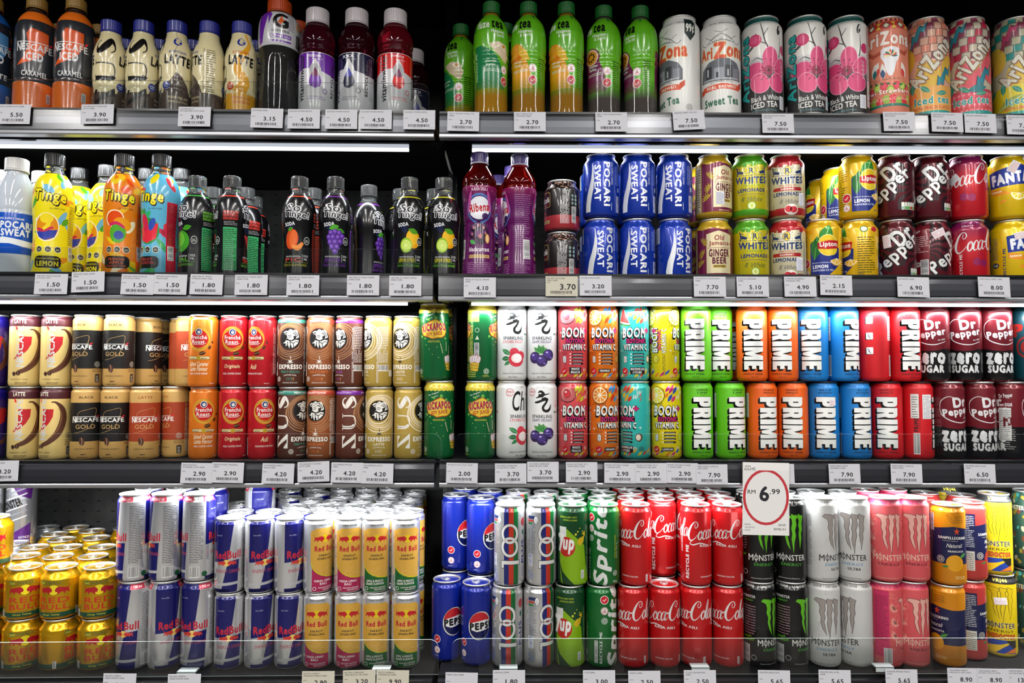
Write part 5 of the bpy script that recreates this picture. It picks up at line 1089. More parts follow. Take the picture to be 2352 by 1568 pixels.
@bottle('zusbut', P_ZUS, 'c0b088', (17.6, 168.4, 192, '242c8c'), 'cream coffee bottle with blue cap and yellow butter swirl', (1, 168), 'd8cca0', n=3)
def _(a): zusb(a, False)
P_GAT = [(30, 0), (34, 3), (36, 12), (34, 60), (32, 105), (32, 128), (35, 138), (37, 150), (37, 178), (35.4, 192), (31, 203), (24, 208.4), (21, 212)]
@bottle('gat', P_GAT, liquid('8c8c88'), (22, 211, 236, 'cc4c18'), 'clear dark sports drink bottle with orange cap and white label', (140, 206), 'c8c8cc', n=3)
def _(a):
    a.poly([(-44, 193), (-20, 193), (-24, 170), (-30, 150), (-34, 128), (-44, 124)], '6c28a0'); a.poly([(-24, 190), (-14, 180), (-20, 160), (-22, 176)], '6c28a0')
    a.txt('G', 2, 168, 26, 26, '181818', b=.055); a.poly([(-4, 162), (4, 178), (6, 170), (10, 170), (0, 158), (0, 164)], 'd85818'); a.txt('GATORADE', 2, 148, 32, 4.4, '181818', b=.06); a.rrect(-10, 135, 22, 142, 1, '6c28a0'); a.txt('TANPA GULA', 6, 138.5, 28, 4, 'e0d8e8', b=.05); a.ring(-15, 139, 3, 3, .8, '6c28a0'); a.rect(-16, 128, 22, 131, '6c28a0')
    a.rrect(34, 126, 48, 150, 2, '303030'); a.bars(36, 128, 46, 148, 8, 'b0b0b0', 3, vert=True); a.ell(40, 166, 6, 8, 'd8a878'); a.bars(16, 152, 30, 190, 14, '505058', 5)
P_VW = [(26, 0), (31, 3), (32.6, 8), (32.6, 124), (31.2, 129), (32.4, 132), (31, 136), (32.2, 139.5), (31.4, 143), (33.2, 150), (33, 160), (30.4, 171), (25.4, 180), (21, 186), (20.2, 190)]
def vw(a, col, ink, name, sub_):
    for o in (0, 104):
        P = [(o-104/2, 92)]+[(o-52, 54)]+[(o-40, 58), (o-20, 63), (o, 62), (o+20, 56), (o+40, 53), (o+52, 54)]+[(o+52, 92)]; a.poly(P, col)
        a.poly([(o, 82), (o+9, 66), (o+11, 58), (o+8, 46), (o, 58), (o-8, 46), (o-11, 58), (o-9, 66)][::1], 'd8d8da'); a.ell(o, 60, 10.6, 12, 'd8d8da')
        a.poly([(o, 64), (o+9, 48), (o+11.4, 38), (o+9, 30), (o, 25.6), (o-9, 30), (o-11.4, 38), (o-9, 48)], col); a.poly([(o, 65), (o+8, 50), (o, 47), (o-8, 50)], '6c1c50' if ink != 'b' else '4040a0')
        a.txt(name, o-2, 86, 24, 5.4, 'e0d8e0', b=.02); a.txt(sub_, o+4, 80, 18, 3, 'e0d8e0')
        a.txt('FLAVOURED DRINK', o+2, 10, 30, 2.6, col, b=.02); a.txt('VITAMIN B6 + POTASSIUM', o+2, 6, 34, 2.2, col, b=.02); a.ring(o+18, 22, 4, 4.6, 1, col)
    for o in (-28, 76): a.txt('vitaminwater', o, 46, 86, 11, '303038' if ink != 'b' else '282848', b=.05, rot=90); a.txt('Glacéau', o-9, 70, 36, 5.4, 'd8d0d8', b=.04, rot=90)
    a.txt('RECYCLE ME', 34, 44, 60, 6, '303034', b=.06, rot=90); a.bars(40, 8, 50, 88, 6, '8c8c94', 3, vert=True)
for k_, c_, lq_, i_, n_, s_, d_ in (('vwp', '681c9c', '9c2848', 'p', 'restore', 'fruit punch', 'purple labelled vitamin water bottle with dark red drink'), ('vwb', '141438', '7c1c34', 'b', 'xxx', 'triple berry', 'navy labelled vitamin water bottle with dark red drink'), ('vwr', 'cc1414', 'e82c48', 'r', 'power-c', 'dragonfruit', 'red labelled vitamin water bottle with bright red drink')):
    bottle(k_, P_VW, liquid(lq_), (21.4, 189, 218, 'd4ccd0'), d_, (4, 127), 'c8c8cc', n=3)(lambda a, c=c_, i=i_, n=n_, s=s_: vw(a, c, i, n, s))
P_FUZE = [(27, 0), (31, 3), (32, 10), (31, 18), (30.6, 60), (31, 104), (32.2, 112), (31.2, 118), (32.8, 126), (31.8, 132), (33, 142), (33, 160), (31.6, 178), (27.6, 192), (20, 203), (15, 209), (14.2, 214)]
def fuze(a, fr):
    a.rect(-104, 150, 104, 204, '58a818'); a.rect(-104, 100, 104, 150, '60b01c')
    c = {'j': '1c7c48', 'm': 'd8980c', 'p': '6c1c4c'}[fr]
    for o in (0, 104):
        pass
        a.poly([(o-40, 42), (o+24, 42), (o+22, 62), (o+16, 84), (o+8, 100), (o-4, 112), (o-24, 122), (o-40, 122)], c)
        a.poly([(o+24, 46), (o+52, 46), (o+52, 82), (o+18, 82)], '60b01c')
        if fr == 'j': a.poly([(o-10, 124), (o+8, 130), (o+26, 126), (o+34, 108), (o+28, 92), (o+18, 98), (o+4, 108)], 'd8c8a8'); a.poly([(o+4, 128), (o+24, 124), (o+26, 110)], 'e8dcc4'); a.ell(o+20, 122, 4, 3, 'c88828')
        elif fr == 'm': a.ell(o-12, 110, 20, 17, 'd87c10'); a.ell(o-16, 112, 14, 12, 'e09420'); a.poly([(o-6, 126), (o+12, 112), (o+18, 94), (o+4, 96), (o-4, 108)], 'e0b430')
        else:
            a.ell(o-10, 108, 20, 18, '6c1c3c'); a.ell(o-10, 109, 17, 15, 'd8b8a8'); a.ell(o-10, 109, 14, 12.6, 'c8881c')
            for q in range(9): t = q*.7; a.ell(o-10+8*math.cos(t), 109+7*math.sin(t), 2, 2.6, '2c1c10', n=8)
        a.txt('fuze', o-22, 163, 26, 15, 'd8e0d0', b=.05); a.txt('tea', o+8, 163, 24, 15, '101c08', b=.06); a.txt('Heaven', o+8, 149, 26, 6.4, 'd8e0d0', b=.04); a.txt('& Earth', o+10, 141.6, 22, 6, 'd8e0d0', b=.04)
        a.txt({'j': 'Jasmine', 'm': 'Mango', 'p': 'Passionfruit'}[fr], o-6, 92, 22, 5, 'd8e8d8', b=.04); a.txt({'j': 'Jasmin', 'm': 'Mangga', 'p': 'Markisa'}[fr], o-7, 86, 18, 5, 'd8e8d8', b=.04); a.bars(o-20, 74, o+16, 80, 2, 'c8d8c8', 4)
        pyramid(a, o+24, 80, 8); tick(a, o+24, 58, 8)
    leaf(a, -50, 150, 16, 14, 60, '2c7c28'); leaf(a, 30, 176, 16, 10, 80, '2c7c28')
    a.bars(36, 44, 52, 102, 14, '18300c', 5); a.txt('RECYCLE ME', -38, 84, 52, 5, 'c8e0b0', b=.06, rot=90)
for k_, f_, lq_, d_ in (('fuzej', 'j', 'd89c28', 'green topped jasmine tea bottle with white blossom'), ('fuzem', 'm', 'c89030', 'green topped tea bottle with orange mango picture'), ('fuzep', 'p', '6c6460', 'green topped tea bottle with purple passion fruit picture')):
    bottle(k_, P_FUZE, liquid(lq_, tr=.62), (16.2, 213, 236, '1c6c2c'), d_, (24, 208), '60b01c', kind='fade', n=3)(lambda a, f=f_: fuze(a, f))
# ---- shelf two bottles
P_POC = [(30, 0), (33, 4), (33.4, 12), (32.4, 50), (33.4, 58), (33.4, 122), (32.2, 128), (33.2, 136), (31, 160), (26, 180), (19, 196), (17.5, 201), (17.5, 206)]
@bottle('pocbot', P_POC, None, (19, 205, 229, 'dcdcdc'), 'cloudy ion drink bottle with blue label and white cap', (50, 124), '0c4cb4', n=3)
def _(a):
    for o in (0, 105):
        a.txt('POCARI', o+2, 98, 50, 12, 'dce0e4', b=.06); a.txt('SWEAT', o+1, 84, 46, 12, 'dce0e4', b=.06); a.txt('ION SUPPLY DRINK', o-6, 109, 40, 3.6, 'dce0e4', b=.04); a.poly([(o-40, 68), (o-20, 76), (o, 73), (o+20, 70), (o+34, 69), (o+34, 58), (o+14, 59), (o-8, 64), (o-24, 64)], 'dce0e4')
P_TIN = [(27, 0), (31, 3), (32.6, 12), (31.6, 46), (30.4, 80), (31.2, 110), (33, 136), (33.2, 156), (31.2, 174), (26.4, 188), (19.4, 199), (15.4, 205), (14.6, 208), (14.4, 214)]
def tinge(a, fr):
    rn = random.Random({'l': 3, 'm': 7, 'f': 11}[fr]); pal = {'l': ('4c9c1c', '6cb0d0', 'd88c14', 'e8d80c', 'e4e0c4', 'e4e0c4'), 'm': ('d86c0c', 'd8b80c', '58a024', 'd8480c', 'ecdcb4', 'e8b020'), 'f': ('2c9c54', '5cacd8', 'c02c48', 'd8c80c', '30a868', 'd8e4e8', 'c83440')}[fr]
    for k in range(46): a.ell(rn.uniform(-104, 104), rn.uniform(4, 188), rn.uniform(8, 16), rn.uniform(4, 8), rn.choice(pal), rot=rn.uniform(-60, 60))
    for o in (0, 104):
        a.txt('Tinge', o-4, 143, 54, 25, 'e8d814', b=.05, o=('181410', .045), sd=(1, -1.5, '181410', 1), rot=-4); a.txt('by SPRITZER', o+10, 122, 24, 3.6, '302c20', b=.01)
        if fr == 'l': a.ell(o-8, 88, 22, 26, 'f0ecc8'); a.ell(o-8, 88, 20, 24, 'd8880c'); a.ell(o-8, 104, 12, 9, 'e8d020'); a.poly([(o-27, 80), (o+11, 84), (o+6, 70), (o-10, 64), (o-22, 70)], '2c3c9c'); a.stroke([(o-26, 86, 4), (o-14, 82, 6), (o+4, 88, 4)], 1, 'c02c48'); a.stroke([(o-10, 108, 5), (o-4, 94, 7), (o-14, 84, 5)], 1, 'e8d020')
        elif fr == 'm': a.ell(o-10, 104, 17, 16, 'f0ecc8'); a.ell(o-10, 104, 15, 14, 'd8480c', rot=20); a.ell(o+4, 94, 16, 12, 'e0940c', rot=-20); a.ell(o-4, 78, 15, 18, '4ca024'); a.ell(o-2, 74, 9, 8, '384c98'); a.stroke([(o-20, 92, 5), (o-6, 96, 6), (o+8, 88, 4)], 1, 'c02058')
        else: a.ell(o-4, 82, 22, 24, '2c8c3c'); a.poly([(o-24, 88), (o+16, 96), (o+12, 68), (o-6, 60), (o-20, 66)], 'd8283c'); a.ell(o-12, 98, 8, 16, 'c82048', rot=10); leaf(a, o-14, 112, 12, 8, 80, '2c8c3c'); a.ell(o+4, 94, 6, 12, '2c4ca8', rot=-20)
        for k in range(3): a.ell(o-20+k*16, 48, 6, 6, 'd8d4c0'); a.ell(o-20+k*16, 48, 5, 5, '282820'); a.bars(o-23+k*16, 46, o-17+k*16, 50, 2, 'd8d4c0', k)
        a.rrect(o-28, 14, o+18, 36, 8, '14120e')
        if fr == 'm': a.txt('MANGO', o-5, 30.4, 28, 5, 'd85828', b=.05); a.txt('APPLE', o-5, 24, 24, 5, 'd85828', b=.05); a.txt('FLAVOURED DRINK', o-5, 18, 34, 3, 'd85828', b=.02)
        elif fr == 'l': a.txt('MINUMAN BERPERISA', o-5, 31, 38, 3, 'c8c020', b=.02); a.txt('LEMON', o-5, 22, 36, 8.6, 'e0d420', b=.06)
        else: a.txt('FRUIT', o-5, 30.4, 24, 5, 'c83c48', b=.05); a.txt('FUSION', o-5, 24, 28, 5, 'c83c48', b=.05)
    pc = {'l': 'd8c40c', 'm': 'd8600c', 'f': 'b81c34'}[fr]
    a.rect(30, 8, 52, 136, pc); a.bars(32, 60, 50, 132, 22, '302818', 4, vert=False); a.barcode(33, 30, 46, 56, vert=True)
for k_, f_, b_, d_ in (('tingl', 'l', 'e4d414', 'yellow fruit water bottle with lemon picture'), ('tingm', 'm', 'd8780c', 'orange fruit water bottle with mango and apple picture'), ('tingf', 'f', '58a8c8', 'blue and red fruit water bottle with watermelon picture')):
    bottle(k_, P_TIN, liquid('d8dcdc'), (16.4, 213.4, 238, '0c0c0e'), d_, (2, 199), b_, n=3)(lambda a, f=f_: tinge(a, f))
P_SOT = [(25, 0), (28.6, 3), (30, 12), (28.8, 40), (28.2, 70), (29, 96), (30.8, 116), (30.6, 130), (28.2, 145), (23, 157), (17.4, 165), (14.8, 169), (14.4, 176)]
def sotinge(a, col, fruit, names, panel, panelart='p'):
    a.rect(-97, 143, 97, 145.4, col)
    for o in (0, 96):
        a.txt('So', o-4, 121, 24, 14, '10101c', b=.02, o=('d4d4d8', .075), rot=-3); a.txt('Tinge!', o+0, 107, 47, 16, '10101c', b=.02, o=('d4d4d8', .075), rot=-5); a.txt('So', o-4, 121, 24, 14, '10101c', b=.035, rot=-3); a.txt('Tinge!', o+0, 107, 47, 16, '10101c', b=.02, rot=-5)
        a.ring(o-18, 126, 2, 2, .9, 'd4d4d8'); a.ring(o-22, 121, 1.6, 1.6, .8, 'd4d4d8')
        a.poly([(o-20, 88), (o-4, 91), (o-4, 76), (o-12, 76)], '141c3c'); a.txt('SODA', o-12, 90.5, 20, 6.4, 'dcdce0', b=.06, rot=7)
        if fruit == 'lemon':
            a.ell(o+8, 64, 14, 18, 'd8980c', rot=10); a.ell(o+6, 66, 11, 14, 'e0b020', rot=10); leaf(a, o-2, 82, 22, 10, -20, '4c8c1c'); a.ell(o-6, 52, 12, 14, '88b01c'); citrus(a, o-6, 52, 11, '9cc028', 'b8d048', 'd0e090')
        elif fruit == 'grape':
            leaf(a, o-12, 82, 20, 10, 15, '4c9c2c'); leaf(a, o+2, 82, 18, 8, -20, '3c8420'); 
            for x, y in ((-8, 74), (0, 76), (8, 74), (14, 68), (-12, 66), (-4, 66), (6, 66), (-10, 57), (0, 57), (10, 58), (-6, 48), (4, 48), (0, 40)): a.ell(o+x, y, 5.4, 5.6, '50248c'); a.ell(o+x-1, y+1.4, 3, 3, '7c50b4')
        elif fruit == 'peach': a.ell(o-8, 62, 13, 19, 'c8481c', rot=-8); a.ell(o-5, 63, 8, 16, 'd8642c', rot=-8); leaf(a, o-16, 78, 12, 7, 30, '4c8c1c'); a.stroke([(o-8, 50, 5), (o+4, 46, 10), (o+14, 56, 5)], 1, 'dc8434')
        elif fruit == 'apple': a.ell(o-6, 58, 19, 20, '3c9020'); a.ell(o-9, 62, 12, 13, '60b034'); leaf(a, o-2, 80, 20, 10, 15, '3c8c1c'); a.stroke([(o-6, 76), (o-4, 84)], 1.4, '50401c', n=1)
        elif fruit == 'melon': a.poly([(o-18, 72), (o+16, 72), (o, 42)], 'b82c34')
        a.ell(o+22, 60, 6, 7.4, 'd0d0d0'); a.ell(o+22, 60, 5.2, 6.4, '182018'); a.bars(o+18.6, 57, o+25.4, 63, 3, 'd0d0d0', 3)
        a.txt('MINUMAN BERPERISA', o-5, 30, 30, 3, 'c8c8c8', b=.02); a.txt(names[0], o-5, 24, 32, 6.4, names[2], b=.06); a.rect(o+13, 20, o+13.8, 34, 'c8c8c8'); a.txt('325', o+20, 31, 9, 4, 'c8c8c8', b=.05); a.txt('ML', o+20, 25, 7, 4, 'c8c8c8', b=.05); a.rect(o-24, 18.6, o+24, 19.2, names[3]); a.txt(names[1], o-1, 14, 46, 4.6, names[3], b=.04)
    a.rect(36, 4, 62, 84, panel); a.bars(37.4, 6, 60.6, 82, 22, '10301c' if panel[0] != '8' else '281040', 3)
    a.txt('MINUMAN', 50, 112, 26, 5, names[2], b=.06); a.txt('BERPERISA', 50, 106, 26, 5, names[2], b=.06); a.txt('BERKARBONAT', 50, 100, 26, 5, names[2], b=.06); a.bars(38, 88, 62, 96, 3, 'a0a0a0', 3)
for k_, c_, f_, n_, p_, d_ in (('sota', '3c9c3c', 'apple', ('EPAL', 'APPLE FLAVOURED', '60a82c', '60a82c'), '3c9c60', 'black soda bottle with green apple picture'), ('sotw', 'c83c2c', 'melon', ('TEMBIKAI', 'MELON FLAVOURED', 'c83428', '60a82c'), '3c9c60', 'black soda bottle with red lines and pale green panel'),
        ('sotp', 'c8482c', 'peach', ('PIC', 'PEACH FLAVOURED', 'c8483c', 'b0a82c'), 'a83428', 'black soda bottle with peach picture'), ('sotg', '6c2c8c', 'grape', ('ANGGUR', 'GRAPE FLAVOURED', '6c3498', '6c3498'), '8048b8', 'black soda bottle with purple grape picture'), ('sotl', 'b8b028', 'lemon', ('LEMON SITRUS', 'LEMON CITRUS FLAVOURED', 'c8c028', '60a82c'), '8c8c1c', 'black soda bottle with lemon and lime picture')):
    bottle(k_, P_SOT, liquid('d0d4d4'), (15.8, 176, 199, CLEARCAP), d_, (3, 163), '0b0b0d', n=3)(lambda a, c=c_, f=f_, n=n_, p=p_: sotinge(a, c, f, n, p))
P_RIB = [(26, 0), (29.6, 3), (31.4, 12), (31, 36), (29.4, 60), (28.4, 98), (27.6, 112), (29.4, 120), (29.6, 138), (31, 156), (32, 176), (30.8, 184), (31.6, 190), (30, 198), (24, 209), (18, 218), (14.8, 223), (14.2, 226)]
@bottle('ribena', P_RIB, liquid('b01c18'), (16.4, 225, 247, '4c3880'), 'purple sleeved blackcurrant bottle with violet cap and oval logo', (3, 180), '561050', ring='c8c4d8', n=3)
def _(a):
    for k in range(5): a.rect(-101, 171-k*6-6, 101, 171-k*6, ('7c1450', '70124c', '68114a', '60104c', '5c104e')[k])
    for o in (0, 101):
        a.txt('RASA ASLI', o, 162, 30, 5, 'd8b8d0', b=.03); a.ell(o, 127, 26, 28, '4c70b0'); a.ell(o, 127, 24, 24, '3c1c54', rot=10); a.ell(o, 128, 22, 21, 'dcdce4', rot=10); a.txt('Ribena', o, 129, 40, 15, 'b01820', b=.05, rot=6); a.ell(o+12, 113, 7, 6, '3c1c54')
        for x, y, r in ((-12, 92, 8), (-2, 96, 8), (9, 92, 8), (-15, 80, 8), (2, 76, 15), (13, 82, 8)): a.ell(o+x, y, r, r, '28082c'); a.ell(o+x-r*.2, y+r*.3, r*.5, r*.4, '5c2060'); a.ell(o+x, y, r*.25, r*.3, 'b86c70')
        leaf(a, o-8, 62, 14, 8, 150, '4c9c50'); a.ell(o+17, 72, 5, 9, 'c88c48'); a.ell(o+17, 72, 3, 7, 'e0c090')
        a.poly([(o-25, 60), (o+25, 60), (o+24, 34), (o-24, 34)], '480c48') if 0 else None
        a.txt('blackcurrant', o, 52, 42, 7.4, 'dcd0dc', b=.04); a.rect(o-21, 36, o+21, 42, 'b89858'); a.txt('MENGANDUNGI JUS BLACKCURRANT', o, 39, 38, 2.6, '3c1440', b=.03)
        for k in range(2): a.ell(o-20+k*40, 140, 3, 20, 'b04c90', rot=(-12, 12)[k])
        a.bars(o-24, 6, o+24, 30, 7, '9c6c98', 4)
    a.bars(-66, 60, -34, 158, 26, '8c5a8a', 5); a.barcode(-48, 36, -34, 72, vert=True); a.bars(-66, 10, -34, 34, 7, '8c5a8a', 6)

# ------------------------------------------------------------------ building one thing of each kind, then copies
_proto = {}
SHIFT = {'iced': (1, 16), 'icedblue': (1, 16), 'zuskop': (1, 16), 'zusbut': (1, 16), 'gat': (1, 18), 'vwp': (1, 34), 'vwb': (1, 34), 'vwr': (1, 34), 'fuzej': (1, 21), 'fuzem': (1, 21), 'fuzep': (1, 21),
 'sweet': (1.02, 12), 'bw': (1.04, 17), 'kiwi': (.98, 31), 'peacht': (1.0, 17), 'raspt': (1.0, 17), 'lemont': (1.0, 17), 'sota': (.98, 18), 'sotw': (.98, 18), 'sotp': (.98, 18), 'sotg': (.98, 18), 'sotl': (.98, 18),
 'tingl': (1, 10), 'tingm': (1, 10), 'tingf': (1, 10), 'ribena': (1, 10), 'pocbot': (1, 4), 'pocari': (1, 5), 'ginger': (1, 5), 'whites': (1, 5), 'raspw': (1, 5), 'lipton': (1, 5), 'drpep': (1, 5), 'cherry': (1, 5), 'fanta': (1, 5), 'alicafe': (1, 3)}
MILKY = bpy.data.materials.new('cloudy_drink'); MILKY.use_nodes = True
_b = MILKY.node_tree.nodes['Principled BSDF']; _b.inputs['Base Color'].default_value = (.62, .68, .76, 1); _b.inputs['Roughness'].default_value = .06; _b.inputs['Transmission Weight'].default_value = .25; _b.inputs['Coat Weight'].default_value = .6
def proto(key):
    if key in _proto: return _proto[key]
    d = DES[key]; art = Art(); parts = []
    d['fn'](art)
    if key in SHIFT:
        q, p = SHIFT[key]
        def mv(t): t = t.copy(); t[..., 1] = t[..., 1]*q+p; return t
        art.L = [(mv(t), c_, l_, None, None) for t, c_, l_, _, _ in art.L]
    if d['form'] == 'can':
        parts.append(('body', wrap('can_'+key, art, can_profile(d['typ']), d['base'], d['kind']), None, None))
        lid, tab = lid_meshes(d['typ'], d['lid'], d['tab'])
        parts.append(('lid', lid, None, 'silver lid' if d['lid'][0] != '2' else 'black lid')); parts.append(('pull_tab', tab, 1, None))
        R, h = CAN[d['typ']][:2]
    else:
        m = d['mat'] or MILKY
        parts.append(('body', wrap('bottle_'+key, None, d['prof'], m, 'cap'), None, None))
        v0, v1 = d['sleeve']
        parts.append(('label_sleeve', wrap('sleeve_'+key, art, sub(d['prof'], v0, v1), d['base'], d['kind'], caps=False), None, None))
        r, c0, c1, cc = d['cap']
        parts.append(('cap', cap_mesh(r, c0, c1, cc, d['ring']), None, None))
        R, h = d['R'], c1
    _proto[key] = (parts, R/1000, h/1000); return _proto[key]
def clash(X, Y, R, shelf, lv, tol=.0006):
    for t in THINGS:
        if t[2] == shelf and t[3] == lv and abs(t[5]-X) < .09:
            if math.hypot(t[0].location.x-X, t[0].location.y-Y) < t[6]+R-tol: return True
    return False
THINGS = []   # (root, key, shelf, level, row, x)
def raydir(px, py): return R_CAM @ Vector((px-FW/2, -(py-FH/2), -FPX))
def place(key, X, Y, Z, rot, shelf, level, row=1, tilt=0.0):
    parts, R, h = proto(key); d = DES[key]
    e = bpy.data.objects.new('drink_can' if d['form'] == 'can' else 'drink_bottle', None)
    e.empty_display_size = .02; e.location = (X, Y, Z); e.rotation_euler = (0, tilt, rot); COL.objects.link(e)
    objs = []
    for nm, me, par, lb in parts:
        o = bpy.data.objects.new(nm, me); COL.objects.link(o); o.parent = objs[par] if par is not None else e
        if lb: o['label'] = lb
        objs.append(o)
    THINGS.append([e, key, shelf, level, row, X, R]); return e
def item(shelf, key, edge, px, py, s=0.0, lv=0, dy=0.0, row=1, under=None, tilt=0.0, stick=()):
    """edge 'l','r','c': px is the left, right or middle of the body as measured on the shelf front"""
    parts, R, h = proto(key)
    d = raydir(px, py); th = math.atan2(d.x, d.y); Y = ROWY[shelf]+dy; X = 0
    for step in range(60):
        for _ in range(4):
            Yb = ybay(X, Y); dist = math.hypot(X, Yb); al = math.asin(R/dist)*{'l': 1, 'r': -1, 'c': 0}[edge]
            X = Yb*math.tan(th+al)
        Yb = ybay(X, Y)
        break
    thc = math.atan2(X, Yb)
    rot = -thc+math.asin(s) if abs(s) <= 1 else math.radians(s)-thc
    z = CZ+DECK[shelf]+(proto(under)[2] if under else h)*lv+.0004+lv*.0003
    e = place(key, X, Yb, z, rot, shelf, lv, row, tilt)
    for ss, v, w, h_, tl, ink in stick: sticker(e, R*1000, -thc+math.asin(ss)-rot, v, w, h_, tl, ink)
    return e
def sticker(e, R, al, v, w, h, tl, ink):
    """small paper label stuck on a can"""
    a = Art(); a.bars(-w/2+1.4, -h/2+1.2, w/2-1.4, h/2-1.2, max(3, int(h/2.2)), ink, int(v), fill=.3)
    mb = MB(); c, d = math.cos(math.radians(tl)), math.sin(math.radians(tl)); N = 8
    def P(x, y, k): X, Y = x*c-y*d, x*d+y*c; r = R+.36+k; q = al+X/R; return (r*math.sin(q)/1000, -r*math.cos(q)/1000, (v+Y)/1000)
    for i in range(N):
        x0, x1 = -w/2+w*i/N, -w/2+w*(i+1)/N
        for y0, y1 in ((-h/2, 0), (0, h/2)): mb.add([P(x0, y0, 0), P(x1, y0, 0), P(x1, y1, 0), P(x0, y1, 0)], [(0, 1, 2, 3)], M('dcdade', 'paper'))
    for t, col, l, _, _ in a.L:
        for tri in t: mb.add([P(p[0], p[1], .12) for p in tri], [(0, 1, 2)], M(col, 'paper'))
    o = link('sticker', mb.mesh('sticker'), e, label='small white paper sticker')
def lidat(shelf, key, px, py, lv, row, s=0.0, base=True, zlid=None):
    """a can further back, found from the middle of its lid"""
    parts, R, h = proto(key); z = DECK[shelf]+h*(lv+1)+.0004+lv*.0003
    d = raydir(px, py); t = z/d.z; X, Y = d.x*t, d.y*t
    for step in range(12):
        break
    th = math.atan2(X, Y)
    ro = -th+(math.asin(s) if abs(s) <= 1 else math.radians(s))
    if base:
        for q in range(lv): place(key, X, Y, CZ+DECK[shelf]+(h+.0003)*q, ro+.4, shelf, q, row)
    return place(key, X, Y, CZ+z-h, ro, shelf, lv, row)
# ------------------------------------------------------------------ the fridge
BLK = M('0c0c0d', 'black'); BLKM = M('08080a', 'matt'); STEEL = M('b8bac0', 'steel'); DARK = M('2e3034', 'satin')
def rot_left(o):   # parts of the left bay turn about the joint
    o.location = (XJ, 0, 0); o.rotation_euler = (0, 0, 0)
    return o
def bay_obj(name, mb, left, parent=None, **kw):
    """mesh built with y at the joint; the left bay is turned about the joint"""
    me = mb.mesh(name)
    if left:
        for v in me.vertices: v.co.y -= (XJ-v.co.x)*SK
        me.update()
    return link(name, me, parent, **kw)
# back panel with punched slots
pm = bpy.data.materials.new('slotted_panel'); pm.use_nodes = True
n = pm.node_tree.nodes; l = pm.node_tree.links; b = n['Principled BSDF']
tc = n.new('ShaderNodeTexCoord'); sp = n.new('ShaderNodeSeparateXYZ'); l.new(tc.outputs['Object'], sp.inputs[0])
def mth(op, a, b_=None, c_=None):
    q = n.new('ShaderNodeMath'); q.operation = op
    for i, x in enumerate((a, b_, c_)):
        if x is None: continue
        if isinstance(x, (int, float)): q.inputs[i].default_value = x
        else: l.new(x, q.inputs[i])
    return q.outputs[0]
fx = mth('ABSOLUTE', mth('SUBTRACT', mth('FRACT', mth('MULTIPLY', sp.outputs[0], 1/.034)), .5)); fz = mth('ABSOLUTE', mth('SUBTRACT', mth('FRACT', mth('MULTIPLY', sp.outputs[2], 1/.0245)), .5))
slot = mth('MULTIPLY', mth('LESS_THAN', fx, .12), mth('LESS_THAN', fz, .06))
nz = n.new('ShaderNodeTexNoise'); nz.inputs['Scale'].default_value = 14; nz.inputs['Detail'].default_value = 6; l.new(tc.outputs['Object'], nz.inputs['Vector'])
cr = n.new('ShaderNodeValToRGB'); cr.color_ramp.elements[0].position = .35; cr.color_ramp.elements[0].color = (.010, .010, .0095, 1); cr.color_ramp.elements[1].position = .75; cr.color_ramp.elements[1].color = (.030, .030, .028, 1); l.new(nz.outputs[0], cr.inputs[0])
mxc = n.new('ShaderNodeMix'); mxc.data_type = 'RGBA'; l.new(slot, mxc.inputs['Factor']); l.new(cr.outputs[0], mxc.inputs['A']); mxc.inputs['B'].default_value = (.003, .003, .003, 1)
l.new(mxc.outputs['Result'], b.inputs['Base Color']); b.inputs['Roughness'].default_value = .6; b.inputs['Specular IOR Level'].default_value = .15
bp = n.new('ShaderNodeBump'); bp.inputs['Strength'].default_value = .3; bp.inputs['Distance'].default_value = .004; bp.invert = True; l.new(slot, bp.inputs['Height']); l.new(bp.outputs[0], b.inputs['Normal'])
mb = MB(); mb.box(-1.6, 1.6, BACKY+.012, BACKY+.03, 0.30, 2.30, pm)
link('wall_back', mb.mesh('wall_back'), None, kind='structure')
mb = MB(); mb.box(-4, 4, -5, 1.75, -.05, 0, M('6c6862', 'matt')); link('floor', mb.mesh('floor'), None, kind='structure')
# uprights between and beside the bays (things: each could be unbolted)
mb = MB(); mb.box(XJ-.012, XJ+.016, 1.545, BACKY+.01, .35, 2.05, BLK)
for k in range(14): mb.box(XJ-.004, XJ+.008, 1.5435, 1.546, .5+k*.11, .53+k*.11, M('020202', 'matt'))
link('trim_1', mb.mesh('trim_1'), None, kind='structure')
# unseen canopy, added and set in height to shade the top shelf
mb = MB(); mb.box(-1.6, 1.6, .98, BACKY, CZ+.84, CZ+.90, BLKM); mb.box(-1.6, 1.6, .96, .985, CZ+.815, CZ+.90, BLKM)
link('unseen_canopy', mb.mesh('unseen_canopy'), None, kind='structure')

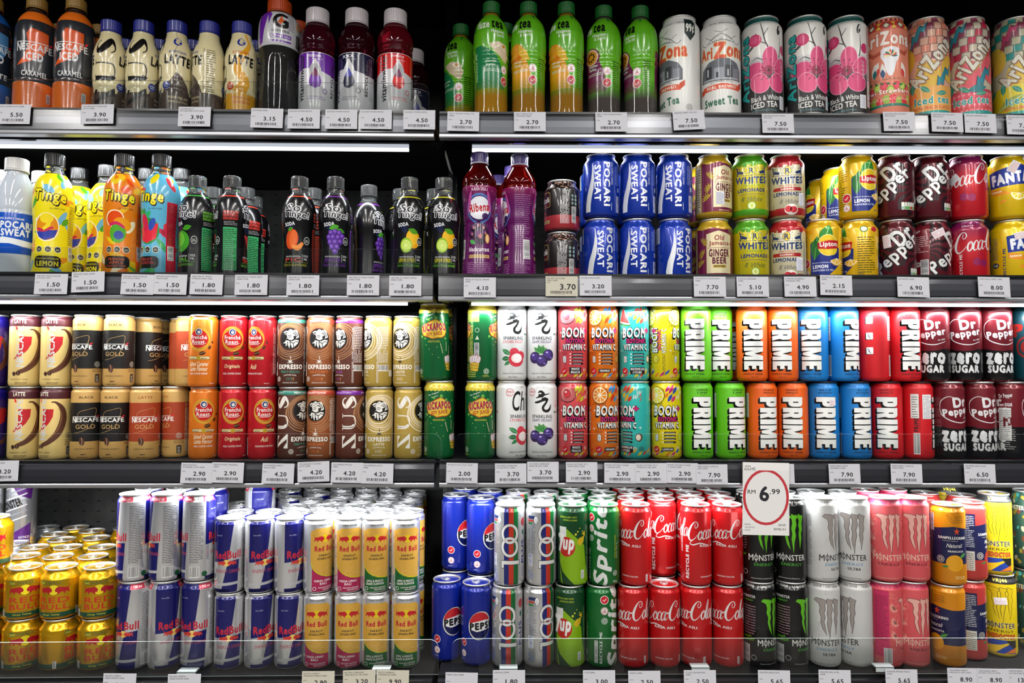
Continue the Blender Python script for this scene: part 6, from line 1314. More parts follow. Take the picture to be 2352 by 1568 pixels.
WORD = {1: 'top', 2: 'second', 3: 'third', 4: 'lowest'}
def shelf_unit(s, left):
    x0, x1 = (-1.32, XJ-.004) if left else (XJ+.006, 1.28)
    z = CZ+DECK[s]; rt = CZ+RAILTOP[s]; fy = RAILY[s]
    root = bpy.data.objects.new('shelf', None); COL.objects.link(root); root.empty_display_size = .05
    root.location = (0, 0, 0)
    root['label'] = f'black metal {WORD[s]} shelf of the {"left" if left else "right"} bay with grey price rail'; root['category'] = 'shelf'
    mb = MB(); mb.box(x0, x1, fy+.012, BACKY-.006, z-.018, z, BLKM); mb.box(x0, x1, fy+.012, fy+.016, z-.03, z-.018, BLKM)
    bay_obj('deck', mb, left, root)
    # price rail: curved grey holder with clear lips
    mb = MB(); H = .046 if s != 4 else .05
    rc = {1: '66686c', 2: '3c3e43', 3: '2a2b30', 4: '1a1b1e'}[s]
    prof = [(fy+.010, rt), (fy+.003, rt), (fy+.003, rt-.006), (fy+.001, rt-.008), (fy-.0012, rt-H*.35), (fy-.0020, rt-H*.6), (fy-.0012, rt-H+.008), (fy+.010, rt-H+.004)]
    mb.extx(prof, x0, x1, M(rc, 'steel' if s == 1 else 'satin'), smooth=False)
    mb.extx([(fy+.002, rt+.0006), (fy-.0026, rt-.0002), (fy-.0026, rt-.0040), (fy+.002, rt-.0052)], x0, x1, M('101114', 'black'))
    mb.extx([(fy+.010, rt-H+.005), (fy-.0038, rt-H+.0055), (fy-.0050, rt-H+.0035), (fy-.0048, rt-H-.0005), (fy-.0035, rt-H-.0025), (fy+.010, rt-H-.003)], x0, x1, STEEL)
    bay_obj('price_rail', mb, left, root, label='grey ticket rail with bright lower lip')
    mb = MB(); mb.extx([(fy-.0034, rt-.0045), (fy-.0026, rt-.0045), (fy-.0052, rt-H+.006), (fy-.0058, rt-H+.006)], x0, x1, acrylic('rail_cover', (.97, .97, .98, 1), .5, .16))
    bay_obj('rail_cover', mb, left, root, label='clear plastic cover over the tickets')
    if s < 4:   # lamp housing under the shelf front
        lz = rt-.0592+.006
        mb = MB(); mb.extx([(fy+.018, z-.0245), (fy+.046, z-.0265), (fy+.046, z-.019), (fy+.018, z-.019)], x0, x1, BLKM)
        mb.extx([(LEDY-.022, lz+.013), (LEDY+.010, lz+.0085), (LEDY+.010, lz+.018), (LEDY-.022, lz+.020)], x0, x1, M('606268', 'mirror'))
        bay_obj('lamp_channel', mb, left, root, label='polished metal channel holding the light strip')
        mb = MB(); xa, xb = (x0, x1-.055) if left else (x0+.055, x1)
        mb.extx([(LEDY-.003, lz+.0035), (LEDY+.002, lz+.0035), (LEDY+.003, lz+.0085), (LEDY-.004, lz+.0088)], xa, xb, LEDM)
        bay_obj('light_strip', mb, left, root, label='glowing white light strip')
    return root
LEDM = emis('lit_strip', (.93, .97, 1, 1), 3.2)
for s in (1, 2, 3, 4):
    for left in (True, False): shelf_unit(s, left)
# shelf brackets seen between the bays
for s in (1, 2, 3):
    mb = MB(); z = CZ+DECK[s]-.02
    mb.prism([(XJ+.000, z), (XJ+.009, z), (XJ+.009, z-.05), (XJ+.000, z-.05)], 1.50, 1.655, BLK)
    link('shelf_bracket', mb.mesh('shelf_bracket'), None, label=f'black steel bracket under the {WORD[s]} shelf joint', category='bracket', group='brackets at the bay joint')
# clear acrylic fences
def fence(s, left, xa, xb, ztop, round_a, round_b, desc):
    y = RAILY[s]+.0122; z0 = CZ+DECK[s]+.0003; P = []
    r = .016; z1 = CZ+ztop
    P = [(xa, z0), (xb, z0)]
    if round_b: P += [(xb-r+r*math.cos(t), z1-r+r*math.sin(t)) for t in np.linspace(0, math.pi/2, 8)]
    else: P += [(xb, z1)]
    if round_a: P += [(xa+r-r*math.sin(t), z1-r+r*math.cos(t)) for t in np.linspace(0, math.pi/2, 8)]
    else: P += [(xa, z1)]
    mb = MB(); mb.prism(P, y, y+.0022, ACR, edge=EDGE)
    o = bay_obj('shelf_fence', mb, left, None); o['label'] = desc; o['category'] = 'barrier'; o['group'] = 'clear plastic fences along the shelves'
EDGE = bpy.data.materials.new('acrylic_edge'); EDGE.use_nodes = True
_e = EDGE.node_tree.nodes['Principled BSDF']; _e.inputs['Base Color'].default_value = (.62, .72, .68, 1); _e.inputs['Roughness'].default_value = .12; _e.inputs['Transmission Weight'].default_value = .35
def xz(px, py, Y):
    d = raydir(px, py); t = Y/d.y; return d.x*t, d.z*t
def xleft(px, py, Y):
    x = 0
    for _ in range(4): x, z = xz(px, py, ybay(x, Y))
    return x, z
x, z = xleft(985, 190, 1.244); fence(1, True, -1.31, x, z, False, True, 'clear plastic fence before the top left bottles, rounded end')
x, z = xleft(1012, 572, 1.244); fence(2, True, -1.31, x, z, False, False, 'clear plastic fence before the second shelf bottles, square end')
x, z = xleft(1013, 996, 1.284); fence(3, True, -1.31, x, z, False, True, 'clear plastic fence before the coffee cans')
x, z = xz(1041, 996, 1.284); fence(3, False, x, 1.27, z, True, False, 'clear plastic fence before the isotonic and energy cans')
x, z = xleft(1007, 1470, 1.271); fence(4, True, -1.31, x, z, False, True, 'clear plastic fence before the lowest left cans')
x, z = xz(1037, 1468, 1.271); fence(4, False, x, 1.27, z, True, False, 'clear plastic fence before the lowest right cola cans')
# clips gripping the lowest fence
for px, py in ((430, 1541), (875, 1538), (1168, 1534), (1608, 1531), (2030, 1530)):
    x, z = xz(px, py, ybay(0 if px > 1015 else -.5, 1.262)); mb = MB(); mb.box(x-.016, x+.016, ybay(x, 1.258), ybay(x, 1.276), CZ+z-.001, CZ+z+.0012, M('a8b0b0', 'sleeve')); mb.box(x-.016, x+.016, ybay(x, 1.258), ybay(x, 1.2595), CZ+z-.008, CZ+z, M('a8b0b0', 'sleeve'))
    link('fence_clip', mb.mesh('fence_clip'), None, label={430: 'small clear clip under the tall silver blue cans', 875: 'small clear clip under the green-footed golden cans', 1168: 'small clear clip under the striped silver cans', 1608: 'small clear clip under the red script cans', 2030: 'small clear clip under the coral pink cans'}[px], category='clip', group='clips of the lowest fence')

# ------------------------------------------------------------------ price tickets
rngt = random.Random(12)
def ticket(rail, px, py, price, l1, l2='', w=57, h=36, tilt=0.0, desc='', bg='bcbcc2', big=False):
    Y0 = RAILY[rail]-.0078
    x, z = (xleft if px < 1015 else xz)(px, py, Y0); Y = ybay(x, Y0) if px < 1015 else Y0
    a = Art()
    if l1: a.txt(l1, -w/2+3+len(l1)*.93, h/2-4, len(l1)*1.86, 2.5, '303034', b=.02)
    if l2: a.txt(l2, -w/2+3+len(l2)*.93, h/2-7.8, len(l2)*1.86, 2.5, '303034', b=.02)
    a.txt('MYR', -w/2+5.4, 2.6 if not big else 6.5, 5.6, 1.9, '404044', b=.02)
    if price: a.txt(price, 4.5 if not big else 11, -1.2, len(price)*5.2 if not big else len(price)*6.8, 7.2 if not big else 10, '26262a', b=.035)
    rn = random.Random(px)
    x0 = -w/2+9; T = []; q = x0
    while q < w/2-11:
        ww = rn.choice((.4, .7, 1.0, 1.3)); a.rect(q, -h/2+4.6, q+ww, -h/2+9.6, '2a2a2e'); q += ww+rn.choice((.4, .7, 1.0))
    a.bars(-w/2+16, -h/2+2.6, -w/2+34, -h/2+3.8, 1, '707078', px, gaps=False); a.bars(w/2-12, -h/2+2.6, w/2-4, -h/2+3.8, 1, '8a8a90', px+1, gaps=False)
    # deckled card
    for k in range(int(h/2)): a.rect(-w/2-.01, -h/2+k*2+.6, -w/2+.5, -h/2+k*2+1.2, 'a4a4aa'); a.rect(w/2-.5, -h/2+k*2+.6, w/2+.01, -h/2+k*2+1.2, 'a4a4aa')
    me = flatmesh('price_ticket', a, w, h, bg)
    o = link('price_ticket', me, None, (x, Y, CZ+z), 0, label=desc, category='price ticket', group=f'price tickets on the {WORD[rail]} rail')
    o.rotation_euler = (math.radians(-4), math.radians(-tilt), math.atan(SK) if px < 1015 else 0)
    return o
TK = [  # rail, px, py, price, line1, line2, tilt, what stands above
 (1, 32, 262, '5.50', 'ICED COFFEE LATTE 240ML', '', 0, '5.50 ticket under the blue iced coffee bottle'),
 (1, 224, 262, '3.90', 'ZUS SPECIALTY KOPITIAM', 'LATTE 250ML', 1, '3.90 ticket under the cream coffee bottles with brown foot'),
 (1, 447, 268, '3.90', 'ZUS SPECIALTY', 'BUTTERCREME LATTE 250ML', 0, '3.90 ticket left of the butter swirl bottle'),
 (1, 613, 271, '3.15', 'GATORADE 500ML', '', -1, '3.15 ticket under the clear sports drink bottle'),
 (1, 698, 273, '4.50', 'GLACEAU VITAMIN WATER', '', 0, '4.50 ticket under the purple labelled water bottle'),
 (1, 784, 274, '4.50', 'GLACEAU VITAMIN WATER', '', 0, '4.50 ticket under the navy labelled water bottle'),
 (1, 863, 274, '4.50', 'GLACEAU VITAMIN WATER', '', 0, '4.50 ticket under the red labelled water bottle'),
 (1, 963, 275, '4.50', 'GLACEAU VITAMIN WATER', '', 0, '4.50 ticket at the joint end of the top left rail'),
 (1, 1064, 279, '2.70', 'H&E FT JASMINE GREEN TEA', '500ML', -1, '2.70 ticket under the jasmine tea bottles'),
 (1, 1217, 279, '2.70', 'H&E FT MANGO TEA', 'CHAMOMILE 500ML', 0, '2.70 ticket under the mango tea bottles'),
 (1, 1404, 280, '2.70', 'H&E FT SPK PASSION FRUIT', '500ML', 0, '2.70 ticket under the passion fruit tea bottles'),
 (1, 1582, 276, '7.50', 'ARIZONA SWEET TEA 23OZ', '', 3, '7.50 ticket tilted under the sweet tea cans'),
 (1, 1787, 283, '7.50', 'ARIZONA BLACK & WHITE', 'TEA 23OZ', 0, '7.50 ticket under the pink blossom cans'),
 (1, 2065, 279, '7.50', 'ARIZONA ICED TEA WITH', 'PEACH 23OZ', 0, '7.50 ticket under the salmon pink ox skull can'),
 (1, 2175, 281, '7.50', 'ARIZONA ICED TEA WITH', 'LEMON 22OZ', -1, '7.50 ticket under the checkered peach tea can'),
 (1, 2252, 283, '7.50', 'ARIZONA GRAPEADE 23OZ', '', -1, '7.50 ticket under the checkered raspberry tea can'),
 (1, 2348, 287, '7.50', 'ARIZONA FRUIT PUNCH', '23OZ', -1, '7.50 ticket under the checkered lemon tea can'),
 (2, 118, 652, '1.50', 'SPRITZER TINGE M.WATER', '(LEMON) 500ML', 0, '1.50 ticket under the front yellow lemon water bottle'),
 (2, 202, 647, '1.50', 'SPRITZER TINGE GRAPE', '500ML', 2, '1.50 ticket tilted between lemon and mango water bottles'),
 (2, 316, 653, '1.50', 'SPRITZER TINGE M.WATER', '(F/FUSION) 500ML', -1, '1.50 ticket under the orange mango water bottle'),
 (2, 392, 653, '1.50', 'SPRITZER TINGE MANGO', 'TANGO 500ML', -1, '1.50 ticket under the watermelon water bottle'),
 (2, 474, 653, '1.80', 'SPRITZER SO TINGE!', 'W/MELON DRINK 325ML', -1, '1.80 ticket under the green apple soda bottle'),
 (2, 577, 654, '1.80', 'SPRITZER SO TINGE! APPLE', 'DRINK 325ML', 0, '1.80 ticket under the pale green panel soda bottle'),
 (2, 696, 655, '1.80', 'SPRITZER SO TINGE! PEACH', 'DRINK 325ML', 0, '1.80 ticket under the peach soda bottle'),
 (2, 834, 655, '1.80', 'SPRITZER SO TINGE! GRAPE', 'DRINK 325ML', 0, '1.80 ticket under the grape soda bottles'),
 (2, 931, 656, '1.80', 'SPRITZER SO TINGE! LEMON', 'DRINK 325ML', 0, '1.80 ticket under the lemon soda bottle'),
 (2, 1102, 660, '4.10', 'RIBENA PET BLACKCURRANT', '450ML', 0, '4.10 ticket under the blackcurrant bottle'),
 (2, 1290, 657, '3.70', 'ALICAFE TAG KUMBA', 'MADU 250ML', 0, '3.70 ticket with large figures under the short coffee cans'),
 (2, 1368, 656, '3.20', 'POCARI KWIKAT330ML', '', 0, '3.20 ticket under the blue ion drink cans'),
 (2, 1630, 658, '7.70', 'OLD JAMAICA GINGER BEER', '330ML', 0, '7.70 ticket under the ginger beer cans'),
 (2, 1729, 658, '5.10', 'R WHITES LEMONADE', '330ML', 0, '5.10 ticket under the yellow lemonade cans'),
 (2, 1838, 658, '4.90', 'R WHITES RASPBERRY', 'LEMONADE 330ML', 0, '4.90 ticket under the raspberry lemonade cans'),
 (2, 1920, 655, '2.15', 'LIPTON ICE TEA LEMON', '300ML', -1, '2.15 ticket under the iced tea cans'),
 (2, 2098, 659, '6.90', 'DR PEPPER 330ML', '', -1, '6.90 ticket under the dark red swirled cans'),
 (2, 2283, 659, '8.00', 'COCA COLA CHERRY 330ML', '', -1, '8.00 ticket under the cherry cola cans'),
 (3, 6, 1081, '3.20', 'COFFEE CAN 240ML', '', 1, '3.20 ticket cut by the frame under the purple can'),
 (3, 452, 1086, '2.90', 'FRENCHE ROAST', 'S/CARAMEL LATTE 240ML', -1, '2.90 ticket under the orange coffee cans'),
 (3, 523, 1085, '2.90', 'FRENCHE ROAST ORIGINALE', '240ML', -1, '2.90 ticket under the red golden ring coffee cans'),
 (3, 639, 1087, '4.20', 'ZUS EXPRESSO MINTY', 'MOCHA 240ML', -1, '4.20 ticket under the teal banded espresso cans'),
 (3, 720, 1083, '4.20', 'ZUS HAZELNUT FLAVORED', 'LATTE 240ML', 2, '4.20 ticket tilted under the orange banded espresso cans'),
 (3, 797, 1085, '4.20', 'ZUS EXPRESSO MOCHA', '240ML', -1, '4.20 ticket under the purple banded espresso cans'),
 (3, 867, 1087, '4.20', 'ZUS EXPRESSO LATTE', '240ML', -1, '4.20 ticket under the olive gold espresso cans'),
 (3, 1061, 1086, '2.00', 'KICKAPOO JOY JUICE 320ML', '', -1, '2.00 ticket under the green joy juice can'),
 (3, 1173, 1087, '3.70', 'CHI FOREST SPARKLING', 'LYCHEE FIZZY 330ML', 0, '3.70 ticket under the lychee can'),
 (3, 1247, 1083, '3.70', 'CHI FOREST SPARKLING', 'GRAPE DELIGHT 330ML', 0, '3.70 ticket under the grape can'),
 (3, 1336, 1084, '2.90', 'BOOM+ ISOTONIC VIT C', 'WHITE PEACH 325ML', 0, '2.90 ticket under the coral peach cans'),
 (3, 1424, 1086, '2.90', 'BOOM+ ISOTONIC VITAMIN', 'C ORANGE 325ML', -1, '2.90 ticket under the orange isotonic cans'),
 (3, 1495, 1086, '2.90', 'BOOM+ ISOTONIC VIT C', 'WTRMLN LYCHEE 325ML', 0, '2.90 ticket under the turquoise cans'),
 (3, 1567, 1086, '2.90', 'BOOM+ ISOTONIC VITAMIN', 'C LEMON 325ML', -1, '2.90 ticket under the yellow lemon isotonic cans'),
 (3, 1635, 1089, '7.90', 'PRIME ENERGY LEMON &', 'LIME 330ML', 0, '7.90 ticket under the lime green energy cans'),
 (3, 1788, 1088, '7.90', 'PRIME ENERGY ORANGE', '330ML', 0, '7.90 ticket mostly behind the round price card'),
 (3, 1940, 1088, '7.90', 'PRIME ENERGY BLUE', 'RASPBERRY 330ML', 0, '7.90 ticket under the bright blue energy cans'),
 (3, 2082, 1088, '7.90', 'PRIME ENERGY TROPICAL', 'PUNCH 330ML', -1, '7.90 ticket under the red energy cans'),
 (3, 2250, 1088, '6.50', 'DR PEPPER ZERO SUGAR', '330ML', -1, '6.50 ticket under the zero sugar cans'),
 (4, 274, 1571, '3.90', 'RED BULL ENERGY', 'DRINK EUROPE 355ML', -1, 'ticket cut by the frame under the first tall silver can'),
 (4, 423, 1572, '5.90', 'RED BULL ENERGY', 'DRINK EUROPE 250ML', 0, 'ticket cut by the frame under the last tall silver can'),
 (4, 731, 1565, '2.90', 'RED BULL ENERGY', 'SPARKLING POMELO 250ML', 0, '2.90 ticket under the first magenta-footed golden can'),
 (4, 825, 1563, '3.20', 'RED BULL SPARKLING', 'APPLE MUSCAT GRP 250ML', 1, '3.20 ticket under the first green-footed golden can'),
 (4, 902, 1563, '9.90', 'NOCCO CARIBBEAN', 'CAFFEINATED 330ML', -1, '9.90 ticket at the joint end of the lowest left rail'),
 (4, 1060, 1568, '', 'PEPSI COLA 320ML', '', -1, 'ticket under the deep blue cola cans'),
 (4, 1169, 1563, '1.80', '100 PLUS 325ML', '', 0, '1.80 ticket under the striped silver can'),
 (4, 1376, 1563, '3.00', '7 UP 320ML', '', 0, '3.00 ticket under the dark green cans'),
 (4, 1480, 1564, '2.50', 'SPRITE 320ML', '', 0, '2.50 ticket left of the red script cans'),
 (4, 1608, 1563, '2.50', 'COCA-COLA RASA ASLI', '320ML', 0, '2.50 ticket under the red script cans'),
 (4, 1778, 1563, '5.65', 'MONSTER GREEN 355ML', '', -1, '5.65 ticket under the black green-clawed cans'),
 (4, 1917, 1562, '5.65', 'MONSTER ZERO ULTRA', '355ML', -1, '5.65 ticket under the white filigree cans'),
 (4, 2071, 1561, '5.65', 'MONSTER PIPELINE PUNCH', '355ML', -1, '5.65 ticket under the coral pink cans'),
 (4, 2213, 1558, '8.90', 'S.PELLEGRINO ARNCT', '(ORANGE) SP DRK 330ML', -1, '8.90 ticket under the orange citrus can'),
 (4, 2281, 1559, '8.90', 'S.PELLEGRINO ARNCT', 'RSC(RED ORG) SP 330ML', -1, '8.90 ticket under the blood red citrus can'),
 (4, 2350, 1560, '13.90', 'MONSTER ENERGY', 'DOCTOR ROSSI 355ML', -1, '13.90 ticket under the yellow doctor can'),
]
for i, (r, px, py, p, l1, l2, t, ds) in enumerate(TK):
    o = ticket(r, px, py, p, l1, l2, tilt=t, desc='white '+ds, big=(px == 1290), bg='b8b4a4' if px in (1290, 902, 825, 731) else 'bcbcc2')
    o.location.y -= .0005*(i % 3)
# round promotion card
a = Art(); W_, H_ = 84, 129
a.ring(0, 3, 39.2, 47.6, 4.8, 'b03038'); a.rect(-42, 50.5, 42, 64.5, 'd8d6d4')
a.txt('WAS', -33, 57, 11, 4, '30303a', b=.01); a.txt('RM 7.90', -29, 52, 20, 4, '30303a', b=.01); a.stroke([(-33, 50), (-19, 56)], .7, '30303a', n=1)
a.txt('RM', -26, 12, 14, 7, '26262c', b=.01); a.txt('6', -3, 9, 15, 25, '202026', b=.045); a.txt('.99', 16, 13, 18, 9, '26262c', b=.02)
a.txt('PRIME', -33, -46, 11, 2.8, '606068', b=.01); a.txt('ASSORTED', -29, -51, 18, 2.8, '606068', b=.01); a.txt('330ML', -33, -56, 11, 2.8, '606068', b=.01)
a.txt('SAVE', 29, -46, 13, 4, '26262c', b=.01); a.txt('RM0.91', 25, -53.6, 21, 4.2, '26262c', b=.01)
x, z = xz(1759, 1145, RAILY[3]-.014)
o = link('promotion_card', flatmesh('promotion_card', a, W_, H_, 'd2d0ce', lift=.03), None, (x, RAILY[3]-.0145, CZ+z), label='large white card with red ring and price 6.99 hanging from the rail', category='sign')
o.rotation_euler = (math.radians(-1), math.radians(1.2), 0)
# ------------------------------------------------------------------ stock: top shelf
I = item
I(1, 'icedblue', 'r', 28, 200, .2); I(1, 'iced', 'l', 28, 200, -.05); I(1, 'iced', 'l', 120, 200, -.25)
I(1, 'iced', 'c', 143, 60, 90, dy=.10, row=2); I(1, 'iced', 'c', 232, 60, 90, dy=.10, row=2)
I(1, 'zuskop', 'l', 210, 200, .95); I(1, 'zuskop', 'l', 286, 200, .93); I(1, 'zuskop', 'l', 369, 200, .0); I(1, 'zuskop', 'l', 441, 200, -75); I(1, 'zusbut', 'l', 514, 200, -.1)
for x in (292, 369, 444, 590): I(1, 'zuskop', 'c', x, 120, .2, dy=.075, row=2)
I(1, 'gat', 'c', 634, 200, .0, dy=.004); I(1, 'gat', 'c', 684, 100, .4, dy=.085, row=2)
I(1, 'vwp', 'c', 727, 200, -.1); I(1, 'vwb', 'c', 818, 200, -.42); I(1, 'vwr', 'c', 907, 200, .2)
I(1, 'vwb', 'c', 950, 180, .2, dy=.16, row=2)
I(1, 'fuzej', 'c', 1058, 180, -.75, dy=.085, row=2); I(1, 'fuzej', 'c', 1128, 180, .15); I(1, 'fuzem', 'c', 1214, 180, -.45); I(1, 'fuzem', 'c', 1301, 180, -.42); I(1, 'fuzep', 'c', 1387, 180, -.5, dy=.012); I(1, 'fuzep', 'c', 1474, 180, -.8, dy=.012)
I(1, 'fuzej', 'c', 1160, 60, .15, dy=.08, row=2)
I(1, 'sweet', 'r', 1606, 180, -.8); I(1, 'sweet', 'r', 1701, 180, .08); I(1, 'bw', 'r', 1799, 180, .0); I(1, 'bw', 'r', 1900, 180, .2, dy=-.003); I(1, 'bw', 'r', 2000, 180, -.3, dy=-.003)
I(1, 'kiwi', 'r', 2088, 180, .05); I(1, 'peacht', 'r', 2179, 180, .15); I(1, 'raspt', 'r', 2275, 180, .1); I(1, 'lemont', 'l', 2276, 180, .3, dy=-.003)
# ------------------------------------------------------------------ second shelf
I(2, 'pocbot', 'c', 36, 500, .0); I(2, 'pocbot', 'c', 4, 500, .3, dy=.08, row=2); I(2, 'pocbot', 'c', 96, 500, .3, dy=.085, row=2)
I(2, 'tingl', 'c', 122, 500, -.1); I(2, 'tingl', 'c', 188, 500, -.2, dy=.085, row=2); I(2, 'tingl', 'c', 248, 500, -.75, dy=.07, row=2)
I(2, 'tingm', 'c', 286, 500, -.15); I(2, 'tingm', 'c', 330, 500, -.2, dy=.085, row=2); I(2, 'tingf', 'c', 374, 500, -.55); I(2, 'tingf', 'c', 418, 500, -.5, dy=.085, row=2)
I(2, 'sota', 'c', 446, 520, -.75); I(2, 'sota', 'c', 484, 520, -.6, dy=.08, row=2); I(2, 'sotw', 'c', 529, 520, -95); I(2, 'sotw', 'c', 562, 520, -60, dy=.08, row=2); I(2, 'sotw', 'c', 584, 520, -70, dy=.15, row=3)
I(2, 'sotp', 'c', 687, 520, -.2); I(2, 'sotp', 'c', 719, 520, -70, dy=.08, row=2); I(2, 'sotg', 'c', 770, 520, .0); I(2, 'sotg', 'c', 849, 520, .85, dy=.055, row=2)
I(2, 'sotl', 'c', 940, 520, .0); I(2, 'sotl', 'c', 918, 520, .2, dy=.08, row=2); I(2, 'sotl', 'c', 1019, 520, .1); I(2, 'sotl', 'c', 998, 520, .2, dy=.08, row=2)
I(2, 'ribena', 'c', 1101, 500, .0); I(2, 'ribena', 'c', 1193, 500, 100, dy=.01); I(2, 'ribena', 'c', 1177, 500, .2, dy=.085, row=2); I(2, 'ribena', 'c', 1144, 540, .3, dy=.15, row=2)
for lv, ps in ((0, (1249.5,)), (1, (1250,))):
    for p in ps: I(2, 'alicafe', 'l', p, 500, .15 if lv else .0, lv=lv)
for lv, ps, ss in ((1, (1421.5, 1506, 1591), (.0, .02, -.12)), (0, (1419.5, 1504.7, 1589), (.2, .0, .5))):
    for p, s in zip(ps, ss): I(2, 'pocari', 'r', p, 500, s, lv=lv)
for lv in (0, 1): I(2, 'pocari', 'c', 1370, 520, .3, lv=lv, dy=.08, row=2); I(2, 'pocari', 'c', 1455, 520, .3, lv=lv, dy=.08, row=2); I(2, 'ginger', 'c', 1618, 520, .3, lv=lv, dy=.075, row=2)
I(2, 'ginger', 'r', 1682, 500, .25, lv=0); I(2, 'ginger', 'r', 1684, 500, .6, lv=1, stick=[(.35, 36, 16, 24, 0, '6070a0')])
I(2, 'whites', 'r', 1766, 500, .25, lv=0); I(2, 'whites', 'r', 1766, 500, .1, lv=1); I(2, 'raspw', 'r', 1852, 500, .0, lv=0, stick=[(.65, 36, 14, 24, 0, '6070a0')]); I(2, 'raspw', 'r', 1852, 500, .1, lv=1, stick=[(.8, 34, 14, 24, 0, '6070a0')])
I(2, 'lipton', 'r', 1932, 500, .1, lv=0); I(2, 'lipton', 'r', 2014.5, 500, -.9, lv=0); I(2, 'lipton', 'r', 2014.5, 500, .45, lv=1, dy=.0)
I(2, 'lipton', 'c', 1926, 500, .1, lv=1, dy=.08, row=2); I(2, 'lipton', 'c', 1890, 500, -70, lv=1, dy=.16, row=3)
for q in ((1926, .08, 2), (1890, .16, 3)): I(2, 'lipton', 'c', q[0], 560, .1, lv=0, dy=q[1], row=q[2])
I(2, 'drpep', 'r', 2105, 500, .1, lv=0, stick=[(-.45, 80, 14, 24, 6, 'c86060')]); I(2, 'drpep', 'r', 2106, 500, -.35, lv=1); I(2, 'drpep', 'r', 2182, 500, 66, lv=0, dy=.004, stick=[(.4, 94, 22, 14, 25, 'c86060')]); I(2, 'drpep', 'r', 2182, 500, .1, lv=1, dy=.004)
I(2, 'cherry', 'r', 2270.5, 500, .62, lv=0); I(2, 'cherry', 'r', 2269.5, 500, .1, lv=1, stick=[(-.6, 76, 20, 14, 35, '808088')]); I(2, 'fanta', 'l', 2270, 500, 52, lv=0, stick=[(.5, 90, 22, 13, 12, 'c86060')]); I(2, 'fanta', 'l', 2268, 500, .1, lv=1, stick=[(.3, 96, 22, 14, 60, 'c87060')])
# ------------------------------------------------------------------ third shelf
L3 = [  # lower, left edges
 ('purplecoffee', 'r', 18, .6), ('latte', 'l', 17, .05), ('latte', 'l', 90, -.45), ('goldblack', 'l', 164, -.05), ('goldblack', 'l', 234.5, -.35), ('goldlatte', 'l', 292, .0), ('goldlatte', 'l', 366, -60),
 ('caramel', 'l', 436, .0), ('originale', 'l', 499.4, .0), ('asli', 'l', 567.5, .2), ('minty', 'l', 638, .75), ('hazel', 'l', 704, -.4), ('mocha', 'l', 771, 88), ('zuslatte', 'l', 841, .0), ('zuslatte', 'l', 903, .95)]
for k, e, p, s in L3: I(3, k, e, p, 970, s, lv=0, dy=.030 if p == 366 else 0)
I(3, 'goldlatte', 'l', 402, 970, 42, lv=0, dy=.07, row=2)
U3 = [('purplecoffee', 'r', 21, .2), ('latte', 'l', 20, .05), ('latte', 'l', 92.6, .05), ('goldblack', 'l', 165.5, -.6), ('goldblack', 'l', 237, -.3), 
 ('caramel', 'l', 439.3, -.3), ('originale', 'l', 499.4, -.1), ('asli', 'l', 567, -.6), ('minty', 'l', 637.4, -.1), ('hazel', 'l', 704.7, -.1), ('mocha', 'l', 771, -50), ('zuslatte', 'l', 837, -.92), ('zuslatte', 'l', 903, -.5)]
for k, e, p, s in U3: I(3, k, e, p, 800, s, lv=1)
I(3, 'goldblack', 'l', 303, 800, .75, lv=1, dy=.055, row=2); I(3, 'goldblack', 'l', 328, 800, .7, lv=1, dy=.11, row=3); I(3, 'goldlatte', 'l', 388, 800, .4, lv=1, dy=.075, row=2); I(3, 'goldlatte', 'l', 406, 800, .3, lv=1, dy=.02)
for p, dy_, rw in ((303, .09, 2), (328, .15, 3), (385, .10, 2)): I(3, 'goldblack' if p < 380 else 'goldlatte', 'l', p, 970, .3, lv=0, dy=dy_, row=rw)
I(3, 'kick', 'r', 1043, 970, .0, lv=0); I(3, 'kick', 'r', 1026, 790, .0, lv=1, dy=0, tilt=-.018); I(3, 'kick', 'r', 1041, 970, .6, lv=0, dy=.085, row=2); I(3, 'kick', 'r', 1040, 790, 80, lv=1, dy=.085, row=2)
R3 = [('kick', 1137, .05), ('lychee', 1208.5, -143), ('grape', 1280, .0), ('peach', 1351, .15), ('orange', 1420, .35), ('melon', 1494, -.75), ('lemon', 1565.4, .0), ('plime', 1637.8, .35), ('plime', 1712.5, .55), ('porange', 1786.7, .5), ('porange', 1858.8, .0),
 ('pblue', 1926, .2), ('pblue', 2001.9, .55), ('pred', 2075.4, .05), ('pred', 2146.6, 100), ('drzero', 2219.5, .55), ('drzero', 2294, .5), ('drzero', 2352, 108)]
STK = {1926: [(.6, 108, 13, 12, 4, 'd07080')], 2146.6: [(.62, 100, 18, 46, 0, '606060')], 1712.5: [(-.93, 102, 10, 46, 0, '909090')], 1786.7: [(-.9, 102, 12, 46, 0, '909090')]}
for k, p, s in R3: I(3, k, 'r', p, 970, s, lv=0, dy=.0 if k[0] != 'p' else .002, stick=STK.get(p, ()))
RU = [('kick', 1149, 80), ('lychee', 1217, .1), ('grape', 1286, .0), ('peach', 1354.5, .1), ('orange', 1419, .0), ('melon', 1489.7, .05), ('lemon', 1558.4, 84), ('plime', 1624.3, -.1), ('porange', 1769, .1), ('porange', 1840.6, -.05),
 ('pblue', 1898, -.1), ('pblue', 1972.4, .7), ('pred', 2044, 178), ('pred', 2113.5, .5), ('drzero', 2175.5, -.2), ('drzero', 2254.6, .0), ('drzero', 2323.9, .4)]
for k, p, s in RU: I(3, k, 'r', p, 790, s, lv=1)
I(3, 'teal', 'l', 2322, 790, .0, lv=1); I(3, 'plime', 'r', 1678, 790, .3, lv=1, dy=.012); I(3, 'porange', 'c', 1706, 790, -.2, lv=1, dy=.065, row=2); I(3, 'porange', 'c', 1706, 970, -.2, lv=0, dy=.075, row=2)
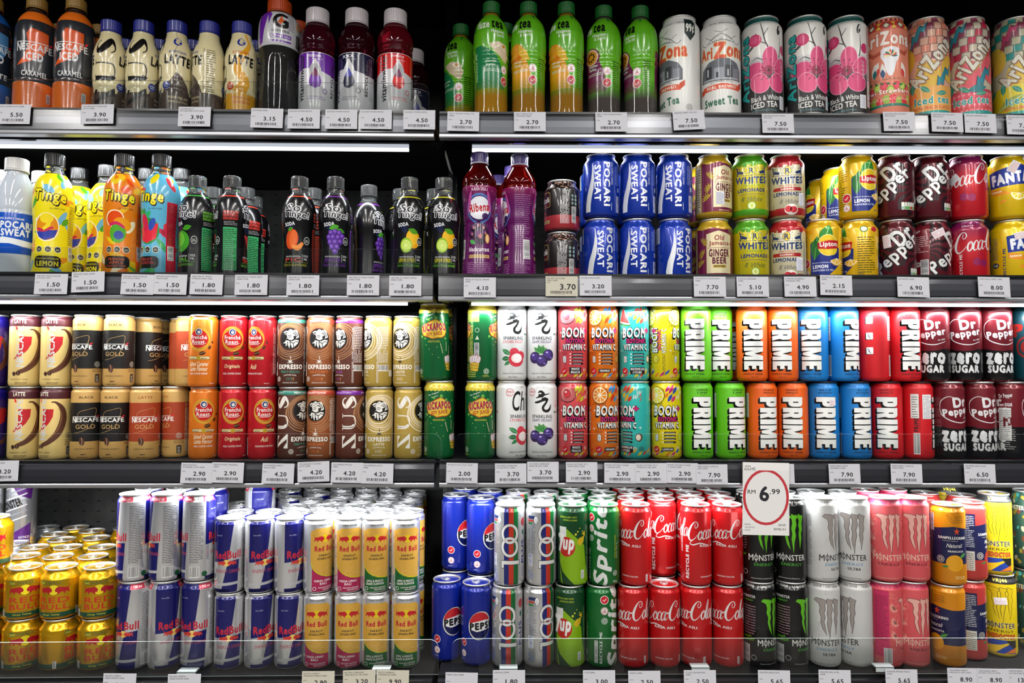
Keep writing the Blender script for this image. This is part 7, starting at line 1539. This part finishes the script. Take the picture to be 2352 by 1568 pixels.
# ------------------------------------------------------------------ lowest shelf, left bay
for p, s in ((10, .1), (95.5, .85), (183.6, .15)): I(4, 'rbgold', 'l', p, 1480, s, lv=0)
for p, s in ((15, .0), (98.5, -.35), (188, .0)): I(4, 'rbgold', 'l', p, 1360, s, lv=1)
I(4, 'rbgold', 'r', 14, 1480, .3, lv=0); I(4, 'rbgold', 'r', 16, 1360, .3, lv=1); I(4, 'rbgold', 'r', 32, 1230, -.1, lv=2)
GR = [(2, ((60, 1274), (133, 1275), (213, 1275))), (3, ((83, 1253), (157, 1254), (235, 1254))), (4, ((143, 1232), (214, 1233))), (5, ((191, 1211), (255, 1212))), (6, ((227, 1191),)), (7, ((268, 1169),))]
for row, ps in GR:
    for p in ps: lidat(4, 'rbgold', p[0], p[1], 1, row, .2, base=(row <= 2))
for p, row in (((68, 1233), 4), ((90, 1213), 5), ((68, 1196), 6), ((149, 1193), 6)): lidat(4, 'silvershort', p[0], p[1], 1, row, .2, base=False)
for p, s in ((274, -56), (345, 11), (422.5, -39)): I(4, 'rb355', 'l', p, 1450, s, lv=0)
for p, s in ((275, -98), (343, -92), (422, -112)): I(4, 'rb355', 'l', p, 1230, s, lv=1)
for p, s in (((361, 1121), .3), ((429, 1120), .9), ((503, 1120), 40)): lidat(4, 'rb355', p[0], p[1], 1, 2, s)
lidat(4, 'rb355', 552, 1113, 1, 3, .2, base=False)
for p, s in ((493, -22), (558, 11), (626, -7)): I(4, 'rb250', 'l', p, 1450, s, lv=0)
for p, s in ((492.5, -31), (558.8, 2), (627.5, 26)): I(4, 'rb250', 'l', p, 1270, s, lv=1)
for k, p, s0, s1 in (('rbpom', 689, -.2, .4), ('rbpom', 760, -.15, .0), ('rbapple', 822, -.05, .0), ('rbapple', 891, -.05, .05)):
    I(4, k, 'l', p, 1450, s0, lv=0); I(4, k, 'l', p, 1270, s1, lv=1)
BR = [('rb250', 2, ((561, 1174), (624, 1174), (689, 1173))), ('rbapple', 2, ((747, 1178), (810, 1173), (874, 1173), (938, 1170))), ('rb250', 3, ((566, 1160),)), ('rbapple', 3, ((685, 1160), (746, 1163), (805, 1161), (863, 1160), (924, 1155))),
 ('rb250', 4, ((599, 1147), (661, 1141))), ('rbapple', 4, ((715, 1145), (772, 1150), (829, 1146), (884, 1146), (944, 1140))), ('rb250', 5, ((611, 1134), (732, 1130))), ('rbapple', 5, ((787, 1136), (844, 1131), (896, 1131), (953, 1127))),
 ('rb250', 6, ((611, 1121), (666, 1123), (724, 1119))), ('rbapple', 6, ((784, 1121), (842, 1119), (896, 1119)))]
PX = []
for k, row, ps in BR:
    for p in ps: lidat(4, k, p[0], p[1], 1, row, 40, base=(row <= 3))
I(4, 'punch', 'c', 82, 1180, -.5, lv=1, dy=.24, row=7, under='punch'); I(4, 'punch', 'c', 82, 1180, -.5, lv=0, dy=.24, row=7); I(4, 'punch', 'c', 18, 1180, -.7, lv=1, dy=.24, row=7, under='punch'); I(4, 'punch', 'c', 18, 1180, -.7, lv=0, dy=.24, row=7)
# ------------------------------------------------------------------ lowest shelf, right bay
lidat(4, 'pepsi', 1032, 1327, 0, 1, .5, base=False); lidat(4, 'pepsi', 1102, 1334, 0, 1, .25, base=False)
lidat(4, 'pepsi', 1052, 1134, 1, 2, .75); lidat(4, 'pepsi', 1120, 1141, 1, 2, .8)
for k, p, s0, s1 in (('plus', 1208, .05, .1), ('plus', 1279.7, .65, .45), ('sevenup', 1350, .0, .0), ('sprite', 1422.7, .92, .0), ('coke', 1491.5, -.2, -.3), ('coke', 1641.5, -.5, .85), ('coke', 1714.6, -.35, .0)):
    I(4, k, 'r', p, 1450, s0, lv=0); I(4, k, 'r', p, 1250, s1, lv=1)
I(4, 'coke', 'r', 1565, 1450, .1, lv=0); lidat(4, 'coke', 1521, 1148, 1, 2, .85); lidat(4, 'coke', 1583, 1147, 1, 2, -80)
for k, row, ps in (('plus', 2, ((1186, 1142), (1251, 1143))), ('sevenup', 2, ((1315, 1143),)), ('sprite', 2, ((1391, 1143),)), ('coke', 2, ((1453, 1143), (1652, 1147))),
  ('pepsi', 3, ((1070, 1118), (1131, 1124))), ('plus', 3, ((1195, 1125), (1258, 1127))), ('sprite', 3, ((1325, 1128), (1389, 1130))), ('coke', 3, ((1450, 1129), (1515, 1134), (1577, 1132), (1641, 1134))),
  ('sprite', 4, ((1309, 1116), (1371, 1119))), ('coke', 4, ((1434, 1117), (1504, 1121), (1564, 1119), (1628, 1121)))):
    for p in ps: lidat(4, k, p[0], p[1], 1, row, .3, base=(row <= 2))
for k, p, s0, s1 in (('mgreen', 1784.8, 50, .4), ('mgreen', 1854, .85, .1), ('mwhite', 1929.6, .2, .75), ('mwhite', 1998, -.7, -.1), ('mpink', 2067, 92, .2), ('mpink', 2128, .5, .25)):
    I(4, k, 'r', p, 1450, s0, lv=0); I(4, k, 'r', p, 1230, s1, lv=1)
for k, p, s0, s1 in (('spel', 2212, -.75, .3), ('spred', 2268, 88, 80)):
    I(4, k, 'r', p, 1450, s0, lv=0, dy=.03*(k == 'spred')); I(4, k, 'r', p, 1250, s1, lv=1, dy=.03*(k == 'spred'))
for lv, p, s in ((0, 2336, .1), (1, 2331, .1)): I(4, 'vr', 'r', p, 1400, s, lv=lv, dy=.045, stick=[(.12, 106, 21, 13, 6, 'c87878')] if lv == 0 else ())
for lv in (0, 1): I(4, 'lagoon', 'l', 2328, 1400, .1, lv=lv, dy=.075, row=2)
for k, row, ps in (('mgreen', 2, ((1722, 1128), (1782, 1127))), ('mwhite', 2, ((1845, 1126), (1909, 1126))), ('mpink', 2, ((1977, 1123), (2044, 1121))), ('spred', 2, ((2142, 1131), (2181, 1143)))):
    for p in ps: lidat(4, k, p[0], p[1], 1, row, .2)
for lv in (0, 1): I(4, 'vr', 'c', 2185, 1400, .3, lv=lv, dy=.14, row=3)

# settle the rows at the back so that no two touch through each other
cols = {}
for t in THINGS: cols.setdefault((t[2], round(t[0].location.x, 4), round(t[0].location.y, 4)), []).append(t)
CL = [[k[0], k[1], k[2], max(t[6] for t in v)+.0009, {t[3] for t in v}, min(t[4] for t in v) > 1, v] for k, v in cols.items()]
# front row: side by side, at most a few millimetres from where they were seen
for sh in (1, 2, 3, 4):
    for lv in (0, 1, 2):
        Q = sorted([p for p in CL if p[0] == sh and lv in p[4] and not p[5]], key=lambda p: p[1]); O = [(p[1], p[2]) for p in Q]
        for it in range(80):
            for a_, b_ in zip(Q, Q[1:]):
                dx, dy = b_[1]-a_[1], b_[2]-a_[2]; L_ = math.hypot(dx, dy); ov = a_[3]+b_[3]+.0002-L_
                if ov > 0 and L_ > 1e-4: a_[1] -= dx/L_*ov/2; a_[2] -= dy/L_*ov/2; b_[1] += dx/L_*ov/2; b_[2] += dy/L_*ov/2
        for p, o in zip(Q, O): p[1] = min(max(p[1], o[0]-.006), o[0]+.006)
# rows behind give way along the line of sight, then among themselves
for it in range(200):
    moved = False
    for i, p in enumerate(CL):
        for q in CL[i+1:]:
            if p[0] != q[0] or not (p[4] & q[4]) or not (p[5] or q[5]): continue
            dx, dy = q[1]-p[1], q[2]-p[2]; L_ = math.hypot(dx, dy); ov = p[3]+q[3]+.0002-L_
            if ov <= 0: continue
            moved = True
            if p[5] != q[5]:
                b_ = p if p[5] else q; k = 1+max(ov*.7, .0006)/b_[2]; b_[1] *= k; b_[2] *= k; continue
            if L_ < 1e-4: dx, dy, L_ = 0, 1, 1
            dx, dy = dx/L_, dy/L_
            p[1] -= dx*ov*.5; p[2] -= dy*ov*.5; q[1] += dx*ov*.5; q[2] += dy*ov*.5
    for p in CL: p[2] = min(p[2], BACKY+.009-p[3])
    if not moved: break
for p in CL:
    for t in p[6]: t[0].location.x = p[1]; t[0].location.y = p[2]; t[5] = p[1]
# ------------------------------------------------------------------ names for every can and bottle
ORD = ['first', 'second', 'third', 'fourth', 'fifth', 'sixth', 'seventh', 'eighth', 'ninth', 'tenth', 'eleventh', 'twelfth']
SHORT = {'rb250': 'slim blue and silver can', 'rbapple': 'slim golden sparkling can', 'rbgold': 'short golden bull can', 'coke': 'red cola can', 'sprite': 'green soda can', 'plus': 'silver striped can', 'pepsi': 'deep blue cola can',
 'sevenup': 'dark green lemon lime can', 'mgreen': 'black energy can', 'mwhite': 'white filigree energy can', 'mpink': 'coral pink energy can', 'spred': 'blood red citrus can', 'rb355': 'tall blue and silver can', 'silvershort': 'short plain silver can', 'punch': 'silver and purple juice can'}
cnt = {}
for t in THINGS: cnt.setdefault((t[1], t[2], t[3], t[4]), []).append(t)
multi = {}
for t in THINGS: multi.setdefault((t[1], t[2]), set()).add(t[3])
TIER = {0: 'bottom', 1: 'upper', 2: 'third'}
for (key, sh, lv, row), L in cnt.items():
    L.sort(key=lambda t: t[5])
    for i, t in enumerate(L):
        d = DES[key]['desc'] if row == 1 else SHORT.get(key, DES[key]['desc'])
        w = []
        if len(L) > 1: w.append(('leftmost' if i == 0 else 'rightmost' if i == len(L)-1 else ORD[i]+' from left'))
        if row > 1: w.append(ORD[row-1]+' row back')
        if len(multi[(key, sh)]) > 1: w.append(TIER[lv]+' tier')
        lab = d+(', '+', '.join(w) if w else '')
        if sh in (3,) and key == 'porange' and False: pass
        t[0]['label'] = lab; t[0]['category'] = 'can' if DES[key]['form'] == 'can' else 'bottle'
        tot = sum(1 for q in THINGS if q[1] == key)
        if tot > 1: t[0]['group'] = SHORT.get(key, DES[key]['desc']).replace(' can', ' cans', 1).replace(' bottle', ' bottles', 1)+f' on the {WORD[sh]} shelf'
